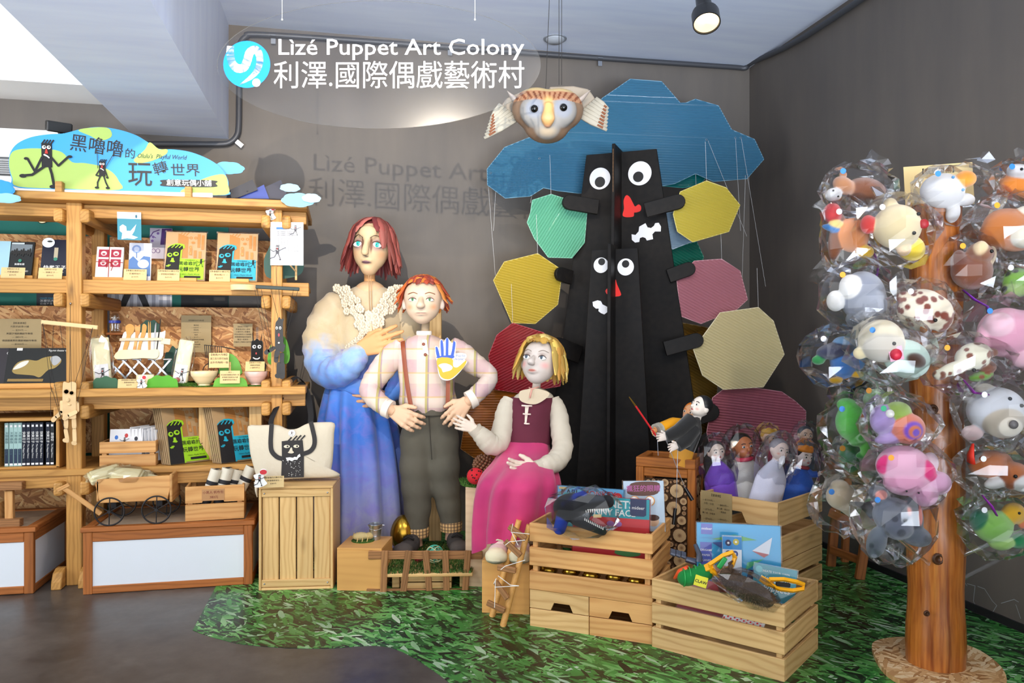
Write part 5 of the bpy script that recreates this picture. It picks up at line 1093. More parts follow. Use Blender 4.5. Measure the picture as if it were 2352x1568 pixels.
for i in range(7): b = MB(); b.tube([W(852, 740, 4.645), W(846+i*2, 785, 4.635)], .002, 5); b.build('tassel_thread', flat('#d8c4a4', .8), wo)
# head
s = .157; m = hm(854, 573, 4.82, s, -4, 0, 3); cs = hx('#d8bc94')
me = sdf([('e', (0, .1, .25), (.78, .85, .88), None, cs), ('e', (0, -.18, -.15), (.66, .62, .72), None, cs), ('e', (0, -.28, -.72), (.33, .42, .35), None, cs), ('c', (0, -.80, .28), (0, -1.02, -.22), .10, .14, cs), ('e', (0, -.72, .55), (.35, .2, .3), None, cs), ('e', (0, -.72, -.55), (.17, .12, .07), None, cs),
          ('e-', (-.36, -.98, .12), (.26, .26, .2), None, None), ('e-', (.36, -.98, .12), (.26, .26, .2), None, None)], .03, .12)
BR = hx('#7c5442')
paint(me, [((-.40, -.7, .12), (.36, .5, .34), hx('#a98a84'), .6), ((.40, -.7, .12), (.36, .5, .34), hx('#a98a84'), .6), ((-.17, -.75, .1), (.07, .5, .42), BR, .6), ((.17, -.75, .1), (.07, .5, .42), BR, .6), ((-.52, -.5, -.25), (.3, .5, .28), hx('#e2b48c'), 1), ((.52, -.5, -.25), (.3, .5, .28), hx('#d8a880'), 1), ((0, -.95, -.36), (.16, .3, .05), hx('#3b2a26'), .5), ((0, -.8, -.58), (.24, .3, .08), hx('#7c5a68'), .5), ((0, -.8, -.585), (.26, .3, .015), hx('#40282e'), .5), ((0, -.6, -.95), (.4, .5, .2), hx('#d4b08c'), 1)])
hd = link('head', me, PAPERM, wo, m)
for sx, lk in ((-1, (.05, .1)), (1, (.1, .0))): eye(hd, m, me, sx*.37, .12, .20, .115, '#27b3ac', sx*8, lk, '#5a4038', -.01); brow(hd, m, me, [(sx*.14, .34), (sx*.32, .46), (sx*.55, .38), (sx*.66, .22)], .018, '#3a2a26')
cl = [(az, 4, 78+rr.uniform(0, 10), 1.0+.25*abs(math.sin(math.radians(az/2)))+rr.uniform(-.1, .15), .25, rr.uniform(.9, 1.3)) for az in list(range(62, 299, 7))]
cl += [(az, 2, 84, .95, .30, 1.25) for az in (58, 66, 74, 82, 92, 268, 278, 286, 294, 302)]+[(az, 2, 60, .75, .2, 1.1) for az in (40, 46, 52, 308, 316)]+[(az, -6, 50, .3, .18, 1.0) for az in (30, 22, 335)]+[(az, 0, 92, 1.1, .2, 1.2) for az in range(70, 292, 16)]
hair('hair', hd, m, (0, .08, .22), (.92, 1.0, 1.02), cl, ['#a3544c', '#8c3f3c', '#b0645a', '#7a3434', '#97493f'], .115, HAIRM, 3)
b = MB(); b.ball((0, .16, .3), (.84, .86, .88), 20); b.build('hair_base', flat('#6f2f2e', .8), hd, m, smooth=True)
HMC = hand_mesh('#dca06c', (6, 10, 8), 5, (35, 25), slim=.95)
put_hand(HMC, wo, W(830, 801, 4.56), W(926, 768, 4.50), UP*1-IR*.2, CLAY, 1)
put_hand(hand_mesh('#d8a682', (8, 14, 10), 7, (40, 20), slim=.95), wo, W(890, 914, 4.68), W(806, 915, 4.62), UP-IR*.1, CLAY, -1)
plank('support_pole', W(855, 1262, 5.0)-UP*0, W(855, 700, 5.0), .06, .04, W_PINE, wo, IR)

# ---------------------------------------------------------------- boy
D1 = 4.55; ZP = .10
bo = thing('boy_puppet', 'boy puppet with orange hair in plaid shirt braces and grey trousers', 'puppet', T(*[W(985, 1262, D1).x, W(985, 1262, D1).y, ZP]))
n = NT('pastel_plaid'); sp = n.n('ShaderNodeSeparateXYZ', {0: n.obj()}); ux = n.n('ShaderNodeVectorMath', {0: n.obj(), 1: tuple(IR)}, operation='DOT_PRODUCT').outputs['Value']
def stripe(v, fq, ph, lo): return n.math('GREATER_THAN', n.math('SINE', n.math('ADD', n.math('MULTIPLY', v, fq), ph)), lo)
q = n.noise(n.obj(), 7, 3); base = n.ramp(q.outputs[0], [(.3, hx('#bfa0a8')), (.55, hx('#cbb0ac')), (.75, hx('#cfbba0'))])
c = n.mix(n.math('MULTIPLY', stripe(sp.outputs[2], 46, 1.0, .2), .5), base, hx('#dcd2bc')); c = n.mix(n.math('MULTIPLY', stripe(ux, 46, .2, .35), .4), c, hx('#d8ccc4')); c = n.mix(n.math('MULTIPLY', stripe(ux, 46, -1.2, .955), .75), c, hx('#a8a048')); c = n.mix(n.math('MULTIPLY', stripe(ux, 46, -1.65, .985), .7), c, hx('#8a7488')); c = n.mix(n.math('MULTIPLY', stripe(sp.outputs[2], 46, -.4, .975), .55), c, hx('#c8a860'))
n.set(Base_Color=c, Roughness=.8); n.bump(n.noise(n.obj(), 28, 4), .3, .006); PLAID = n.m
GREYP = flat('#5b574c', .9, bump=(50, .3), var=.08)
ploft('shirt', interp_rings([(974, 768, 4.55, 16, .05, 0), (975, 778, 4.55, 40, .09, 0), (978, 795, 4.55, 72, .115, 0), (980, 840, 4.54, 68, .13, .01), (980, 890, 4.53, 62, .135, .02), (982, 925, 4.53, 66, .15, .03), (983, 945, 4.53, 56, .13, .03)], 5, n=48, nf=11), PLAID, bo)
ptube('sleeve', [(925, 792, 4.55, 22), (905, 815, 4.54, 29), (876, 850, 4.50, 28), (853, 884, 4.46, 25), (852, 903, 4.43, 24), (872, 925, 4.40, 22), (893, 938, 4.38, 20)], PLAID, bo, 20, 6, .05, 4)
ptube('sleeve', [(1032, 792, 4.55, 22), (1058, 812, 4.54, 28), (1092, 838, 4.50, 25), (1122, 858, 4.46, 20), (1120, 878, 4.43, 20), (1100, 900, 4.40, 20), (1082, 916, 4.38, 19)], PLAID, bo, 20, 6, .05, 5)
for a, c_ in (((884, 935, 4.385), (898, 941, 4.375)), ((1090, 912, 4.385), (1076, 920, 4.375))): b = MB(); b.tube([W(*a), W(*c_)], [21.5*4.38/F, 22*4.38/F], 18); b.build('cuff', flat('#e8dcd0', .85), bo, smooth=True, ang=40)
ptube('collar', [(974, 772, 4.54, 17), (974, 764, 4.54, 18), (974, 760, 4.54, 17)], flat('#ece4dc', .85), bo)
A = Art(face(W(976, 800, 4.55-.125), IR, UP)); A.pp([(970, 780), (980, 780), (986, 826), (980, 834), (972, 826)], flat('#f0ebe2', .8)); A.build(bo, 'button_placket')
for x, y in ((973, 790), (977, 814)): b = MB(); b.lathe([(0, 0), (.009, 0), (.009, .004), (.006, .006), (.004, .003), (0, .003)], 14); b.build('button', flat('#8a4a34', .4), bo, face(W(x, y, 4.55-.132), IR))
BRN = flat('#8a4122', .5)
for pts in (((925, 784, 4.45), (926, 800, 4.40), (931, 850, 4.395), (938, 900, 4.385), (945, 938, 4.385)), ((1022, 784, 4.45), (1026, 800, 4.40), (1029, 850, 4.395), (1029, 900, 4.385), (1028, 932, 4.385))):
    b = MB(); P_ = [W(*p) for p in smooth_open(pts, 4)]; b.tube(P_, 5.2*4.4/F, 8, True, .28, up=FW); b.build('suspender', BRN, bo, smooth=True, ang=50)
for x in (948, 1024): b = MB(); b.box((0, 0, 0), (.028, .008, .02)); b.build('suspender_clip', flat('#8a4a3a', .4, .5), bo, frame(W(x, 934, 4.37), IR), bevel=.002)
tp = []
for keys in (((970, 952, 4.53, 40), (962, 1010, 4.54, 41), (957, 1070, 4.54, 37), (957, 1120, 4.54, 33), (959, 1165, 4.54, 29), (957, 1212, 4.54, 26)), ((1000, 952, 4.53, 40), (1011, 1010, 4.54, 41), (1019, 1070, 4.54, 35), (1024, 1120, 4.55, 30), (1031, 1160, 4.56, 26), (1036, 1200, 4.57, 24))):
    for a, c_ in zip(keys, keys[1:]): tp.append(('c', tuple(W(*a[:3])), tuple(W(*c_[:3])), a[3]*a[2]/F, c_[3]*c_[2]/F, hx('#5b574c')))
tp.append(('c', tuple(W(972, 945, 4.53)), tuple(W(998, 945, 4.53)), 36*4.53/F, 36*4.53/F, hx('#5b574c')))
me = sdf(tp, .011, .03, name='trousers'); link('trousers', me, GREYP, bo)
b = MB(); b.tube([W(985, 950, 4.41), W(988, 1000, 4.405), W(992, 1055, 4.44)], .0028, 6); b.build('front_seam', flat('#3c3932', .9), bo)
b = MB(); b.loft([ring(984, 929, 4.52, 55, .125, 36), ring(984, 937, 4.52, 56, .128, 36), ring(984, 950, 4.52, 54, .122, 36)]); b.build('waistband', GREYP, bo, smooth=True, ang=60)
n = NT('checked_cuff'); sp = n.n('ShaderNodeSeparateXYZ', {0: n.obj()}); ux = n.n('ShaderNodeVectorMath', {0: n.obj(), 1: tuple(IR)}, operation='DOT_PRODUCT').outputs['Value']; c = n.mix(n.math('MULTIPLY', n.math('GREATER_THAN', n.math('SINE', n.math('MULTIPLY', ux, 350)), .6), .8), hx('#d8b078'), hx('#3a2c2c')); c = n.mix(n.math('MULTIPLY', n.math('GREATER_THAN', n.math('SINE', n.math('MULTIPLY', sp.outputs[2], 330)), .6), .7), c, hx('#4a3430')); n.set(Base_Color=c, Roughness=.85); CHK = n.m
for x, y, d, r in ((957, 1222, 4.54, 27), (1036, 1208, 4.57, 24.5)):
    b = MB(); b.loft([ring(x, y-12, d, r, r*d/F, 24), ring(x, y-9, d, r*1.05, r*1.05*d/F, 24), ring(x, y+10, d, r, r*d/F, 24)]); b.build('turned_cuff', CHK, bo, smooth=True, ang=50)
    b = MB(); b.tube([W(x, y+5, d), W(x, y+30, d)], [12*d/F, 14*d/F], 14); b.build('ankle', flat('#d8ae98', .6), bo, smooth=True, ang=60)
def shoe(parent, px, py, d, L, w, hgt, yaw, col, col2, rough=.9, name='shoe', sole=None):
    me = sdf([('e', (0, 0, hgt*.35), (w*.48, L*.36, hgt*.5), None, hx(col)), ('e', (0, -L*.28, hgt*.3), (w*.54, L*.25, hgt*.45), None, hx(col2)), ('e', (0, L*.22, hgt*.5), (w*.42, L*.2, hgt*.6), None, hx(col))]+([('e', (0, -L*.05, hgt*.06), (w*.56, L*.5, hgt*.13), None, hx(sole))] if sole else []), L*.035, L*.05, name=name)
    c = W(px, py, d); return link(name, me, vcol('shoe_felt', rough, (70, .5)), parent, frame(c, IR) @ RZ(yaw))
for x, y, yaw in ((938, 1268, -25), (1049, 1262, 22)):
    c = at(x, y, Z=ZP+.012); dd = (c-V((0, 0, HC))).dot(FW); shoe(bo, x, y, dd, .2, .11, .085, yaw, '#3f3a38', '#57504c')
    for k in range(2): b = MB(); b.tube([c+UP*.075+IR*(-.03)+FW*(.02-.03*k), c+UP*.092+FW*(.02-.03*k), c+UP*.075+IR*.035+FW*(.02-.03*k)], .006, 6); b.build('shoelace', flat('#1d1b1c', .8), bo, smooth=True)
b = MB(); b.tube([W(978, 738, 4.56), W(976, 770, 4.56)], [9*4.55/F, 10*4.55/F], 14); b.build('neck', flat('#a89478', .6), bo, smooth=True)
s = .128; m = hm(972, 694, 4.50, s, 0, 2, 0); cs = hx('#d4bca4')
me = sdf([('e', (0, .12, .25), (.88, .92, .85), None, cs), ('e', (0, -.16, -.2), (.76, .72, .7), None, cs), ('e', (0, -.32, -.62), (.42, .46, .36), None, cs), ('c', (0, -.86, .12), (0, -1.08, -.14), .09, .155, cs), ('e', (0, -1.02, -.17), (.19, .14, .11), None, cs), ('e', (0, -.74, -.5), (.26, .16, .10), None, cs), ('e', (-.86, .08, -.1), (.12, .16, .24), None, hx('#d8c8bc')), ('e', (.86, .08, -.1), (.12, .16, .24), None, hx('#d8c8bc')),
          ('e-', (-.38, -1.0, .12), (.22, .24, .15), None, None), ('e-', (.38, -1.0, .12), (.22, .24, .15), None, None)], .03, .11)
OR = hx('#d89468')
paint(me, [((-.5, -.6, -.22), (.3, .5, .22), OR, 1.2), ((.5, -.6, -.22), (.3, .5, .22), OR, 1.2), ((0, -1.0, -.24), (.22, .3, .1), hx('#6a645e'), .8), ((-.36, -.8, .24), (.28, .4, .12), hx('#b5a294'), .8), ((.36, -.8, .24), (.28, .4, .12), hx('#b5a294'), .8), ((0, -.9, .05), (.13, .3, .2), hx('#dcae88'), 1), ((0, -.8, -.49), (.3, .3, .075), hx('#cfa492'), .5), ((0, -.8, -.49), (.31, .3, .018), hx('#5a443c'), .5), ((0, -.7, -.60), (.2, .4, .05), hx('#98928e'), 1)])
hd = link('head', me, PAPERM, bo, m)
for sx in (-1, 1): eye(hd, m, me, sx*.38, .10, .185, .085, '#3f7d4c', sx*-2, (.0, .1), '#6a5244', -.01); brow(hd, m, me, [(sx*.17, .36), (sx*.36, .43), (sx*.6, .35)], .028, '#8c5028')
cl = [(az, 3, 62+rr.uniform(-12, 16), .45+rr.uniform(-.15, .4), .42, rr.uniform(.9, 1.2)) for az in range(66, 296, 8)]+[(az, 0, 34+rr.uniform(-6, 10), .2, .26, 1.1) for az in (-58, -48, -38, -28, -16, -4, 8, 20, 30, 40, 50, 58)]+[(az, 30, 92, .55+rr.uniform(0, .2), .22, 1.0) for az in range(80, 282, 11)]
hair('hair', hd, m, (0, .1, .28), (.95, 1.0, .92), cl, ['#d9742c', '#c05a26', '#e08a3c', '#a8442a', '#8a3a30'], .14, HAIRM, 8)
b = MB(); b.ball((0, .18, .34), (.88, .86, .82), 20); b.build('hair_base', flat('#a04a22', .8), hd, m, smooth=True)
HB = hand_mesh('#e0b998', (22, 28, 20), 5, (50, 30)); put_hand(HB, bo, W(903, 944, 4.37), W(974, 985, 4.30), UP*.9+IR*.5, CLAY, 1); put_hand(HB, bo, W(1072, 922, 4.37), W(1018, 985, 4.30), UP*.7-IR*.7, CLAY, -1)
for x, y, c_ in ((897, 941, 4.37), (1078, 919, 4.37)): b = MB(); b.tube([W(x-6, y-4, c_), W(x+8, y+5, c_)] if x < 1000 else [W(x+8, y-6, c_), W(x-6, y+5, c_)], [13*c_/F, 12*c_/F], 14); b.build('wrist', flat('#d8ae8c', .6), bo, smooth=True, ang=60)
plank('support_pole', W(1000, 1240, 4.78), W(1000, 700, 4.78), .075, .05, W_PINE, bo, IR)
# handprint card on the shirt
mc = face(W(1030, 870, 4.34), IR); A = Art(mc); o = thing('handprint_card', 'white cut-out card with blue and yellow handprint on the boy shirt', 'card', mc)
u = lambda x, y: (820+x/4.356, 620+y/4.356)
out = smooth_closed([u(*p) for p in [(780, 770), (800, 760), (822, 780), (830, 705), (850, 695), (868, 720), (885, 690), (905, 675), (925, 700), (950, 730), (975, 710), (992, 730), (985, 830), (1020, 828), (1085, 838), (1095, 870), (1075, 895), (1102, 915), (1085, 950), (1020, 1030), (960, 1085), (900, 1105), (840, 1085), (812, 1020), (800, 920), (785, 850)]], 3)
b = MB(); b.prism([A.px(*p) for p in out], .003); b.build('card', WHITE, o, mc)
HBL = flat('#1f4fb4', .5); HYE = flat('#e0a818', .5)
for pts in ([(785, 775), (800, 768), (812, 790), (830, 870), (812, 882), (795, 850)], [(835, 710), (850, 700), (860, 720), (868, 800), (866, 870), (845, 872), (838, 800)], [(890, 690), (905, 680), (916, 700), (914, 790), (912, 862), (888, 860), (888, 780)], [(962, 720), (978, 714), (986, 735), (978, 800), (962, 872), (935, 870), (950, 800)], [(815, 862), (960, 850), (955, 884), (805, 880)]): A.pp(smooth_closed([u(*p) for p in pts], 3), HBL)
A.pp(smooth_closed([u(*p) for p in [(803, 884), (950, 884), (962, 960), (1010, 970), (1085, 905), (1095, 920), (1060, 980), (960, 1075), (900, 1092), (845, 1072), (818, 1010)]], 3), HYE); A.pp(smooth_closed([u(*p) for p in [(815, 955), (850, 935), (900, 935), (955, 965), (940, 1000), (890, 1015), (860, 1020), (845, 985)]], 3), WHITE)
A.ptext('Pray for', *(820+988/4.356, 820+1085/4.356, 620+858/4.356, 8), flat('#2a4a90'), 0, .3); A.ptext('Ukraine!', *(820+968/4.356, 820+1072/4.356, 620+890/4.356, 8), flat('#2a4a90'), 0, .3); A.build(o)

# ---------------------------------------------------------------- girl
D2 = 4.20
gi = thing('girl_puppet', 'seated girl puppet with blond hair maroon bodice and magenta skirt', 'puppet', T(*[W(1215, 1100, D2).x, W(1215, 1100, D2).y, .53]))
BLO = flat('#c9c0ae', .85, bump=(35, .35), var=.06); MARO = flat('#5c1c30', .85, bump=(60, .25), var=.08)
n = NT('magenta_cloth'); q = n.noise(n.obj(), 4, 3); n.set(Base_Color=n.ramp(q.outputs[0], [(.3, hx('#b01f62')), (.7, hx('#cf3470'))]), Roughness=.75, Sheen_Weight=.3); n.bump(n.noise(n.obj(), 22, 3), .2, .006); MAG = n.m
ploft('chest', interp_rings([(1232, 890, 4.22, 10, .03, 0), (1230, 898, 4.22, 28, .07, 0), (1226, 912, 4.21, 46, .095, 0), (1222, 940, 4.20, 46, .10, 0)], 4, n=32), BLO, gi)
ploft('bodice', interp_rings([(1224, 912, 4.205, 50, .100, 0), (1221, 930, 4.20, 51, .108, 0), (1217, 960, 4.19, 49, .112, 0), (1213, 990, 4.19, 52, .115, 0), (1211, 1018, 4.19, 54, .12, .01)], 5, n=36, nf=8), MARO, gi)
# round neckline yoke in front of the bodice, lacing
A = Art(face(W(1222, 930, 4.085), IR)); yk = smooth_closed([(1192, 903), (1200, 896), (1230, 892), (1255, 898), (1262, 905), (1250, 918), (1230, 928), (1208, 926), (1194, 918)], 4)
b = MB(); b.prism([A.px(*p) for p in yk], .006); b.build('yoke', flat('#cdbda2', .85, bump=(60, .3)), gi, A.m)
A.z = .008; A.pp([(1206, 930), (1215, 930), (1209, 972), (1205, 972)], flat('#e8d8c8', .7)); A.build(gi, 'lacing_gap')
for y, w_ in ((931, 12), (950, 9), (972, 6)): b = MB(); b.tube([W(1210-w_, y, 4.07), W(1210, y+1, 4.066), W(1210+w_, y+1, 4.07)], .0045, 7); b.build('lace_bar', flat('#ecd8cc', .6), gi, smooth=True)
b = MB(); b.tube([W(1215, 890, 4.10), W(1222, 893, 4.08), W(1238, 888, 4.10)], .0035, 6); b.tube([W(1222, 893, 4.08), W(1217, 914, 4.075)], [.004, .005], 6); b.build('neck_ribbon', flat('#dca090', .6), gi, smooth=True)
ptube('sleeve', [(1172, 918, 4.20, 18), (1163, 940, 4.18, 22), (1155, 980, 4.14, 24), (1146, 1015, 4.10, 24), (1128, 1020, 4.07, 25), (1110, 1004, 4.05, 22), (1096, 990, 4.04, 17)], BLO, gi, 20, 6, .06, 7)
ptube('sleeve', [(1268, 918, 4.20, 18), (1280, 945, 4.18, 22), (1288, 990, 4.13, 23), (1292, 1030, 4.06, 24), (1278, 1058, 3.99, 24), (1256, 1068, 3.95, 22), (1238, 1074, 3.93, 15)], BLO, gi, 20, 6, .06, 8)
for a, c_, r in (((1098, 995, 4.04), (1089, 983, 4.035), 16), ((1246, 1070, 3.94), (1232, 1076, 3.925), 17)): b = MB(); b.tube([W(*a), W(*c_)], [r*4/F, r*1.1*4/F], 16); b.build('cuff', BLO, gi, smooth=True, ang=50)
rg = []
for k in smooth_open([(1210, 1010, 4.19, 50, .12, .0, 0), (1206, 1035, 4.16, 58, .17, .03, .3), (1200, 1066, 4.06, 72, .25, .045, .6), (1192, 1095, 3.99, 88, .27, .055, .9), (1187, 1130, 3.97, 95, .25, .065, 1.1), (1184, 1170, 3.96, 95, .225, .075, 1.3), (1178, 1205, 3.955, 90, .21, .085, 1.5)], 6): rg.append(ring(*k[:5], n=80, fold=k[5], nf=9, ph=k[6]))
rg.append([p+UP*(-.055-.05*math.sin(2*(6.283*i/80)+.9)+.02*math.sin(5*6.283*i/80)) for i, p in enumerate(rg[-1])])
ploft('skirt', rg, MAG, gi, False)
for x, xd in ((1143, 3.80), (1196, 3.82)):
    c = at(x, 1283, Z=.262); b = MB(); b.tube([c+UP*.30+FW*.06, c+UP*.06+FW*.05], [.035, .03], 14); b.build('sock', flat('#ece4e2', .8), gi, smooth=True)
    dd = (c-V((0, 0, HC))).dot(FW); shoe(gi, x, 1283, dd, .16, .10, .085, -8, '#d8bdb8', '#e2d6b4', .8, sole='#7c7c68')
    b = MB(); b.tube([c+UP*.075+IR*-.04+FW*.03, c+UP*.09+FW*.01, c+UP*.075+IR*.042+FW*.03], .004, 6); b.build('shoe_strap', flat('#c8c8a8', .7), gi, smooth=True)
b = MB(); b.tube([W(1234, 872, 4.20), W(1231, 895, 4.21)], [9*4.2/F, 10*4.2/F], 14); b.build('neck', flat('#d8c8bc', .6), gi, smooth=True)
s = .122; m = hm(1241, 832, 4.17, s, -24, -9, 3); cs = hx('#cfc4bc')
me = sdf([('e', (0, .12, .22), (.82, .88, .82), None, cs), ('e', (0, -.14, -.22), (.72, .7, .68), None, cs), ('e', (0, -.30, -.64), (.42, .44, .34), None, cs), ('c', (0, -.84, .1), (0, -1.08, -.10), .085, .14, cs), ('e', (0, -1.0, -.16), (.16, .14, .1), None, cs), ('e', (0, -.76, -.48), (.21, .14, .09), None, cs), ('e', (.84, .1, -.12), (.10, .15, .22), None, hx('#cfc8c4')), ('e', (-.84, .1, -.12), (.10, .15, .22), None, hx('#cfc8c4')),
          ('e-', (-.36, -.98, .14), (.22, .24, .15), None, None), ('e-', (.36, -.98, .14), (.22, .24, .15), None, None)], .03, .11)
PK = hx('#e0a09c')
paint(me, [((-.48, -.6, -.2), (.3, .5, .24), PK, 1.2), ((.48, -.6, -.2), (.3, .5, .24), PK, 1.2), ((0, -1.02, -.2), (.17, .3, .12), hx('#8a8682'), .8), ((-.36, -.8, .28), (.3, .4, .14), hx('#a8978e'), .8), ((.36, -.8, .28), (.3, .4, .14), hx('#a8978e'), .8), ((0, -.8, -.46), (.23, .3, .08), hx('#c87a6c'), .5), ((0, -.8, -.465), (.24, .3, .016), hx('#6a3a34'), .5), ((0, -.7, -.60), (.2, .4, .05), hx('#9a9692'), 1)])
hd = link('head', me, PAPERM, gi, m)
for sx in (-1, 1): eye(hd, m, me, sx*.36, .12, .19, .10, '#4a5a6a', sx*-2, (-.1, .15), '#5a4c48', -.01); brow(hd, m, me, [(sx*.17, .38), (sx*.36, .46), (sx*.58, .38)], .02, '#8a7868')
cl = [(az, 3, 74+rr.uniform(-4, 10), .95+rr.uniform(-.15, .25), .28, rr.uniform(.9, 1.25)) for az in range(58, 304, 8)]+[(az, 0, 42+rr.uniform(-3, 6), .12, .1, 1.2) for az in (-50, -40, -30, -20, -10, 0, 10, 20, 30, 40, 50)]+[(az, 30, 90, .9+rr.uniform(0, .2), .2, 1.1) for az in range(72, 290, 12)]
hair('hair', hd, m, (0, .1, .24), (.98, 1.04, .96), cl, ['#d8b458', '#c89c44', '#e4c878', '#b8863c'], .15, HAIRM, 12)
b = MB(); b.ball((0, .18, .3), (.84, .82, .80), 20); b.build('hair_base', flat('#b88c3c', .8), hd, m, smooth=True)
put_hand(hand_mesh('#e0cdbc', (10, 14, 10), 6, (55, 25)), gi, W(1090, 984, 4.03), W(1036, 965, 4.03), UP*1+IR*.2, CLAY, -1)
put_hand(hand_mesh('#e0cdbc', (10, 12, 8), 3, (48, 10), slim=1.15), gi, W(1234, 1077, 3.92), W(1160, 1076, 3.86), UP*.62+FW*.8, CLAY, 1)
# ================================================================ black tree sculpture
a33 = math.radians(-33); TA_ = V((math.cos(a33), math.sin(a33), 0)); TN = V((math.sin(a33), -math.cos(a33), 0))
n = NT('black_stained_wood'); q = n.noise(n.map(n.obj(), (14, 14, 1.2)), 2, 4); q2 = n.noise(n.obj(), 3, 3); n.set(Base_Color=n.mix(.5, n.ramp(q.outputs[0], [(.35, hx('#0b0b0d')), (.7, hx('#1d1a18'))]), n.ramp(q2.outputs[0], [(.35, hx('#0c0c0e')), (.7, hx('#1f1a16'))])), Roughness=.55, Specular_IOR_Level=.2); n.bump(q, .15, .003); BLKST = n.m
EDGEW = wood('bare_board_edge', '#7a5a3c', '#3f2c1e', .7)
tree = thing('tree_sculpture', 'tall black board tree sculpture with two cartoon faces and tab arms', 'sculpture', T(*[at(1425, 1257, D=4.95).x, at(1425, 1257, D=4.95).y, 0]))
C1 = at(1425, 1257, D=4.95); C1.z = 0; C2 = at(1411, 1298, D=4.55); C2.z = 0
def panel(name, c, dirv, x0t, x1t, x0b, x1b, ht, t=.02, skew=0):
    m = face(c, dirv); b = MB(); b.prism([(x0b, 0), (x1b, 0), (x1t, ht), (x0t, ht-skew)], t, None, t/2); return b.build(name, BLKST, tree, m, bevel=.002)
panel('trunk_board', C1, TA_, -.222, .232, -.56, .60, 2.524); panel('trunk_fin', C1-TN*0, -TN, -.19, .10, -.30, .16, 2.535)
panel('small_trunk_board', C2, TA_, -.135, .140, -.26, .25, 1.857); panel('small_trunk_fin', C2, -TN, -.125, .05, -.17, .08, 1.875)
tz = .4
b = MB(); b.box((0, 0, 0), (.004, .022, 1.0)); b.build('bare_edge', EDGEW, tree, T(*(C1+TN*.192+UP*2.0)) @ RZ(-33))
def tart(c, off=.011): return Art(face(V(c)+TN*off, TA_), .0006)
WE = flat('#e9eaee', .4)
def teye(c, x, y, r, px, py, pr):
    A = tart(c); c0 = A.px(x, y); c1 = A.px(x+r, y); R = abs(c1[0]-c0[0]); A.ell(c0[0], c0[1], R, R*1.02, WE, 40); q = A.px(px, py); A.ell(q[0], q[1], R*pr, R*pr, BLACK, 30); A.build(tree, 'eye')
teye(C1, 1378, 410, 24, 1378, 418, .5); teye(C1, 1469.5, 398, 27, 1466, 406, .45); A = tart(C1); A.pp(smooth_closed([u_ for u_ in [(1100+x/3.136, 160+y/3.136) for x, y in [(1060, 905), (1085, 915), (1110, 960), (1125, 985), (1150, 970), (1168, 985), (1165, 1015), (1135, 1028), (1118, 1030), (1115, 1055), (1085, 1062), (1050, 1060), (1035, 1045), (1045, 1000), (1042, 945)]]], 3), flat('#e5241c', .5)); A.build(tree, 'nose')
A = tart(C1); A.pp([(1100+x/3.136, 160+y/3.136) for x, y in [(1100, 1185), (1128, 1190), (1150, 1165), (1155, 1130), (1200, 1105), (1215, 1135), (1240, 1140), (1260, 1125), (1270, 1105), (1295, 1102), (1312, 1130), (1310, 1165), (1285, 1165), (1268, 1165), (1250, 1185), (1255, 1220), (1210, 1230), (1200, 1212), (1180, 1205), (1160, 1212), (1155, 1240), (1125, 1245), (1102, 1225)]], WE); A.build(tree, 'mouth')
teye(C2, 1380.5, 609, 17, 1382, 601, .47); teye(C2, 1437, 613, 19, 1437, 606, .45); v2 = lambda x, y: (1080+x/2.614, 500+y/2.614)
A = tart(C2); A.pp(smooth_closed([v2(*p) for p in [(872, 372), (882, 400), (900, 440), (905, 465), (880, 472), (868, 462)]], 3), flat('#e5241c', .5)); A.pp(smooth_closed([v2(*p) for p in [(844, 420), (842, 460), (822, 458), (812, 440), (822, 425)]], 3), flat('#e5241c', .5)); A.build(tree, 'nose')
m = face(C2+TN*.1455, -TN, UP); A = Art(face(C2+TN*.165-UP*0, TA_), .0006); A.rect(-.0125, 1.44, .0125, 1.60, flat('#e5241c', .5)); 
A = tart(C2); A.pp([v2(*p) for p in [(735, 505), (765, 495), (785, 500), (795, 520), (815, 530), (835, 540), (842, 580), (825, 565), (805, 580), (785, 572), (770, 560), (772, 545), (755, 545), (738, 530)]], WE); A.build(tree, 'mouth')
# tab arms
def tab(p0, p1, w, d0, d1):
    a = W(*p0, d0); c = W(*p1, d1); x = c-a; L = x.length; m = face(a, x, UP); k = w*d0/F/2
    pts = [(0, -k), (L-k, -k)]+[(L-k+k*math.cos(t), k*math.sin(t)) for t in [math.pi*(i/8-.5) for i in range(1, 8)]]+[(L-k, k), (0, k)]
    b = MB(); b.prism(pts, .028, None, .0); b.build('tab_arm', BLKST, tree, m, bevel=.003)
for t_ in (((1372, 477), (1290, 463), 34, 4.93, 4.88), ((1482, 483), (1574, 458), 34, 4.78, 4.74), ((1310, 638), (1272, 626), 32, 4.99, 4.92), ((1535, 634), (1597, 612), 32, 4.80, 4.78), ((1527, 801), (1616, 777), 34, 4.72, 4.70), ((1330, 815), (1262, 788), 40, 4.98, 4.90), ((1590, 960), (1652, 940), 40, 4.78, 4.76)): tab(*t_)
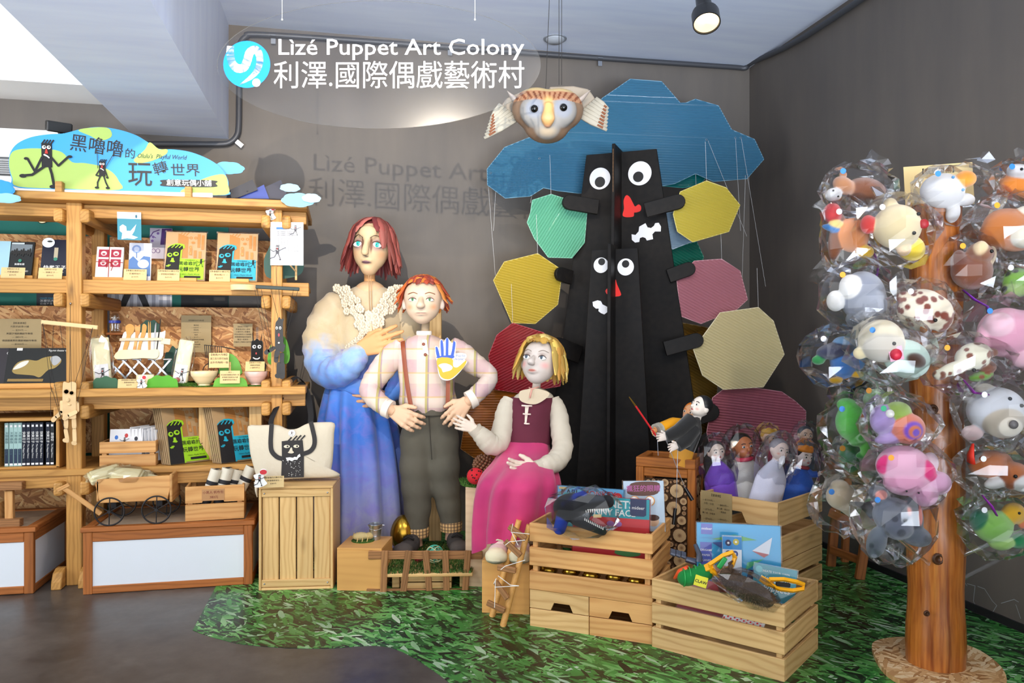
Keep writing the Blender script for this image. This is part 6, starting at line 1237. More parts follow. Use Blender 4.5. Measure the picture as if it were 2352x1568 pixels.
# corrugated sheets
def corr(name, label, pts, D, col, pitch, angle, yaw=0, cat='panel', group='corrugated leaf panels', alpha=.86, holes=(), strings=()):
    """ribbed twin-wall plastic sheet cut to a picture outline at distance D; ribs run at `angle`"""
    xs = [p[0] for p in pts]; ys = [p[1] for p in pts]; cx, cy = (min(xs)+max(xs))/2, (min(ys)+max(ys))/2; ya = math.radians(yaw)
    r = IR*math.cos(ya)+FW*math.sin(ya); m = face(W(cx, cy, D), r); A = Art(m); P_ = [A.px(*p) for p in pts]; ca, sa = math.cos(math.radians(angle)), math.sin(math.radians(angle))
    R_ = [(x*ca+y*sa, -x*sa+y*ca) for x, y in P_]; n = len(R_); lo = min(p[1] for p in R_); hi = max(p[1] for p in R_)
    ysn = sorted(set([round(lo+pitch/6*i, 5) for i in range(int((hi-lo)/(pitch/6))+1)]+[round(p[1], 5) for p in R_])); b = MB(); e = 1e-6
    def cuts(y): 
        o = []
        for i in range(n):
            (x0, y0), (x1, y1) = R_[i], R_[(i+1) % n]
            if (y0 > y) != (y1 > y): o.append(x0+(x1-x0)*(y-y0)/(y1-y0))
        return sorted(o)
    zf = lambda y: .0032*math.cos(2*math.pi*(y-lo)/pitch)
    un = lambda x, y, z: (x*ca-y*sa, x*sa+y*ca, z)
    for y0, y1 in zip(ysn, ysn[1:]):
        if y1-y0 < 1e-5: continue
        c0, c1 = cuts(y0+e), cuts(y1-e)
        for i in range(0, min(len(c0), len(c1))-1, 2):
            v = [(c0[i], y0), (c0[i+1], y0), (c1[i+1], y1), (c1[i], y1)]
            b.add([un(x, y, zf(y)+.002) for x, y in v]+[un(x, y, -.003) for x, y in v], [(0, 1, 2, 3), (7, 6, 5, 4)])
    o = thing(name, label, cat, T(*W(cx, max(ys), D)), group); b.flat2d = True; b.build('ribbed_sheet', polycarb(col, alpha), o, m, smooth=None)
    b = MB()
    for i in range(n): p, q = P_[i], P_[(i+1) % n]; b.tube([(p[0], p[1], -.0005), (q[0], q[1], -.0005)], .0026, 5)
    b.build('cut_edge', flat(lighter(col), .4), o, m)
    for (x, y, x1, y1) in strings: b = MB(); b.cyl(W(x, y, D-.01), W(x1, y1, D-.01), .0009, n=5); b.build('nylon_string', NYLON, o)
    for (x, y) in holes: b = MB(); b.tube([V((.006*math.cos(t), .006*math.sin(t), .004)) for t in [k*math.pi/5 for k in range(10)]], .0012, 5, closed=True); c_ = A.px(x, y); b.build('eyelet', METAL, o, m @ T(c_[0], c_[1], 0))
    return o
def lighter(c): return '#'+''.join('%02x' % min(255, int(int(c[i:i+2], 16)*.75+65)) for i in (1, 3, 5))
def polycarb(col, alpha):
    key = ('pc', col, alpha)
    if key in _mc: return _mc[key]
    n = NT('ribbed_plastic_'+col[1:]); n.set(Base_Color=hx(col), Roughness=.14, Alpha=alpha, Specular_IOR_Level=.9, Coat_Weight=.4, Coat_Roughness=.1); 
    tl = n.n('ShaderNodeBsdfTranslucent', {0: hx(col)}); mx = n.n('ShaderNodeMixShader', {0: .3, 1: n.b, 2: tl}); n.t.links.new(mx.outputs[0], n.out.inputs[0]); _mc[key] = n.m; return n.m
v1 = lambda x, y: (1100+x/3.136, 160+y/3.136)
CLOUD = [v1(*p) for p in [(1090, 68), (1315, 85), (1450, 240), (1490, 240), (1560, 212), (1725, 260), (1820, 432), (1985, 502), (2052, 645), (1930, 785), (1690, 805), (1560, 748), (1410, 820), (1315, 838), (1200, 870), (960, 880), (720, 890), (560, 870), (465, 850), (370, 910), (190, 925), (62, 830), (60, 715), (185, 560), (360, 490), (640, 400), (800, 300), (890, 205)]]
corr('cloud_panel', 'large blue corrugated plastic cloud behind the black tree top', CLOUD, 5.16, '#4a84a4', .0165, -1.5, 3, 'panel', None, .9, [v1(435, 640), v1(85, 745), v1(1637, 505), v1(1845, 492), v1(1885, 490)],
     [(*v1(435, 645), *v1(370, 960)), (*v1(130, 700), *v1(105, 1160)), (*v1(1650, 510), *v1(1930, 1200)), (*v1(1848, 495), *v1(1885, 1160)), (*v1(1890, 495), *v1(2065, 1560)), (*v1(1920, 760), *v1(1895, 1540)), (*v1(68, 840), *v1(118, 1480))])
corr('leaf_panel', 'teal corrugated panel peeking out under the cloud on the right', [v1(*p) for p in [(1330, 838), (1560, 748), (1640, 770), (1590, 830), (1470, 850)]], 5.25, '#0f8f92', .0125, 0, 0)
LV = [('mint green octagonal corrugated leaf panel on the upper left', [v1(*p) for p in [(520, 897), (385, 940), (372, 1030), (348, 1100), (400, 1215), (500, 1350), (670, 1355), (760, 1245), (778, 1030), (640, 935)]], 5.0, '#74c4a2', 58, 4),
 ('pale yellow octagonal corrugated leaf panel on the upper right', [v1(*p) for p in [(1450, 880), (1640, 800), (1780, 850), (1880, 975), (1800, 1165), (1540, 1240), (1430, 1165), (1400, 1040)]], 4.80, '#dccb58', -18, 6),
 ('golden yellow octagonal corrugated leaf panel on the left', [v2(*p) for p in [(140, 375), (205, 265), (405, 215), (530, 300), (545, 375), (525, 520), (390, 635), (250, 630)]], 4.98, '#c8b040', -14, 2),
 ('rose pink octagonal corrugated leaf panel on the right', [v2(*p) for p in [(1240, 370), (1345, 260), (1510, 248), (1620, 320), (1665, 490), (1600, 550), (1385, 635), (1265, 590)]], 4.84, '#cc8a98', -28, 5),
 ('cream white octagonal corrugated leaf panel on the right', [v2(*p) for p in [(1340, 790), (1500, 570), (1730, 538), (1820, 620), (1885, 820), (1760, 1015), (1520, 1030), (1395, 945)]], 4.76, '#e4d9ac', -27, 8),
 ('crimson octagonal corrugated leaf panel behind the girl head', [v2(*p) for p in [(110, 830), (160, 705), (255, 632), (440, 690), (560, 800), (540, 1010), (290, 1050), (150, 1030)]], 4.95, '#a01a28', 27, 0),
 ('mauve many sided corrugated leaf panel at the lower right', [v2(*p) for p in [(1420, 1290), (1455, 1080), (1520, 1030), (1700, 1020), (1870, 1045), (1950, 1100), (2015, 1160), (2010, 1370), (1700, 1420), (1450, 1400)]], 4.82, '#ae6676', -7, 6),
 ('amber orange corrugated leaf panel behind the girl shoulder', [(1058, 1030), (1075, 930), (1100, 882), (1190, 896), (1245, 960), (1240, 1070), (1150, 1110), (1090, 1052)], 4.99, '#bc7426', 0, 0),
 ('dark amber corrugated panel behind the cream leaf', [(1560, 740), (1640, 755), (1665, 800), (1650, 860), (1640, 980), (1610, 1000), (1570, 900)], 4.98, '#8a6a2c', -30, 0),
 ('emerald corrugated panel behind the rose pink leaf', [(1540, 570), (1600, 555), (1616, 590), (1600, 640), (1545, 640)], 4.97, '#1f7a68', -30, 0),
 ('pale blue corrugated panel behind the pale yellow leaf', [(1525, 490), (1560, 485), (1600, 540), (1596, 552), (1545, 572), (1535, 560)], 4.90, '#9cb6cc', 0, 0)]
for lab, pts, D_, col, ang, yaw in LV:
    i = min(range(len(pts)), key=lambda k: pts[k][1]); x, y = pts[i]
    corr('leaf_panel', lab, pts, D_, col, .0165, ang, yaw, alpha=.92, strings=[(x, y+2, x-3, y-90)] if 'octagonal' in lab else [])
o = thing('leaf_panel', 'small deep yellow octagon layered behind the pale yellow leaf', 'panel', T(*W(1600, 545, 4.83)), 'corrugated leaf panels'); m = face(W(1600, 500, 4.83), IR); A = Art(m); b = MB(); b.prism([A.px(*v1(*p)) for p in [(1405, 960), (1500, 925), (1640, 930), (1720, 985), (1740, 1070), (1650, 1190), (1530, 1235), (1440, 1170)]], .004); b.build('sheet', flat('#c8a416', .35), o, m); b = MB(); b.cyl(W(1600, 460, 4.83), W(1598, 400, 5.1), .001, n=5); b.build('nylon_string', NYLON, o)
# ---------------------------------------------------------------- owl
ow = thing('hanging_owl', 'painted owl puppet with spread wings hanging from black strings', 'owl', T(*W(1257, 262, 4.1))); k = 4.1/F; m = frame(W(1257, 262, 4.1), IR) @ RX(6) @ RY(2) @ S(k)
TAN, CRM, WHT = hx('#7c6450'), hx('#bca678'), hx('#8f8d8a')
me = sdf([('e', (-25, 10, 12), (56, 44, 48), None, TAN), ('e', (27, 10, 12), (56, 44, 48), None, TAN), ('e', (0, 6, -25), (52, 44, 40), None, TAN), ('e', (-27, -26, 0), (34, 20, 34), None, WHT), ('e', (29, -26, 2), (34, 20, 34), None, WHT), ('e', (0, -22, -28), (30, 24, 30), None, WHT), ('c', (0, -46, 8), (0, -56, -20), 10., 13., hx('#e0b070')), ('c', (0, -56, -20), (0, -52, -32), 12., 5., hx('#dc9a7c'))], 2.4, 10.)
cc_ = getcol(me); vv = verts(me); ph = np.arctan2(vv[:, 0], vv[:, 2]+40); st_ = (np.sin(ph*46) > .25) & (vv[:, 2] > 26+3*np.sin(vv[:, 0])) & (vv[:, 2] < 46) & (vv[:, 1] < 12); cc_[vv[:, 2] > 48] = CRM[:3]; cc_[(vv[:, 2] > 24) & (vv[:, 2] <= 48) & (vv[:, 1] < 14)] = hx('#a87c5c')[:3]; cc_[st_] = hx('#7a4428')[:3]; setcol(me, cc_)
paint(me, [((-30, -45, 4), (26, 30, 26), hx('#888d98'), .4), ((34, -45, 6), (26, 30, 26), hx('#888d98'), .4), ((0, -40, 22), (16, 30, 26), hx('#d8b070'), .8), ((0, -40, -46), (36, 30, 18), hx('#b5a48c'), .9)])
hd = link('head', me, PAPERM, ow, m)
for x, z in ((-32, 2), (33, 7)):
    y = min(frontat(me, x, z, 4), -38); b = MB(); b.ball((x, y+5, z), (11, 8, 11), 16); e = b.build('eye', flat('#7d828c', .3), hd, m, smooth=True); b = MB(); b.ball((x+1, y-1, z), (8.5, 7, 8.5), 16); b.build('pupil', EYEB, e, m, smooth=True)
for s_ in (-1, 1):
    b = MB(); b.tube([(s_*62, 14, 24), (s_*80, 10, 40), (s_*97, 6, 58)] if s_ > 0 else [(-62, 14, 20), (-80, 10, 36), (-94, 6, 50)], [15, 11, 1], 8, True, .5); b.build('ear_tuft', flat('#a89c94', .7, var=.25), hd, m, smooth=True)
    wing = [(s_*8, 66), (s_*70, 72), (s_*96, 66), (s_*120, 40)] if s_ > 0 else [(-8, 60), (-60, 58), (-95, 40), (-110, 18)]
    b = MB(); pts = [(s_*4, 70), (s_*60, 74), (s_*96, 68), (s_*118, 40), (s_*95, 10), (s_*60, 20), (s_*6, 50)] if s_ > 0 else [(-4, 66), (-55, 60), (-96, 40), (-118, 5), (-90, -20), (-60, 10), (-6, 45)]
    b.prism(pts, 10); b.build('wing_shoulder', flat('#94897a', .7, var=.3), ow, m @ T(0, 40, 0) @ RX(90), bevel=2.5)
    for i in range(7):
        t = i/6; x0, z0 = (s_*(112-40*t), 46-40*t) if s_ > 0 else (-(108-42*t), 25-42*t+10*t); x1, z1 = (s_*(143-t*2), 18-50*t+4) if s_ > 0 else (-(130+14*t), -10-46*t)
        b = MB(); b.tube([(x0, 36-i*2, z0), ((x0+x1)/2, 33-i*2, (z0+z1)/2), (x1, 31-i*2, z1)], [6, 7.5, 3.5], 8, True, .4, up=(0, 1, 0)); f_ = b.build('feather', flat('#a9a394', .6, var=.3), ow, m, smooth=True)
        b = MB(); b.tube([((x0+x1*2)/3, 33-i*2-3.2, (z0+2*z1)/3), ((x0+x1*6)/7, 31-i*2-2.6, (z0+6*z1)/7)], [2.2, 3], 6, True, .4, up=(0, 1, 0)); b.build('feather_mark', flat('#7a4526', .7), f_, m)
for (x, y, x1, y1) in ((1253, 216, 1263, -30), (1284, 195, 1292, 100), (1290, 195, 1290, 100)):
    a = W(x, y, 4.1); c_ = W(x1, y1, 4.1); c_.z = min(c_.z, ZC); 
    if x > 1260: c_ = V((a.x, a.y, ZC))
    b = MB(); b.cyl(a, c_, .0016, n=5); b.build('string', STRING, ow)
# ================================================================ things on the floor
def pillow(b, pts, t, z=0, steps=((1, 0), (.985, .45), (.94, .75), (.8, .95), (.5, 1.0), (.2, 1.0)), m=None):
    """soft two-sided cushion from an outline (star-shaped about its middle)"""
    cx = sum(p[0] for p in pts)/len(pts); cy = sum(p[1] for p in pts)/len(pts)
    rg = [[(cx+(x-cx)*s, cy+(y-cy)*s, z-t*h) for x, y in pts] for s, h in steps[::-1]]+[[(cx+(x-cx)*s, cy+(y-cy)*s, z+t*h) for x, y in pts] for s, h in steps]
    return b.loft(rg, True, True, m)
def frontm(x0, y0, x1, y1, z=0): m, w = cm(x0, y0, x1, y1, z); return m, w
# pine box
m, w = frontm(594, 1357, 765, 1352); H, Dp, t = .548, .30, .014
o = thing('pine_box', 'upright pale pine box with vertical slats under the tote bag', 'box', m); M_ = lambda x, y, z: m @ V((x, y, z)); XA = m.col[0].xyz; YA = m.col[1].xyz
for x in (t/2, w-t/2): plank('side_board', M_(x, Dp/2, 0), M_(x, Dp/2, H-t), Dp, t, W_PINE, o, YA)
for z in (H-t/2, t/2): plank('end_board', M_(0 if z > .1 else t, Dp/2, z), M_(w if z > .1 else w-t, Dp/2, z), Dp, t, W_PINE, o, YA)
sw = (w-2*t)/4
for i in range(4): plank('slat', M_(t+sw*(i+.5), .018, t), M_(t+sw*(i+.5), .018, H-t), sw-.006, .012, W_PINE, o, XA)
for z in (H-t-.022, t+.022): plank('batten', M_(t, .008, z), M_(w-t, .008, z), .04, .012, W_OLD if z < 0 else W_PINE, o)
for x in (t+.015, w-t-.015):
    for z in (H-t-.022, t+.022): b = MB(); b.ball((0, 0, 0), .005, 8); b.build('screw', METAL, o, T(*M_(x, .001, z)), smooth=True)
# tote bag
mb = face(M_(w*.5, .11, H), XA, UP*.985+YA*.16); A = Art(mb); tb = thing('tote_bag', 'cream canvas tote bag printed with a black figure raising its arms', 'bag', T(*M_(w/2, .1, H)))
q = lambda x, y: (340+x/4.357, 880+y/4.357)
out = [q(*p) for p in smooth_closed([(988, 425), (1100, 415), (1210, 412), (1300, 415), (1390, 455), (1480, 450), (1560, 410), (1620, 392), (1740, 385), (1858, 395), (1855, 500), (1850, 640), (1840, 780), (1830, 880), (1910, 905), (1890, 935), (1760, 945), (1560, 950), (1330, 965), (1150, 985), (1085, 1010), (1075, 950), (1040, 820), (1010, 700), (995, 550)], 3)]
n = NT('canvas'); n.set(Base_Color=hx('#cfc5b0'), Roughness=.85); n.bump(n.noise(n.obj(), 9, 4, .6), .5, .02); CANV = n.m
b = MB(); pillow(b, [A.px(*p) for p in out], .028, -.03); b.build('bag_body', CANV, tb, mb, smooth=True, ang=60)
b = MB(); b.tube([mb @ V((*A.px(*q(1070, 985)), -.02)), mb @ V((*A.px(*q(1075, 1080)), -.02)), mb @ V((*A.px(*q(1085, 1140)), -.02))], [.02, .014, .006], 8, True, .5); b.build('bag_corner', CANV, tb, smooth=True)
A = Art(mb @ T(0, 0, .0), .0008); K2 = flat('#2c2a2b', .8)
A.pp([q(*p) for p in [(1338, 580), (1400, 572), (1548, 568), (1560, 700), (1560, 940), (1332, 945), (1340, 760)]], K2)
for x, y in ((1395, 575), (1450, 560), (1490, 555), (1530, 555)): A.line([A.px(*q(x, y+10)), A.px(*q(x+40, y-32))], .008, K2)
A.line([A.px(*q(*p)) for p in smooth_open([(1238, 415), (1232, 500), (1228, 600), (1240, 680), (1290, 735), (1345, 755)], 4)], .024, K2); A.line([A.px(*q(*p)) for p in smooth_open([(1632, 395), (1650, 470), (1668, 560), (1660, 630), (1620, 680), (1555, 705)], 4)], .024, K2)
for x, y, rx in ((1390, 632, 30), (1485, 630, 29)): c = A.px(*q(x, y)); A.ell(*c, rx/4.357*4.15/F, .0085, flat('#d8cfb8'), 20); A.ell(c[0]+.004, c[1], .005, .005, K2, 12)
A.pp(smooth_closed([q(*p) for p in [(1430, 645), (1442, 645), (1448, 675), (1462, 690), (1440, 702), (1402, 695), (1412, 680)]], 3), flat('#cfc6b0')); A.pp([q(*p) for p in [(1380, 745), (1420, 740), (1450, 745), (1470, 735), (1490, 740), (1500, 720), (1520, 705), (1528, 730), (1505, 745), (1495, 765), (1465, 765), (1440, 780), (1415, 768), (1398, 780)]], WHITE)
rq = random.Random(2)
for i in range(40): c = A.px(*q(rq.uniform(1345, 1530), 770+rq.random()**1.3*155)); A.z -= .00025; A.ell(*c, .0016, .0016, WHITE, 6)
A.text('Lize Puppet Art Colony', A.px(*q(1520, 962))[0], A.px(*q(1520, 960))[1], .012, K2, res=1); A.build(tb)
c = A.px(*q(1440, 500)); b = MB(); b.lathe([(0, .004), (.016, .003), (.019, 0)], 24); b.build('pin_badge', WHITE, tb, mb @ T(c[0], c[1], .0), smooth=True, ang=50); A2 = Art(mb, .005); fig(A2, c[0], c[1]-.013, .024); A2.build(tb, 'badge_print')
for pts in (((622, 985, 4.30), (624, 962, 4.34), (640, 925, 4.42), (662, 885, 4.50), (676, 868, 4.54), (690, 870, 4.58), (705, 895, 4.66), (712, 950, 4.6), (712, 985, 4.42)), ((712, 980, 4.30), (714, 950, 4.36), (706, 905, 4.5), (694, 884, 4.58), (686, 880, 4.60))):
    b = MB(); P_ = [W(*p) for p in smooth_open(pts, 5)]; b.tube(P_, [6.5*p[2]/F for p in smooth_open(pts, 5)], 8, True, .2, up=FW); b.build('strap', flat('#141417', .85), tb, smooth=True, ang=50)
price('tan price card at the front edge of the pine box', 603, 652, 1113, 1093, 4.24, H, ['【黑嚕嚕的玩轉世界】', '— 黑嚕嚕側背包 —', '$380元'])
sticker('puppet sticker with a red heart beside the tote bag card', 598, 1098, 36, 4.22, True)
# plywood boxes
def plybox(label, m, w, d, h, mat=W_PLY, name='plywood_box'):
    o = thing(name, label, 'box', m); t = .012; M = lambda x, y, z: m @ V((x, y, z)); Y_ = m.col[1].xyz; X_ = m.col[0].xyz
    plank('front_board', M(0, t/2, h/2-t/2), M(w, t/2, h/2-t/2), h-t, t, mat, o, bevel=.0015); plank('back_board', M(0, d-t/2, h/2-t/2), M(w, d-t/2, h/2-t/2), h-t, t, mat, o, bevel=.0015)
    for x in (t/2, w-t/2): plank('side_board', M(x, t, h/2-t/2), M(x, d-t, h/2-t/2), h-t, t, mat, o, bevel=.0015)
    plank('top_board', M(0, d/2, h-t/2), M(w, d/2, h-t/2), d, t, mat, o, Y_, bevel=.0015); return o
m, w = frontm(774, 1356, 877, 1358); plybox('small plywood box carrying a tin bucket and beetle', m, w, .26, .226); Mp = lambda x, y, z=0: at(x, y, Z=.226+z)
W_BLK = wood('white_ash_block', '#e4c8a4', '#c9a27c', .55, 6, .6, .2)
mt = frame(at(1069, 1346, Z=0), (.9, -.35, 0)); plybox('tall pale wooden block the girl sits on', mt, .40, .40, .532, W_BLK)
m2, w2 = frontm(1107, 1407, 1216, 1412); plybox('low plywood box under the girl shoes', m2, w2, .33, .254)
def tuft(b, x, y, z, h, rr, lean=.4): a = rr.uniform(0, 6.28); dx, dy = math.cos(a)*h*lean, math.sin(a)*h*lean; wx, wy = -math.sin(a)*.0022, math.cos(a)*.0022; b.add([(x-wx, y-wy, z), (x+wx, y+wy, z), (x+dx*.5+wx*.6, y+dy*.5+wy*.6, z+h*.7), (x+dx, y+dy, z+h)], [(0, 1, 2, 3)])
TURF = NT('turf'); qn = TURF.noise(TURF.obj(), 40, 3); TURF.set(Base_Color=TURF.ramp(qn.outputs[0], [(.3, hx('#1c3a10')), (.55, hx('#3f6b22')), (.75, hx('#6d9440'))]), Roughness=.8); TURF = TURF.m
# platform under the boy
pm = frame(at(884, 1322, Z=.085), (.985, -.17, 0)); pf = thing('turf_platform', 'low board covered with artificial turf under the boy puppet', 'platform', pm); PW, PD = .46, .62
boxo('board', (PW/2, PD/2, 0), (PW, PD, .018), W_PINE, pf, pm)
for x in (.05, PW-.05): boxo('leg', (x, PD*.5, -.047), (.04, PD*.8, .075), W_PINE, pf, pm)
rr = random.Random(9); b = MB()
for i in range(5200): p = pm @ V((rr.uniform(.0, PW), rr.uniform(0, PD), .008)); tuft(b, p.x, p.y, p.z, rr.uniform(.012, .024), rr)
b.flat2d = True; tag(b.build('turf_blades', TURF, pf, smooth=None), kind='stuff')
mcr = frame(at(920, 1352, Z=0), (.985, -.17, 0)); crate('small pale slatted crate tucked under the turf platform', mcr, .27, .16, .068, W_PINE, 2, .006, .01)
# fence
fa, fb = at(846, 1358, Z=0), at(1108, 1352, Z=0); fx = (fb-fa).normalized(); fd = V((-fx.y, fx.x, 0)); fence = thing('picket_fence', 'little rough wooden picket fence in front of the boy puppet', 'fence', frame(fa, fx))
FP = lambda x, y, off=0: onplane(x, y, fa-fd*off, fd)
plank('rail', FP(846, 1274), FP(1108, 1274), .044, .014, W_OLD, fence); plank('rail', FP(842, 1361), FP(1106, 1361), .044, .014, W_OLD, fence)
for x0, x1 in ((884, 880), (939, 924), (977, 988), (1023, 1026), (1075, 1067)): plank('picket', FP(x1, 1374, .014), FP(x0, 1264, .014), .034, .012, W_OLD, fence, fx)
# bucket, beetle, egg, balls
c = Mp(862, 1238); o = thing('tin_bucket', 'little galvanised tin bucket on the plywood box', 'bucket', T(*c)); k = 4.3/F
b = MB(); b.lathe([(0, 0), (11.5*k, 0), (12*k, 8*k), (12.6*k, 8.5*k), (12.4*k, 10*k), (15*k, 32*k), (16.5*k, 34*k), (16.5*k, 36*k), (14.5*k, 36*k), (13*k, 20*k), (11*k, 3*k), (0, 3*k)], 24); b.build('pail', METAL, o, T(*c), smooth=True, ang=35)
b = MB(); b.tube([V((-16*k, 0, 33*k)), V((-13*k, -9*k, 26*k)), V((0, -15*k, 23*k)), V((13*k, -9*k, 26*k)), V((17*k, 0, 33*k))], .0015, 6); b.build('handle', METAL, o, T(*c)); b = MB(); b.cyl((15*k, 0, 32*k), (20*k, 0, 31*k), 2*k); b.build('ear', METAL, o, T(*c))
c = Mp(834, 1241); o = thing('straw_beetle', 'woven straw beetle on a round of green felt', 'figurine', T(*c)); me = sdf([('e', (-6, 0, 10), (18, 11, 9), None, hx('#d8c48c')), ('e', (14, 0, 10), (10, 9, 8), None, hx('#d0b87c')), ('c', (22, 0, 12), (34, 0, 18), 2.5, 1.6, hx('#cdb478')), ('c', (24, 0, 9), (34, 0, 6), 1.8, 1.2, hx('#cdb478'))], 1.2, 3.); link('body', me, vcol('straw', .8, (120, .6)), o, T(*c) @ S(k))
for i in range(6): s_ = -1 if i % 2 else 1; xx = -10+(i//2)*11; b = MB(); b.tube([(xx, s_*8, 8), (xx-2, s_*15, 9), (xx-4, s_*18, 1)], 1.1, 6); b.build('leg', flat('#c8ad70', .8), o, T(*c) @ S(k))
b = MB(); b.lathe([(0, 0), (26*k, 0), (26*k, .004), (0, .004)], 24); b.build('felt_round', MOSS, o, T(*c))
for i in range(7): b = MB(); b.tube([(-22+i*6, -7, 11), (-20+i*6, 0, 20-(i-2)**2*.25), (-18+i*6, 7, 11)], .6, 5); b.build('straw_strand', flat('#b89c60', .8), o, T(*c) @ S(k))
BRASS = flat('#b08a30', .22, .95); c = at(926, 1262, Z=.1); o = thing('golden_egg', 'shiny golden egg behind the fence on the turf', 'egg', T(c.x, c.y, .1)); b = MB(); b.lathe([(.075*math.sin(math.pi*i/14)*(1-.12*math.cos(math.pi*i/14)*-1), .10-.105*math.cos(math.pi*i/14)) for i in range(15)], 28); b.build('shell', BRASS, o, WM[o.name], smooth=True); b = MB(); b.tube([(.06*math.cos(t), .06*math.sin(t), .004) for t in [k_*math.pi/8 for k_ in range(16)]], .006, 6, closed=True); b.build('rest_ring', BRASS, o, WM[o.name], smooth=True)
def wicker(label, x, y, z, rp, col, col2, seed):
    c = at(x, y, Z=z+.0); d = (c-V((0, 0, HC))).dot(FW); R = rp*d/F; c.z = z+R; o = thing('wicker_ball', label, 'ball', T(*c), 'wicker balls'); rr = random.Random(seed)
    for i in range(14):
        q_ = MX.Rotation(rr.uniform(0, 6.28), 4, V((rr.uniform(-1, 1), rr.uniform(-1, 1), rr.uniform(-1, 1))).normalized()); b = MB(); b.tube([q_ @ V((R*math.cos(t), R*math.sin(t), 0)) for t in [k_*math.pi/10 for k_ in range(20)]], R*.055, 5, closed=True); b.build('strand', flat(col if i % 2 else col2, .7), o, WM[o.name], smooth=True)
wicker('teal and cream wicker ball behind the fence', 998, 1292, .10, 20, '#4fc0a8', '#d8d4a4', 1); wicker('small red wicker ball behind the fence', 962, 1290, .10, 11, '#b8283c', '#8a2030', 2)
# ladybird and cone on the block top
c = at(1098, 1116, Z=.532); o = thing('moss_pad', 'moss pad on top of the tall pale block', 'moss', T(*c)); b = MB(); rr = random.Random(3); b.ball((0, .06, .004), (.09, .11, .018), 14); b.build('pad', MOSS, o, T(*c), smooth=True); b = MB()
for i in range(900): a = rr.uniform(0, 6.28); r_ = math.sqrt(rr.random()); tuft(b, .09*r_*math.cos(a), .06+.11*r_*math.sin(a), .012, rr.uniform(.012, .024), rr)
b.flat2d = True; tag(b.build('blades', TURF, o, T(*c), smooth=None), kind='stuff')
p2 = mt @ V((.33, .27, .532)); o = thing('moss_clump', 'moss clump on the block top right of the girl skirt', 'moss', T(*p2)); b = MB(); b.ball((0, 0, .03), (.07, .07, .05), 14); b.build('pad', MOSS, o, T(*p2), smooth=True); b = MB()
for i in range(900): a = rr.uniform(0, 6.28); r_ = math.sqrt(rr.random()); tuft(b, .07*r_*math.cos(a), .07*r_*math.sin(a), .03+.05*math.sqrt(max(0, 1-r_*r_)), rr.uniform(.015, .03), rr)
b.flat2d = True; tag(b.build('blades', TURF, o, T(*p2), smooth=None), kind='stuff')
c = W(1092, 1093, 4.10); o = thing('ladybird', 'fuzzy red ladybird ball with black dots on the moss', 'figurine', T(*c)); R = 20*4.1/F; b = MB(); b.ball((0, 0, 0), (R, R, R*.95), 24); b.build('body', flat('#c8202c', .95, bump=(160, .9)), o, T(*c), smooth=True)
for i in range(14): a = rr.uniform(-1.4, 1.4); e = rr.uniform(-.7, 1.1); d_ = IR*(math.sin(a)*math.cos(e))-FW*(math.cos(a)*math.cos(e))+UP*math.sin(e); b = MB(); b.ball((0, 0, 0), .0042, 8); b.build('dot', BLACK, o, T(*(c+d_*R)), smooth=True)
c = W(1111, 1068, 4.17); o = thing('pine_cone', 'round brown pine cone behind the red ladybird', 'pine cone', T(*c)); R = 25*4.17/F; b = MB(); b.ball((0, 0, 0), R*.8, 14); b.build('core', flat('#4a2c1c', .7), o, T(*c), smooth=True); sm = MB(); sm.ball((0, 0, 0), (R*.16, R*.16, R*.2), 7); sme = sm.mesh('scale', True); sme.materials.append(flat('#7a5034', .5, var=.3))
for i in range(110):
    e = math.asin(1-2*(i+.5)/110); a = i*2.39996; d_ = V((math.cos(a)*math.cos(e), math.sin(a)*math.cos(e), math.sin(e)))
    if d_.dot(FW) > .35: continue
    link('scale', sme, None, o, T(*(c+d_*R*.88)) @ d_.to_track_quat('Z', 'Y').to_matrix().to_4x4())
# ladder
ld = thing('crooked_ladder', 'little crooked branch ladder tied with white string', 'ladder', T(*at(1150, 1436, Z=0)))
r1 = (at(1130, 1415, Z=.0), W(1192, 1194, 3.72)); r2 = (at(1155, 1437, Z=0), W(1216, 1205, 3.60)); 
for a, c_ in (r1, r2): b = MB(); b.tube([a, a.lerp(c_, .5), c_], [.021, .02, .019], 10, True, .7); b.build('rail', W_BAM, ld, smooth=True, ang=50)
for (x0, y0, x1, y1) in ((1169, 1208, 1208, 1238), (1160, 1242, 1196, 1276), (1143, 1302, 1185, 1310), (1138, 1335, 1166, 1375), (1119, 1383, 1160, 1402)): plank('rung', W(x0, y0, 3.58), W(x1, y1, 3.55), .027, .016, W_OLD, ld)
for pts in (((1178, 1202), (1174, 1222), (1216, 1226)), ((1175, 1222), (1190, 1252)), ((1160, 1252), (1170, 1244), (1206, 1240)), ((1150, 1308), (1160, 1300), (1206, 1286)), ((1144, 1322), (1172, 1343), (1192, 1345)), ((1136, 1348), (1192, 1345)), ((1138, 1330), (1136, 1395)), ((1134, 1340), (1140, 1328))):
    b = MB(); b.tube([W(x, y, 3.53) for x, y in pts], .0016, 5); b.build('string', flat('#eceae4', .8), ld)
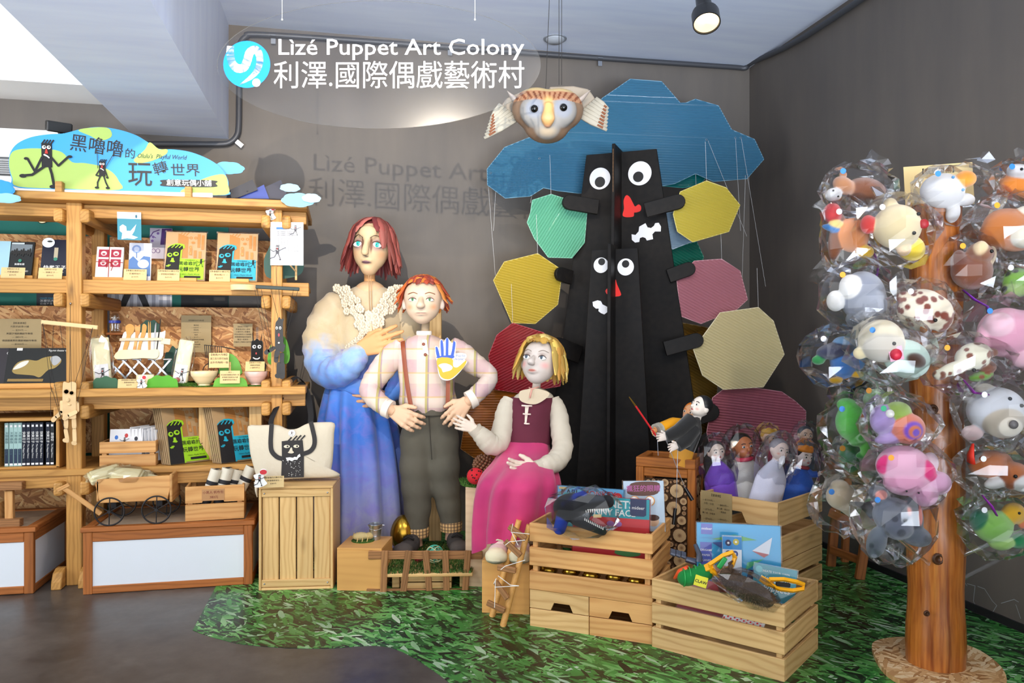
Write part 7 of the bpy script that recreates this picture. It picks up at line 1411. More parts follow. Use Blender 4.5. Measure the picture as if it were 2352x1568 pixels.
# ---------------------------------------------------------------- crates
mA, wA = frontm(1217, 1437, 1498, 1481); mA.translation.z = 0
HL = .170
cA = crate('small pale crate with hand hole at the bottom left of the crate stack', mA, wA/2-.002, .36, HL, W_CRATE2, 2, .004, .013, handle={1: .55}); crate('small brown crate with hand hole at the bottom right of the crate stack', mA @ T(wA/2+.002, 0, 0), wA/2-.002, .36, HL, W_CRATE, 2, .004, .013, handle={1: .5})
mU = mA @ T(-.002, -.002, HL+.001); crate('large slatted crate full of toy boxes above the two small crates', mU, wA+.004, .365, .305, W_CRATE, 3, .026, .013)
mB, wB = frontm(1497, 1485, 1802, 1567); crate('light pine slatted crate of toys at the front', mB, wB, .42, .294, W_CRATE2, 3, .018, .013)
FLc, FRc = V((1.745, 3.600, 0)), V((1.968, 3.262, 0)); mC = frame(FLc, FRc-FLc); wC = .407
crate('lower slatted crate carrying the crate of bagged puppets', mC, wC, .50, .277, W_CRATE2, 3, .018, .013); mD = mC @ T(0, 0, .280); crate('upper slatted crate filled with bagged hand puppets', mD, wC, .50, .280, W_CRATE2, 2, .05, .013, handle={1: .42})
ZTC = .560
# price list on the puppet crate
mm = face(mD @ V((.09, -.003, .09)), mD.col[0].xyz); o = thing('price_list', 'khaki hand puppet price list fixed on the puppet crate front', 'price list', mm); b = MB(); b.box((0, .1, -.001), (.17, .2, .002)); b.build('sheet', KRAFT2, o, mm); A = Art(mm); A.w, A.h = .17, .2
for t_, x, y, s_ in (('【鼠頭偶】', .0, .182, .014), ('—$1100元—', -.04, .155, .012), ('小生・小旦', -.04, .138, .011), ('—$750元—', -.04, .108, .012), ('豬八戒・沙悟淨', -.04, .09, .01), ('—$700元—', -.04, .062, .012), ('老虎・公雞', -.04, .045, .01), ('—$850元—', .04, .14, .012), ('唐三藏・老公公', .04, .122, .01), ('・老婆婆・', .04, .106, .01), ('—$800元—', .04, .07, .012), ('孫悟空・哪吒', .04, .053, .01)): A.text(t_, x, y, s_, TXT, res=1)
A.build(o)
# wooden easel behind the puppet crate
o = thing('wooden_easel', 'brown wooden easel stand in the corner behind the plush tree', 'easel', T(*at(1940, 1320, Z=0)))
e0 = at(1974, 1330, Z=0); plank('leg', e0, W(1996, 1190, 4.30), .05, .03, W_BOX, o, IR); e1 = at(1908, 1300, Z=0); plank('leg', e1, W(1925, 1120, 4.55), .05, .03, W_BOX, o, IR); plank('leg', at(1940, 1290, Z=0), W(1950, 1020, 4.6), .04, .03, W_BOX, o, IR)
plank('rail', W(1905, 1175, 4.5), W(1990, 1220, 4.33), .05, .02, W_BOX, o); plank('rail', W(1908, 1262, 4.5), W(1980, 1288, 4.3), .045, .02, W_BOX, o)
# log slice tower
LT0 = V((1.48, 3.80, 0)); mL = frame(LT0, (.816, -.578, 0)); wL, dL, hL = .305, .26, .716; tw = thing('log_slice_stand', 'teak framed stand inlaid with round log slices', 'stand', mL); ML = lambda x, y, z: mL @ V((x, y, z))
for x in (.02, wL-.02):
    for y in (.02, dL-.02): plank('corner_post', ML(x, y, 0), ML(x, y, hL-.05), .04, .04, W_TEAK, tw, mL.col[0].xyz)
for y in (.02, dL-.02):
    plank('top_rail', ML(0, y, hL-.025), ML(wL, y, hL-.025), .05, .04, W_TEAK, tw); plank('cross_rail', ML(.04, y, hL-.075), ML(wL-.04, y, hL-.075), .045, .03, W_TEAK, tw); plank('base_rail', ML(.04, y, .025), ML(wL-.04, y, .025), .05, .03, W_TEAK, tw)
for x in (.02, wL-.02):
    plank('top_rail', ML(x, .04, hL-.025), ML(x, dL-.04, hL-.025), .05, .04, W_TEAK, tw); plank('cross_rail', ML(x, .04, hL-.075), ML(x, dL-.04, hL-.075), .045, .03, W_TEAK, tw)
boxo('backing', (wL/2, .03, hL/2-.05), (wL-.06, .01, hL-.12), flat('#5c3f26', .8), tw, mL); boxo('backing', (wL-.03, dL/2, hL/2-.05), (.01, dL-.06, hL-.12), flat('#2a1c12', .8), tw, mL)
n = NT('log_end_grain'); po = n.obj(); rad_ = n.n('ShaderNodeVectorMath', {0: n.map(po, (1, 1, 0))}, operation='LENGTH').outputs['Value']; wv = n.math('SINE', n.math('MULTIPLY', n.math('ADD', rad_, n.math('MULTIPLY', n.noise(po, 20, 2).outputs[0], .006)), 900)); c = n.mix(n.math('MULTIPLY', n.math('ADD', wv, 1), .22), hx('#d9b98a'), hx('#a9794a')); c = n.mix(n.ramp(rad_, [(.003, (.8,)*3+(1,)), (.014, (0, 0, 0, 1))]), c, hx('#7c4a28')); n.set(Base_Color=c, Roughness=.7); ENDG = n.m; BARK = flat('#6a4a30', .9, bump=(60, .6))
def slices(mf, w, h, seed, n_try=6000):
    rr = random.Random(seed); P_ = []
    for i in range(n_try):
        r = max(.040*(1-i/n_try)**2.6, .007)*rr.uniform(.9, 1.0); x, y = rr.uniform(r, w-r), rr.uniform(r, h-r)
        if all((x-a)**2+(y-c)**2 > (r+q_+.0006)**2 for a, c, q_ in P_): P_.append((x, y, r))
    for x, y, r in P_:
        b = MB(); b.mat(1); N = 14; rr2 = [r*rr.uniform(.95, 1.02) for _ in range(N)]; z = rr.uniform(.004, .014)
        ring_ = lambda s_, z_: [(rr2[k_]*s_*math.cos(6.283*k_/N), rr2[k_]*s_*math.sin(6.283*k_/N), z_) for k_ in range(N)]
        b.loft([ring_(1, -.012), ring_(1, z), ring_(.93, z+.002)], True, False); b.mat(0); b.add(ring_(.93, z+.002), [tuple(range(N))]); b.build('log_slice', [ENDG, BARK], tw, mf @ T(x, y, 0))
slices(face(ML(.042, .018, .06), mL.col[0].xyz), wL-.084, hL-.165, 4); slices(face(ML(wL-.018, .042, .06), mL.col[1].xyz), dL-.084, hL-.165, 5, 3000)
# ================================================================ toys in the crates
def gbox(name, label, cat, x0, x1, yb, yt, D, mat, tilt=10, yaw=-33, t=.04, roll=0, sleeve_=True, group=None):
    """box or card whose front spans picture x0..x1, yb..yt at distance D"""
    ya = math.radians(yaw); r = V((math.cos(ya), math.sin(ya), 0)); f = V((-r.y, r.x, 0)); tt = math.radians(tilt); xm = (x0+x1)/2; m = face(W(xm, yb, D), r, f*math.sin(tt)+UP*math.cos(tt))
    A = Art(m); w = A.px(x1, yb)[0]-A.px(x0, yb)[0]; h = A.px(xm, yt)[1]; m = m @ RZ(roll); o = thing(name, label, cat, m, group); b = MB(); b.box((0, h/2, -t/2), (w, h, t)); b.build('box' if t > .01 else 'card', mat, o, m, bevel=.0015); A = Art(m); A.w, A.h = w, h; A.t = t
    if sleeve_: b = MB(); b.box((0, h/2, -t/2+.001), (w+.008, h+.008, t+.008)); b.build('film_wrap', CLR, o, m)
    return o, A
SKY = flat('#6fb4dc', .4); TEAL = flat('#2aa4ae', .4); REDB = flat('#d8343a', .4); NAVY = flat('#28305c', .4); KW = flat('#f4f2ec', .5)
def inner(z): return z
o, A = gbox('game_box', 'light blue balance game box at the back of the toy crate', 'box', 1276, 1428, 1255, 1120, 3.66, SKY, 6, -33, .04)
A.text('MONKEY', A.w*.14, A.h*.90, A.w*.12, flat('#c8343c'), bold=.012); A.text('balance game', A.w*.14, A.h*.82, A.w*.075, flat('#c8343c')); A.text('KABI', -A.w*.32, A.h*.90, A.w*.12, INK, bold=.01); A.ell(A.w*.42, A.h*.87, A.w*.065, A.w*.065, REDB); A.text('36+', A.w*.42, A.h*.88, A.w*.05, KW); A.text('Months', A.w*.42, A.h*.845, A.w*.025, KW, res=1); A.rect(-A.w*.48, A.h*.95, -A.w*.36, A.h*.99, KRAFT); A.build(o)
o, A = gbox('game_box', 'red magnetic face game box with teal header in the toy crate', 'box', 1312, 1488, 1300, 1142, 3.52, REDB, 8, -30, .045)
A.rect(-A.w*.5, A.h*.71, A.w*.5, A.h, TEAL); A.text('MAGNETS', -A.w*.02, A.h*.90, A.w*.14, KW, bold=.02); A.text('FUNNY FACE', -A.w*.02, A.h*.78, A.w*.115, KW, bold=.02); A.poly([(A.w*.25, A.h), (A.w*.46, A.h), (A.w*.46, A.h*.77), (A.w*.43, A.h*.75), (A.w*.28, A.h*.75), (A.w*.25, A.h*.77)], NAVY); A.text('mideer', A.w*.355, A.h*.87, A.w*.058, KW, bold=.01)
A.poly(smooth_closed([(A.w*(.12+x), A.h*(.40+y)) for x, y in ((0, 0), (.06, .1), (.14, .12), (.22, .1), (.28, 0), (.22, .02), (.14, .03), (.06, .02))], 3), flat('#d8843c')); A.poly(smooth_closed([(A.w*(.06+x), A.h*(.2+y)) for x, y in ((0, 0), (.08, .09), (.18, .07), (.26, .09), (.34, 0), (.17, -.04))], 3), flat('#4f9a58')); A.ell(A.w*.0, A.h*.62, A.w*.05, A.h*.04, flat('#b07cc0')); A.ell(A.w*.1, A.h*.62, A.w*.05, A.h*.04, flat('#b07cc0')); A.ell(-A.w*.1, A.h*.5, A.w*.07, A.h*.07, BLACK); A.ell(-A.w*.02, A.h*.32, A.w*.05, A.h*.06, flat('#e0a08c')); A.build(o)
o, A = gbox('activity_pack', 'yellow and blue activity pack leaning left in the toy crate', 'pack', 1288, 1350, 1240, 1132, 3.60, flat('#4ab0b8', .4), 10, -33, .006); A.poly([(-A.w*.45, A.h*.55), (-A.w*.05, A.h*.7), (-A.w*.1, A.h*.97), (-A.w*.45, A.h*.95)], flat('#e0c83c')); A.text('So', -A.w*.25, A.h*.82, A.w*.2, flat('#3a8ac8'), bold=.02); A.text('Many', -A.w*.2, A.h*.68, A.w*.17, flat('#d8643c'), bold=.02); A.ell(A.w*.2, A.h*.9, A.w*.13, A.w*.12, RED); A.build(o)
o, A = gbox('joke_glasses_pack', 'card of bulging eye joke glasses at the right of the toy crate', 'toy pack', 1434, 1528, 1220, 1104, 3.60, flat('#cfe2f0', .4), 10, -33, .006, 4); A.poly(smooth_closed([(-A.w*.4, A.h*.75), (-A.w*.3, A.h*.95), (A.w*.1, A.h*1.0-.003), (A.w*.4, A.h*.95), (A.w*.35, A.h*.75), (0, A.h*.7)], 3), flat('#6a4030')); A.text('瘋狂的眼睛', 0, A.h*.84, A.w*.17, flat('#c868a8'), bold=.01); A.ell(A.w*.22, A.h*.2, A.w*.14, A.h*.1, flat('#e8c4a0')); A.ell(A.w*.22, A.h*.27, A.w*.15, A.h*.06, flat('#4a2a1c')); A.line([(-A.w*.3, A.h*.1), (-A.w*.2, A.h*.06)], .006, RED); A.build(o)
for sx in (-.22, .16):
    b = MB(); b.ball((0, 0, 0), .02, 16); b.build('bulging_eye', KW, o, A.m @ T(sx*A.w, A.h*.6, .015), smooth=True); b = MB(); b.ball((0, 0, 0), .011, 12); b.build('blue_iris', flat('#2a7ac8', .2), o, A.m @ T(sx*A.w-.003, A.h*.6+.002, .027), smooth=True); b = MB(); b.tube([(.018*math.cos(t_), .018*math.sin(t_), 0) for t_ in [i*math.pi/8 for i in range(16)]], .006, 6, closed=True); b.build('glasses_rim', flat('#d89448', .4), o, A.m @ T(sx*A.w, A.h*.6, .008), smooth=True)
# dinosaur hand puppet in film
k = 3.45/F; c = W(1342, 1176, 3.45); o = thing('dinosaur_puppet', 'blue and black rubber dinosaur head puppet in a clear bag', 'toy', T(*c)); m = frame(c, IR) @ RZ(-10) @ S(k*1.2); BK, BL, MO = hx('#23252b'), hx('#2243b8'), hx('#9c2c38')
me = sdf([('e', (-20, 0, 8), (40, 20, 28), None, BK), ('c', (-4, -4, 20), (46, -6, 22), 17., 11., BK), ('c', (-14, -4, -14), (36, -8, -34), 12., 7., BK), ('c', (-48, 4, -34), (-36, 2, 8), 12., 14., BL), ('c', (-36, -4, 14), (-2, -6, 34), 12., 8., BL), ('c', (-6, -8, 2), (30, -8, 0), 7., 4., MO), ('e', (44, -4, 28), (9, 9, 7), None, BK), ('e-', (34, -14, -3), (34, 16, 10), None, None)], 1.6, 4.); link('head', me, vcol('rubber_hide', .45, (90, .8)), o, m)
for i in range(11):
    b = MB(); b.tube([(4+i*4.2, -15, 9+i*.3), (5+i*4.2, -16, 3)], [1.7, .3], 6); b.build('tooth', KW, o, m)
    b = MB(); b.tube([(2+i*3.4, -12, -13-i*1.6), (2.5+i*3.4, -13, -8-i*1.5)], [1.5, .3], 6); b.build('tooth', KW, o, m)
b = MB(); b.ball((-8, -13, 24), (6, 4, 4), 12); b.build('eye', flat('#c87832', .2), o, m, smooth=True); crumple(o, [(-4, 0, 0)], (74, 32, 50), m, 5, 14, .12)
A = Art(face(W(1372, 1185, 3.40), IR)); A.rect(-.018, -.006, .018, .008, KRAFT); A.build(o, 'price_sticker')
# brass bells glimpsed between the lower slats
for i, (x, y) in enumerate(((1268, 1306), (1290, 1310), (1335, 1318), (1362, 1322), (1462, 1338))):
    c = mU @ V((.06+i*.105, .09+.02*(i % 2), .068)); o = thing('brass_bell', ['leftmost', 'second', 'third', 'fourth', 'rightmost'][i]+' brass bell seen through the gap of the large crate', 'bell', T(*c), 'brass bells in the large crate'); b = MB(); b.ball((0, 0, 0), .038, 18); b.build('shell', BRASS, o, T(*c), smooth=True); b = MB(); b.tube([(.04*math.cos(t_), .04*math.sin(t_), 0) for t_ in [q_*math.pi/8 for q_ in range(16)]], .004, 6, closed=True); b.build('rim', BRASS, o, T(*c))
# ---- front crate
mI = mB
o, A = gbox('craft_box', 'sky blue paper plane craft box standing in the front crate', 'box', 1600, 1794, 1335, 1204, 3.30, flat('#35a8d8', .4), 8, -24, .035)
A.rect(-A.w*.45, A.h*.8, -A.w*.31, A.h*.99, flat('#6a70c0')); A.text('mideer', -A.w*.38, A.h*.9, A.w*.045, KW, bold=.01); A.rect(-A.w*.46, A.h*.05, -A.w*.32, A.h*.66, flat('#5a66c0'))
for i, t_ in enumerate(('ORIGAMI', 'PAPER', 'PLANES')): A.text(t_, -A.w*.39, A.h*(.52-.09*i), A.w*.035, KW, bold=.012)
A.text('DISCOVER', -A.w*.385, A.h*.74, A.w*.028, flat('#4c8ac0'), res=1); A.text('4 FLYING PATTERNS', -A.w*.39, A.h*.16, A.w*.014, KW, res=1)
A.poly([(-A.w*.32, A.h*.72), (-A.w*.05, A.h*.82), (.22*A.w, A.h*.74), (-A.w*.05, A.h*.7)], flat('#5fae5a')); A.poly([(-A.w*.32, A.h*.66), (-A.w*.05, A.h*.7), (-A.w*.2, A.h*.56)], flat('#3f5a9c')); A.poly([(A.w*.16, A.h*.55), (A.w*.4, A.h*.8), (A.w*.36, A.h*.5)], flat('#d8dce4')); A.poly([(A.w*.16, A.h*.55), (A.w*.36, A.h*.5), (A.w*.3, A.h*.44)], flat('#a83c44')); A.poly([(A.w*.08, A.h*.2), (A.w*.3, A.h*.42), (A.w*.1, A.h*.34)], flat('#58c08c')); A.poly([(A.w*.08, A.h*.02), (A.w*.48, A.h*.04), (A.w*.36, A.h*.2), (A.w*.12, A.h*.22)], flat('#3a2c58')); A.poly([(-.3*A.w, .05*A.h), (-.18*A.w, .05*A.h), (-.18*A.w, .35*A.h), (-.3*A.w, .25*A.h)], flat('#d8a48c')); A.build(o)
o, A = gbox('card_box', 'small upright blue and white monster card box', 'box', 1660, 1704, 1330, 1232, 3.22, flat('#dfe4ea', .4), 4, -24, .03); A.rect(-A.w*.5, A.h*.7, A.w*.5, A.h, flat('#2a8ac8'))
for x, y, c_ in ((-.2, .85, '#2c3058'), (.2, .88, '#c8b83c'), (.15, .6, '#3a4c8c'), (-.2, .6, '#303a64')): A.ell(A.w*x, A.h*y, A.w*.16, A.w*.17, flat(c_)); A.ell(A.w*x, A.h*y, A.w*.06, A.w*.06, KW)
A.build(o)
o, A = gbox('craft_pack', 'teal little pet craft pack at the right of the front crate', 'toy pack', 1722, 1822, 1400, 1300, 3.17, flat('#3f98a8', .4), 14, -30, .006, -6); A.text('CREATE YOUR OWN', 0, A.h*.86, A.w*.07, KW, res=1); A.text('Little Pet', 0, A.h*.68, A.w*.2, KW, bold=.01, shear=.3); A.text('Puppets', A.w*.05, A.h*.48, A.w*.2, KW, bold=.01, shear=.3); A.ell(-A.w*.38, A.h*.88, A.w*.08, A.w*.08, flat('#6cc0c8')); A.build(o)
o, A = gbox('picture_book', 'dark red picture book lying under the claw toys', 'book', 1548, 1680, 1420, 1312, 3.25, flat('#a01c24', .35), 24, -48, .012); A.rect(-A.w*.02, A.h*.82, A.w*.16, A.h*.97, NAVY); A.text('mideer', A.w*.07, A.h*.9, A.w*.05, KW)
for i in range(8): A.ell(A.w*(-.4+.11*i), A.h*(.5+.12*math.sin(i*2)), A.w*.03, A.w*.03, flat('#c8742c'))
A.build(o)
OG, GR_, YL = flat('#e8501c', .4), flat('#1f9a48', .35), flat('#f0a812', .35)
def claw(label, pts, D, handle):
    o = thing('claw_toy', label, 'toy', T(*W(pts[0][0], pts[0][1], D))); return o
o = thing('claw_toy', 'claw grabber toy with orange tip green sleeve and yellow handle', 'toy', T(*W(1600, 1310, 3.15))); 
b = MB(); b.tube([W(1548, 1328, 3.2), W(1562, 1315, 3.18), W(1582, 1310, 3.16)], [.004, .016, .022], 10); b.build('orange_claw', OG, o, smooth=True)
me = sdf([('c', (0, 0, 0), (48, -10, 18), 16., 18., hx('#1f9a48')), ('e', (8, 0, 2), (20, 20, 18), None, hx('#24a850'))], 1.6, 6.); link('green_sleeve', me, vcol('green_plastic', .35, (130, .9)), o, frame(W(1572, 1328, 3.15), IR) @ S(3.15/F))
for i in range(4): b = MB(); p = W(1570+i*13, 1326-i*4, 3.15-.0*i); b.tube([p+(UP*math.sin(t_)-FW*math.cos(t_))*.034+IR*0 for t_ in [j*6.283/14 for j in range(14)]], .003, 6, closed=True); b.build('sleeve_ridge', GR_, o, smooth=True)
b = MB(); b.tube([W(1622, 1308, 3.12), W(1640, 1300, 3.11)], [.02, .024], 4); b.build('yellow_neck', YL, o)
def grip(o, pts, D, w, th=.026):
    P_ = [W(x, y, D) for x, y in pts]; b = MB(); b.tube(P_, w, 4, closed=True, flat=1.2, up=FW); b.build('handle_frame', YL, o); return o
grip(o, [(1636, 1312), (1630, 1296), (1660, 1276), (1682, 1268), (1688, 1280), (1682, 1298), (1650, 1322)], 3.10, .010)
plank('green_trigger', W(1650, 1304, 3.095), W(1666, 1280, 3.095), .02, .016, GR_, o)
o2, A = gbox('hang_tag', 'yellow hang tag lettered claw on the green grabber', 'tag', 1592, 1622, 1347, 1322, 3.10, flat('#d8d020', .5), 10, -20, .002, -15, False); A.text('CLAW', 0, A.h*.45, A.w*.32, INK, bold=.02); A.build(o2)
o = thing('claw_toy', 'second yellow grabber handle poking out at the right crate corner', 'toy', T(*W(1800, 1345, 3.02))); b = MB(); b.tube([W(1748, 1328, 3.08), W(1764, 1338, 3.06), W(1776, 1340, 3.05)], [.014, .016, .016], 6); b.build('yellow_neck', YL, o)
grip(o, [(1764, 1340), (1768, 1330), (1800, 1330), (1830, 1336), (1846, 1342), (1845, 1352), (1820, 1356), (1790, 1352)], 3.03, .009); plank('trigger', W(1782, 1340, 3.03), W(1815, 1344, 3.03), .016, .012, INK, o)
# grey robot hand
GM = flat('#5a6070', .4, .4); o = thing('robot_hand_toy', 'grey plastic robot hand toy with thumb up', 'toy', T(*W(1610, 1270, 3.40))); b = MB(); b.tube([W(1575, 1284, 3.38), W(1605, 1292, 3.37), W(1640, 1294, 3.36)], [.018, .024, .018], 8, True, .7); b.build('palm', GM, o, smooth=True, ang=50)
for i in range(4):
    for j in range(3): b = MB(); b.tube([W(1574-j*12, 1280-i*2.6-j*3, 3.36+i*.008), W(1564-j*12, 1276-i*2.6-j*3, 3.36+i*.008)], [.0085, .0075], 7); b.build('finger_joint', GM, o)
b = MB(); b.tube([W(1606, 1288, 3.34), W(1606, 1272, 3.34), W(1600, 1258, 3.34), W(1597, 1250, 3.34)], [.016, .011, .010, .009], 10); b.build('thumb', GM, o, smooth=True, ang=60)
# furry toy in film
c = W(1715, 1352, 3.05); o = thing('furry_toy', 'brown furry animal toy in a clear bag in the front crate', 'toy', T(*c)); k = 3.05/F; m = frame(c, IR) @ RZ(-15) @ RY(22) @ S(k); me = sdf([('e', (0, 0, 0), (58, 26, 24), None, hx('#5c4632')), ('e', (-42, -4, 10), (26, 20, 20), None, hx('#6a5240')), ('e', (40, 0, -2), (30, 20, 18), None, hx('#7a6450'))], 2., 8.); link('body', me, vcol('brown_fur', .95, (60, 1.0)), o, m)
b = MB(); rr = random.Random(4); vs_ = verts(me); nr = np.empty(len(vs_)*3, np.float32); me.vertices.foreach_get('normal', nr) if hasattr(me.vertices[0], 'normal') else None; nr = nr.reshape(-1, 3)
for i in range(2200):
    j = rr.randrange(len(vs_)); p = V(vs_[j].tolist()); nn = V(nr[j].tolist()); d_ = (nn*.6+V((rr.uniform(-.7, .9), rr.uniform(-.5, .5), rr.uniform(-.7, .3))))*rr.uniform(4, 9); s_ = V((rr.uniform(-1, 1), rr.uniform(-1, 1), rr.uniform(-1, 1)))*.7; b.add([tuple(p-s_), tuple(p+s_), tuple(p+d_)], [(0, 1, 2)])
b.flat2d = True; tag(b.build('fur', flat('#6e5640', .9, var=.4), o, m, smooth=None), kind='stuff')
for s_ in (-1, 1): b = MB(); b.tube([(-46, s_*12, 22), (-54, s_*16, 34), (-50, s_*18, 42)], [6, 7, 2], 8, True, .5); b.build('ear', flat('#4a3626', .9), o, m, smooth=True)
crumple(o, [(0, 0, 2)], (78, 40, 38), m, 8, 14, .12)
o, A = gbox('checked_strip', 'red and white checked paper strip in the middle gap of the front crate', 'paper', 1650, 1755, 1438, 1418, 3.10, KW, 60, -48, .002, 0, False)
for i in range(12):
    for j in range(2): A.rect(-A.w*.48+A.w*.08*i, A.h*(.1+.4*j)+(i % 2)*A.h*.2, -A.w*.48+A.w*.08*i+A.w*.04, A.h*(.3+.4*j)+(i % 2)*A.h*.2, REDB)
A.build(o)
# ---------------------------------------------------------------- bagged hand puppets
def doll(label, hx_, hy, hr, D, lean, robe, skin, hairc, cap=None, trim=None, beard=None, bag=True, arm=None, length=3.2, name='hand_puppet', yaw=0, wide=1.35, beyes='#2a2018'):
    k = D/F; c = W(hx_, hy, D); o = thing(name, label, 'puppet', T(*c), 'hand puppets in the crate' if bag else None); m = frame(c, IR) @ RY(lean) @ RZ(yaw) @ S(k*hr); SK = hx(skin)
    b = MB(); N = 26; rg = []
    for i in range(9):
        t_ = i/8; z = -.85-t_*length; rx = (.35+.95*min(1, t_*2.4)**.8*wide); rg.append([(rx*math.cos(6.283*q_/N)*(1+.05*math.sin(6*6.283*q_/N+i*.3)), rx*.62*math.sin(6.283*q_/N)*(1+.05*math.sin(6*6.283*q_/N)), z) for q_ in range(N)])
    b.loft(rg); b.build('robe', flat(robe, .55, bump=(12, .4), sheen=.3), o, m, smooth=True, ang=70)
    me = sdf([('e', (0, .05, .1), (.82, .85, .92), None, SK), ('e', (0, -.2, -.35), (.62, .6, .5), None, SK), ('c', (0, -.78, .0), (0, -.92, -.15), .08, .13, SK), ('e', (-.8, .1, -.05), (.13, .2, .26), None, SK), ('e', (.8, .1, -.05), (.13, .2, .26), None, SK), ('c', (0, .1, -.6), (0, .1, -1.0), .34, .4, SK)], .07, .14)
    paint(me, [((0, -.75, -.42), (.22, .3, .08), hx('#b02c34'), .5), ((-.42, -.6, -.25), (.22, .4, .18), hx('#e0a090'), 1), ((.42, -.6, -.25), (.22, .4, .18), hx('#e0a090'), 1)]); hd = link('head', me, vcol('painted_doll', .35), o, m)
    for s_ in (-1, 1):
        y = frontat(me, s_*.32, .12, .1); b = MB(); b.ball((s_*.32, y+.03, .1), (.16, .06, .10), 14); e = b.build('eye', flat('#f0f0ec', .3), hd, m, smooth=True); b = MB(); b.ball((s_*.32, y-.012, .1), (.085, .04, .085), 12); b.build('pupil', flat(beyes, .15), e, m, smooth=True)
        b = MB(); b.tube([(s_*.14, y+.0, .32), (s_*.32, y-.02, .38), (s_*.5, y+.05, .32)], .03, 6); b.build('eyebrow', flat(hairc, .6), hd, m)
        if arm:
            b = MB(); b.tube([(s_*.5, -.1, -1.25), (s_*1.1, -.3, -1.55), (s_*1.5, -.6, -1.4)], [.35, .36, .32], 12); b.build('sleeve', flat(robe, .55, sheen=.3), o, m, smooth=True, ang=70)
            put_hand(SMH(skin), o, m @ V((s_*1.5, -.62, -1.38)), m @ V((s_*2.0, -.85, -1.1)), UP, CLAY, s_)
    if hairc:
        me = sdf([('e', (0, .22, .28), (.92, .85, .88), None, hx(hairc)), ('e-', (0, -.95, -.05), (.75, .75, .72), None, None)], .08, .1); link('hair', me, vcol('doll_hair', .4), hd, m)
    if cap: me = sdf([('e', (0, .1, .75), (.9, .85, .42), None, hx(cap)), ('e', (.75, .1, .85), (.34, .2, .4), None, hx(cap)), ('e', (-.1, -.3, 1.0), (.4, .3, .3), None, hx(cap))], .08, .15); link('cap', me, vcol('doll_cap', .5), hd, m)
    if beard: b = MB(); b.tube([(0, -.7, -.4), (0, -.85, -.9), (0, -.75, -1.6)], [.4, .42, .1], 10, True, .5); b.build('beard', flat(beard, .9), hd, m, smooth=True)
    if trim: b = MB(); b.tube([(.62*math.cos(t_), .5*math.sin(t_), -.98) for t_ in [q_*6.283/16 for q_ in range(16)]], .17, 8, closed=True); b.build('collar', flat(trim, .6), o, m, smooth=True)
    if bag: crumple(o, [(0, 0, -1.1)], (1.95, 1.25, 3.0), m, int(hx_), 15, .09)
    return o
_sm = {}
def SMH(c):
    if c not in _sm: _sm[c] = hand_mesh(c, (12, 15, 12), 6, (45, 20), .05)
    return _sm[c]
doll('bagged hand puppet of a pale lady in a shiny violet robe', 1645, 1038, 23, 4.00, -8, '#7a4ac8', '#e4d4c8', '#4a4648', yaw=8, length=4.0)
doll('bagged hand puppet with orange face big eyes and red collar', 1706, 1026, 28, 4.05, -6, '#dcdcd8', '#c87c50', '#1c1614', None, '#d02850', yaw=14, length=3.2, beyes='#3a4a5a')
doll('bagged hand puppet of a white bearded old figure in white', 1790, 1035, 24, 3.84, 16, '#cfd0e4', '#e0ccc4', '#8c8890', None, None, '#e4e4ea', yaw=14, length=4.4)
doll('bagged hand puppet in blue with an orange cap and open hand', 1846, 1050, 23, 3.95, 10, '#2a62c8', '#e4d4cc', '#14161c', '#e0861c', '#a02838', yaw=18, arm=True, length=3.8)
doll('bagged hand puppet with golden headpiece at the back of the crate', 1765, 1006, 19, 4.18, 4, '#b83c60', '#d8b090', '#c89a2c', '#c89a2c', length=3.0)
doll('bagged hand puppet mostly hidden at the right back of the crate', 1850, 1000, 19, 4.15, 10, '#3a4c60', '#c8a890', '#2c3440', length=3.0)
# two puppets on the log stand: one in black, one in yellow behind it with a stick
o = doll('unbagged hand puppet with dark hair in a black velvet robe on the log stand', 1608, 935, 26, 3.80, 22, '#0c0c0e', '#e8dcd0', '#141416', bag=False, length=3.0, yaw=-62, wide=.95)
for (a, c_) in (((1588, 965), (1528, 1004)), ((1592, 985), (1556, 1026))): b = MB(); b.tube([W(*a, 3.76), W((a[0]+c_[0])/2, (a[1]+c_[1])/2+6, 3.72), W(*c_, 3.70)], [.04, .035, .026], 12); b.build('sleeve', flat('#0c0c0e', .9, sheen=.4), o, smooth=True, ang=60)
SH = SMH('#ecdfd6'); put_hand(SH, o, W(1530, 1004, 3.70), W(1500, 1003, 3.66), UP, CLAY, 1); put_hand(SH, o, W(1556, 1024, 3.70), W(1527, 1030, 3.66), UP, CLAY, 1)
for (x0, y0, x1, y1) in ((1529, 1008, 1573, 1120), (1557, 1030, 1553, 1168), (1510, 1010, 1512, 1046)): b = MB(); b.cyl(W(x0, y0, 3.70), W(x1, y1, 3.66), .0016, n=6); b.build('control_rod', METAL, o)
for (x0, y0, x1, y1) in ((1573, 1120, 1590, 1148), (1551, 1167, 1547, 1204)): b = MB(); b.tube([W(x0, y0, 3.66), W(x1, y1, 3.655)], [.0085, .0095], 10); b.build('rod_grip', flat('#101012', .3), o, smooth=True, ang=40)
o = doll('hand puppet with orange hair and yellow sleeves holding a red stick', 1588, 950, 24, 3.98, 14, '#d89412', '#d8a074', '#d8741c', bag=False, length=4.2, yaw=-45, wide=.9)
b = MB(); b.tube([W(1580, 980, 3.92), W(1545, 975, 3.82), W(1516, 985, 3.74)], [.04, .036, .03], 12); b.build('sleeve', flat('#e8a010', .6), o, smooth=True, ang=60); b = MB(); b.tube([W(1516, 985, 3.742), W(1506, 989, 3.725)], [.034, .034], 12); b.build('spotted_cuff', flat('#cfc8b8', .7, var=.7), o, smooth=True, ang=60)
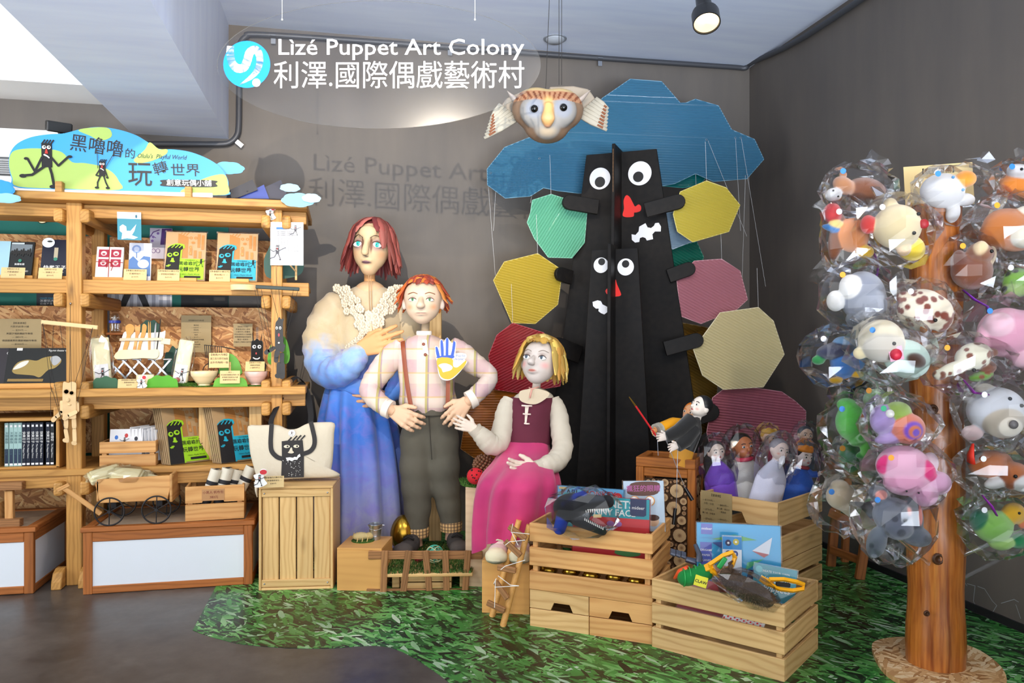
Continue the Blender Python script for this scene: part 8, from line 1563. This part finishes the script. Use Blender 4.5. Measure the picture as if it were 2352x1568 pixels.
put_hand(SMH('#d89460'), o, W(1508, 988, 3.72), W(1492, 994, 3.68), UP, CLAY, 1); b = MB(); b.cyl(W(1508, 1002, 3.69), W(1460, 932, 3.69), .0045, n=8); b.build('red_stick', flat('#b8141c', .4), o, smooth=True, ang=40); b = MB(); b.cyl(W(1460, 932, 3.69), W(1445, 911, 3.69), .004, .002, n=8); b.build('gold_tip', BRASS, o, smooth=True, ang=40)
# ================================================================ log stand with bagged plush toys
LP = at(2150, 1532, Z=0); LD = (LP-V((0, 0, HC))).dot(FW)
n = NT('polished_log'); p = n.obj(); q = n.noise(n.map(p, (9, 9, .9)), 2.5, 5, .6); q2 = n.noise(n.map(p, (40, 40, 1.5)), 2, 3); c = n.mix(.45, n.ramp(q.outputs[0], [(.28, hx('#4a1e08')), (.45, hx('#8c4214')), (.6, hx('#b8661f')), (.78, hx('#d08c3c'))]), n.ramp(q2.outputs[0], [(.3, hx('#6a2e0c')), (.7, hx('#cc8840'))]))
vo = n.n('ShaderNodeTexVoronoi', {'Vector': n.map(p, (6, 6, 2.2)), 'Scale': 1.0}, feature='F1'); c = n.mix(n.ramp(vo.outputs['Distance'], [(.04, (.9,)*3+(1,)), (.1, (.2,)*3+(1,)), (.16, (0, 0, 0, 1))]), c, hx('#2c1608')); n.set(Base_Color=c, Roughness=.3, Coat_Weight=.3); n.bump(q, .15, .01); LOGM = n.m
lg = thing('log_stand', 'polished tree trunk stand with clear rods on a strand board base', 'stand', T(LP.x, LP.y, 0)); m = T(LP.x, LP.y, 0); rr = random.Random(11); b = MB(); rg = []
for i in range(25):
    z = .02+i*.0765; t = i/24; r = .107-.014*t+.004*math.sin(i*1.3)+(.006 if i in (9, 16) else 0); rg.append([(r*math.cos(6.283*k/28)*(1+.03*math.sin(3*6.283*k/28+i*.2)), r*math.sin(6.283*k/28)*(1+.03*math.cos(2*6.283*k/28)), z) for k in range(28)])
b.loft(rg); b.build('trunk', LOGM, lg, m, smooth=True, ang=60)
OSB2 = strands('strand_board_base', [(.3, 1), (1.2, 1.3), (2.3, .9), (-.5, 1.15)], [(0, hx('#9a6a3c')), (.3, hx('#c29560')), (.6, hx('#d8b07c')), (1, hx('#ead0a4'))], 11, 50, 'XY', None, .55, .6, .03)
bp_ = [at(x, y, Z=.02) for x, y in ((2004, 1476), (2040, 1464), (2085, 1462), (2150, 1466), (2225, 1482), (2270, 1505), (2303, 1535), (2312, 1566), (2290, 1590), (2240, 1600), (2160, 1590), (2090, 1570), (2040, 1545), (2012, 1510))]
b = MB(); b.prism(smooth_closed([(p_.x-LP.x, p_.y-LP.y) for p_ in bp_], 4), .018, None, .02); b.build('base', OSB2, lg, m)
for x, y, r in ((2155, 1283, 12), (2128, 1408, 6), (2184, 1478, 6), (2143, 940, 10)): cc_ = W(x, y, LD-.095); b = MB(); b.lathe([(0, .004), (r*.55, .004), (r*.6, .007), (r, .006), (r*1.15, 0)], 16); b.mat(0); b.build('knot', flat('#4a2a14', .5), lg, face(cc_, IR) @ S(LD/F, LD/F, 1), smooth=True, ang=40)
ROD = NT('clear_rod'); t_ = ROD.n('ShaderNodeBsdfTransparent', {0: (.86, .9, .92, 1)}); g_ = ROD.n('ShaderNodeBsdfGlossy', {0: (1, 1, 1, 1), 'Roughness': .04}); l_ = ROD.n('ShaderNodeLayerWeight', {'Blend': .45}); x_ = ROD.n('ShaderNodeMixShader', {0: ROD.math('ADD', ROD.math('MULTIPLY', l_.outputs['Facing'], .7), .1), 1: t_, 2: g_}); ROD.t.links.new(x_.outputs[0], ROD.out.inputs[0]); ROD = ROD.m
for x0, y0, x1, y1, D0_, D1_ in ((2118, 940, 2012, 842, 3.05, 2.8), (2132, 1294, 2040, 1215, 3.04, 2.8), (2096, 1294, 2020, 1240, 3.1, 3.15), (2198, 1190, 2322, 1112, 3.06, 2.95), (2198, 1280, 2348, 1218, 3.06, 2.9), (2212, 1328, 2352, 1255, 3.12, 3.2), (2110, 700, 2010, 640, 3.08, 3.0), (2195, 800, 2300, 720, 3.08, 2.95), (2190, 640, 2330, 500, 3.1, 3.0), (2110, 560, 1960, 450, 3.1, 3.1), (2120, 1130, 1960, 1060, 3.1, 3.1), (2195, 980, 2320, 900, 3.1, 3.0)): b = MB(); b.cyl(W(x0, y0, D0_), W(x1, y1, D1_), .0085, n=12); b.build('clear_rod', ROD, lg, smooth=True, ang=40)
mm = face(W(2159, 472, 3.25), IR*.98-FW*.1, UP) @ RZ(3); o = thing('shop_card', 'large tan card with black heading on top of the plush stand', 'sign', mm); b = MB(); b.box((0, .085, -.0015), (.275, .175, .003)); b.build('card', flat('#dcc68e', .6), o, mm); A = Art(mm); A.text('【玩偶樂園】', .0, .145, .027, TXT, bold=.004); A.build(o); b = MB(); b.cyl((0, .02, -.012), (0, -.08, -.012), .006); b.build('peg', W_PINE, o, mm)
PLU = vcol('plush_fabric', .95, (180, .5), .6, .15)
DOTS = ['#2a7ac8', '#1f9a68', '#e89a1c', '#e8eaf0', '#d8543c']
def plush(label, x, y, D, pr, eyes=(), nose=None, bag=None, rot=(0, 0, 0), spots=None, kk=6., h=2.6, tail=None, sp=(), dot=None):
    """pr: ellipsoids (x,z,y,rx,rz,ry,colour[,roll]) in picture pixels about (x,y)"""
    c_ = W(x, y, D); o = thing('plush_toy', label, 'plush toy', T(*c_), 'bagged plush toys on the log stand'); m = frame(c_, IR) @ RZ(rot[0]) @ RX(rot[1]) @ RY(rot[2]) @ S(D/F*1.1); P_ = [('e', (e[0], e[2], e[1]), (e[3], e[5], e[4]), RY(e[7]) if len(e) > 7 else None, hx(e[6])) for e in pr]
    me = sdf(P_, h, kk)
    if spots:
        r_ = random.Random(1); v = verts(me); paint(me, [(tuple(v[r_.randrange(len(v))]), (spots[0]*r_.uniform(.7, 1.2),)*3, hx(spots[1]), .35) for _ in range(spots[2])])
    if sp: paint(me, [((a, d_, b_), (r1, 20, r2), hx(cl), .3) for a, d_, b_, r1, r2, cl in sp])
    link('plush_body', me, PLU, o, m)
    for e in eyes: b = MB(); yy = frontat(me, e[0], e[1], 4); b.ball((e[0], yy, e[1]), e[2], 12); b.build('eye', EYEB if len(e) < 4 else flat(e[3], .2), o, m, smooth=True)
    if nose: b = MB(); yy = frontat(me, nose[0], nose[1], 4); b.ball((nose[0], yy-nose[2]*.3, nose[1]), (nose[2], nose[2]*.7, nose[3] if len(nose) > 4 else nose[2]), 14); b.build('nose', flat(nose[-1], .5), o, m, smooth=True)
    bx_, bz, rx, rz, ry = bag or (0, 0, 1.35*max(abs(e[0])+e[3] for e in pr), 1.3*max(abs(e[1])+e[4] for e in pr), 60)
    cb = crumple(o, [(bx_, 0, bz)], (rx, ry, rz), m, int(x+y), 15, .11)
    b = MB(); r_ = random.Random(int(x*y)); a0 = r_.uniform(.5, 2.6); d_ = (math.cos(a0), math.sin(a0)); pts = [(bx_+d_[0]*rx*s_, 0, bz+d_[1]*rz*s_) for s_ in (.75, 1.05, 1.3)]; b.tube(pts, [rx*.5, rx*.32, rx*.4], 9, False, .35, up=(0, 1, 0)); b.v = [(v_[0]+r_.uniform(-4, 4), v_[1]+r_.uniform(-4, 4), v_[2]+r_.uniform(-4, 4)) for v_ in b.v]; b.build('bag_neck', CLR, o, m)
    b = MB(); b.lathe([(0, .5), (6, .5), (6, 0)], 16); b.build('dot_sticker', flat(dot or DOTS[int(x) % 5], .5), o, m @ T(bx_-rx*.6, -ry*.75, bz+rz*.55) @ RX(90))
    if tail: b = MB(); b.tube(tail[0], tail[1], 6, True, .3); b.build('ribbon', flat(tail[2], .5), o, m, smooth=True)
    return o
BRN_, CRE, WH_, PKK, GRY = '#7a4526', '#eee0b8', '#d4d4d6', '#e6a4bc', '#8d929c'
plush('brown plush horse with white muzzle in a bag, topmost on the left', 1965, 437, 3.12, [(20, 0, 0, 42, 26, 26, BRN_, 8), (-28, 8, -8, 24, 17, 18, '#b07850', 35), (-52, -12, -14, 17, 14, 15, WH_), (-26, 32, 0, 8, 9, 6, '#b07850'), (40, -22, 0, 12, 16, 12, BRN_)], ((-58, -6, 2), (-48, -18, 2)), None, (5, 0, 78, 58, 50))
plush('orange plush parrot with red head and yellow feet under the brown horse', 1958, 540, 3.10, [(0, 0, 0, 34, 36, 26, '#e08a44'), (-42, 46, 0, 18, 22, 16, '#c82c30'), (-30, -2, 6, 16, 50, 14, BRN_, 10), (22, -36, -10, 18, 14, 12, '#ecc02c'), (-38, 22, -8, 14, 8, 8, '#e8d07c'), (-46, 14, -4, 20, 7, 8, '#2a7ac0', 15), (12, -62, -6, 16, 8, 5, '#6aa83c', -25)], ((-36, 48, 4),), None, (-4, -4, 64, 86, 46), tail=([(30, -10, -20), (50, -10, -60), (44, -10, -95)], [3, 5, 4], '#7a2c90'))
plush('round cream plush bear with red nose and yellow body', 2058, 522, 3.0, [(-2, 0, -8, 48, 46, 40, '#dccba0'), (-14, 46, -4, 15, 15, 10, '#dccba0'), (-58, 6, 0, 16, 20, 14, '#d8342c'), (34, -42, 6, 30, 26, 22, '#ecd23c', 35), (8, -48, -16, 14, 14, 12, '#eecfa8')], ((28, 22, 4), (15, -18, 4)), (40, 2, 10, '#b02430'), (2, -8, 84, 78, 56))
plush('white plush duck with orange beak and story tag behind the tan card', 2180, 440, 3.02, [(-14, 2, 0, 44, 36, 34, WH_), (22, 22, -22, 21, 17, 14, '#f0a02c'), (8, -44, 0, 14, 22, 12, WH_, 15), (34, -16, 4, 22, 14, 12, WH_), (-22, -58, 4, 10, 14, 8, '#8c1c34')], ((-8, 24, 3, '#5aa0d8'), (12, -2, 3, '#5aa0d8')), None, (14, -6, 96, 64, 50), tail=([(50, -20, -30), (62, -22, -34), (80, -20, -40)], [4, 9, 3], '#d8c4c8'))
plush('orange and white plush tiger at the top right picture edge', 2345, 425, 3.05, [(0, 0, 0, 44, 34, 30, '#e08426'), (-6, 20, -16, 34, 18, 18, WH_, 20), (-36, -16, -4, 18, 16, 14, '#a8501c')], ((-20, 26, 3),), None, (0, 0, 68, 56, 46))
plush('big tan plush dog with cream paws at the right picture edge', 2322, 528, 2.98, [(0, 0, 0, 58, 44, 34, '#c0702c', 15), (10, -18, -26, 30, 22, 20, '#eae4d0', 15), (-40, -14, 4, 24, 30, 20, '#a85c20'), (20, 32, -14, 18, 16, 14, '#ece6d4')], (), None, (0, 0, 92, 80, 56), tail=([(30, -20, -40), (34, -22, -70), (30, -20, -88)], [3, 6, 5], '#6a2c8c'))
plush('brown plush dog puppet with cream snout facing the trunk', 2232, 612, 2.98, [(0, -10, 0, 42, 38, 28, '#7a4020'), (8, 26, -14, 26, 22, 22, '#8a5230'), (2, 34, -26, 13, 17, 12, '#ecd4a8', 20), (34, 22, -10, 10, 20, 10, '#ecd8b4', 10), (-30, 8, -6, 16, 26, 14, '#6a3418')], ((20, 28, 4),), None, (0, 0, 66, 70, 48), tail=([(-30, -20, -50), (-8, -22, -70), (20, -20, -84), (26, -20, -110)], [4, 7, 6, 8], '#6a1a96'))
plush('green spotted plush turtle at the right picture edge', 2338, 648, 3.0, [(0, 4, 0, 38, 26, 26, '#7cae44'), (-14, -18, -10, 26, 16, 16, '#a8c870')], (), None, (0, 0, 60, 50, 44), (0, 0, 0), (8, '#1c2c14', 16))
plush('grey and white plush hippo in a crinkled bag on the left', 1972, 682, 3.02, [(8, 2, 0, 46, 52, 38, '#8a90a0'), (14, -16, -22, 34, 32, 24, '#9aa0ae'), (-24, 20, -16, 22, 26, 22, '#eceae6'), (-48, -8, 0, 18, 22, 18, '#e6e4e0'), (46, -26, -4, 16, 34, 16, '#d8d4d0'), (-10, -46, -8, 20, 16, 14, '#70757f')], (), (30, -14, 0.1, '#707580'), (-2, 0, 82, 78, 56))
plush('round spotted plush giraffe in front of the trunk', 2118, 712, 2.92, [(0, 0, 0, 50, 44, 36, '#f0e4cc'), (-36, 22, -6, 22, 16, 14, '#f0e4cc', 30), (30, -10, -14, 26, 36, 22, '#ece0c8')], ((10, -22, 4),), (-8, -40, 8, '#c07838'), (0, 0, 74, 66, 54), (0, 0, 0), (8.5, '#7c3420', 70))
plush('large pale pink plush elephant at the right', 2300, 768, 2.92, [(10, 4, 0, 56, 52, 44, PKK), (-18, 18, -22, 30, 26, 24, '#f4c6d4', 20), (-46, -16, -8, 14, 38, 14, '#f0b4c8', 10), (40, 24, -10, 30, 26, 22, PKK), (36, -48, -14, 26, 22, 22, '#f4c4d2')], ((34, -8, 5),), None, (0, 0, 86, 86, 60))
plush('navy and light blue plush bird with yellow feet at the left', 1928, 818, 3.06, [(-6, 12, 0, 42, 18, 24, '#20284c', -8), (6, -16, 0, 24, 32, 22, '#3f7ac0', -15), (30, -6, -8, 18, 24, 16, '#4a8ad0', -25), (8, 30, -4, 22, 12, 16, '#7caede'), (-10, -50, -6, 14, 7, 9, '#e8b020'), (34, -38, -8, 14, 7, 9, '#e8b020'), (-44, -8, 0, 14, 10, 8, '#2c8a48')], (), None, (-2, 0, 76, 66, 48))
o = plush('cream and mint plush bear with red nose and pink tag', 2030, 802, 2.86, [(-8, 18, -4, 46, 44, 38, '#e6dcc0'), (-10, 8, -18, 40, 34, 30, '#cfc8ba'), (-50, -8, 0, 14, 13, 10, '#ecdcb0'), (-2, 48, -6, 20, 10, 8, '#f0dcae'), (48, -20, 0, 48, 40, 30, '#bcd6ca', 20), (52, -22, -22, 22, 15, 14, '#4a2c1c', 20)], ((-2, 12, 4),), (2, -10, 12, '#c8203c'), (12, 0, 92, 72, 56))
mg = face(W(2058, 812, 2.78), IR) @ RZ(12); b = MB(); b.box((0, 0, 0), (.05, .05, .002)); b.build('brand_tag', flat('#eeb4cc', .5), o, mg); A = Art(mg, .0015); A.text('Metoo', .003, -.003, .014, flat('#4a2c6c'), bold=.012, rot=-70); A.ell(-.004, .013, .006, .005, flat('#3f9a3c')); A.build(o, 'tag_print')
plush('long necked spotted plush giraffe lying to the right of the trunk', 2222, 838, 2.88, [(12, 18, 0, 38, 28, 26, '#f2eed6', -20), (-30, -6, -10, 40, 14, 14, '#f2eed6', -18), (-66, -20, -14, 14, 11, 11, '#f2eed6'), (50, 26, 0, 14, 10, 8, '#8a4c2c'), (42, -4, 0, 18, 14, 12, '#7a4428'), (30, -24, 4, 26, 10, 16, '#6a9a34', -10)], ((4, -10, 4),), None, (-4, 0, 100, 66, 52), (0, 0, 0), (7, '#84482c', 60), tail=([(-20, -20, -30), (0, -22, -56), (30, -20, -60)], [4, 9, 7], '#7a1c84'))
plush('white plush seal with wide beige muzzle at the right', 2288, 950, 2.88, [(0, 6, 0, 58, 50, 44, '#cfd2d8'), (-2, -14, -26, 40, 34, 30, '#c4b8a4'), (-2, -20, -44, 26, 22, 16, '#d0c8ba'), (-24, 52, 0, 20, 12, 10, '#c8c0ae'), (-50, -40, 0, 22, 16, 14, '#e4c8c8')], ((5, 34, 4), (28, 20, 4)), (-4, -16, 9, '#5a5656'), (0, 0, 86, 78, 60), tail=([(-58, -16, -60), (-64, -18, -84), (-62, -16, -100)], [4, 12, 15], '#d8301c'))
plush('green plush frog with long legs at the left', 1960, 975, 3.0, [(-2, 6, 0, 34, 40, 28, '#4cae3c'), (-14, 42, 0, 20, 14, 16, '#58b848'), (12, -26, -6, 26, 16, 16, '#46a43a', -30), (22, -46, -10, 12, 20, 10, '#62c04c'), (44, -58, 0, 40, 12, 14, '#2f8a34', -12)], (), None, (6, -8, 76, 80, 50))
plush('pale green plush ball with grey dots above the snail', 2012, 918, 3.0, [(0, 0, 0, 26, 24, 20, '#9ccc8c')], ((4, 12, 4, '#7a8290'), (-12, -8, 4, '#7a8290')), None, (0, 0, 44, 38, 34))
plush('black plush penguin in a bag behind the pale green ball', 1972, 892, 3.14, [(0, 0, 0, 38, 28, 24, '#14161c'), (34, 6, 0, 20, 18, 16, '#101218')], (), None, (2, 0, 68, 46, 40))
plush('purple plush snail with orange spiral shell', 2056, 972, 2.84, [(-26, 8, 0, 26, 32, 20, '#a48cc4'), (8, -26, 0, 52, 14, 18, '#b096cc', -12), (4, 24, -2, 28, 22, 20, '#8fae3c'), (22, -10, -12, 34, 32, 20, '#d8785c')], ((-20, 22, 9, '#ecece4'),), None, (6, -2, 80, 66, 50), sp=[(24, -28, -12, 24, 22, '#7a4cc0'), (26, -30, -14, 16, 15, '#dc7a50'), (28, -32, -16, 9, 9, '#7a50c8')])
plush('pink plush pig with magenta ears and big feet', 2082, 1082, 2.82, [(-8, 12, 0, 54, 42, 38, '#e6aac6'), (-8, -22, -14, 46, 26, 28, '#e2a0c0'), (-54, 16, -14, 15, 20, 8, '#e8207c', 20), (32, 6, -24, 15, 22, 10, '#e8207c', -25), (26, -46, -18, 28, 24, 24, '#e8b0d0'), (60, -22, -14, 24, 24, 22, '#e8b4d4'), (50, 18, 0, 16, 22, 14, '#f0d8e4')], ((-20, -34, 2), (6, -38, 2)), None, (2, -6, 92, 74, 58))
plush('brown black and white plush beagle at the lower right', 2288, 1078, 2.90, [(-12, 12, 0, 44, 28, 26, '#b4642c', -10), (-34, 20, 4, 26, 18, 18, '#1c1c1e'), (28, -8, -16, 30, 26, 22, '#b8662c'), (36, -22, -26, 22, 20, 18, '#eeeeec', 20), (8, -14, -24, 12, 26, 10, '#9c5020', -20), (-6, -24, -14, 28, 12, 14, '#ececea', -15)], ((16, -8, 4),), (44, -34, 9, '#141416'), (0, -4, 82, 58, 50), tail=([(-40, -18, -50), (-24, -20, -70), (-10, -18, -92)], [4, 8, 5], '#8a1c9c'))
plush('beige plush dog in a bag at the lower left', 1940, 1150, 3.05, [(-8, 10, 0, 30, 28, 24, '#c4b294'), (-14, 34, -8, 18, 12, 14, '#d0c0a4'), (14, -20, -4, 40, 14, 18, '#cbbba0', 32), (44, -46, 0, 22, 12, 14, '#d4c6ae', 20)], (), None, (6, -10, 78, 64, 44))
plush('mottled grey plush elephant with pink ears at the lower left', 2050, 1188, 2.80, [(0, 6, 0, 40, 36, 32, '#5c6270'), (2, -16, -20, 30, 26, 22, '#6a7080'), (-36, -50, -6, 20, 34, 16, '#666c7a', 15), (44, -36, -4, 36, 22, 20, '#606674', 20), (-30, 48, -6, 24, 18, 10, '#585e6a', 30), (40, 6, -6, 20, 40, 14, '#444a58', -10)], ((8, 2, 4),), None, (2, -6, 86, 92, 52), (0, 0, 0), (9, '#454a56', 40), sp=[(-30, -20, 50, 16, 12, '#ee9c90'), (26, -36, 22, 12, 18, '#ee9484'), (50, -16, 10, 6, 26, '#e8887c')])
plush('green plush turtle puppet with yellow duck head at the lower right', 2288, 1206, 2.95, [(-6, -2, 0, 40, 34, 26, '#8cc85c'), (-34, 10, 0, 20, 24, 18, '#127050'), (34, 26, -4, 24, 22, 18, '#ecb41c'), (56, 6, -8, 16, 9, 10, '#e87c4c', -30), (10, -36, 0, 26, 16, 16, '#a8d870'), (50, -34, 4, 24, 16, 14, '#1f8a54')], ((34, 30, 3),), None, (4, 0, 84, 72, 48), dot='#e8eaf0')
plush('olive green plush crocodile half hidden at the left', 1962, 1058, 3.16, [(-6, 10, 0, 26, 34, 20, '#2f7a44'), (20, -24, 0, 30, 24, 18, '#6a6a2c')], (), None, (0, -4, 62, 62, 40))
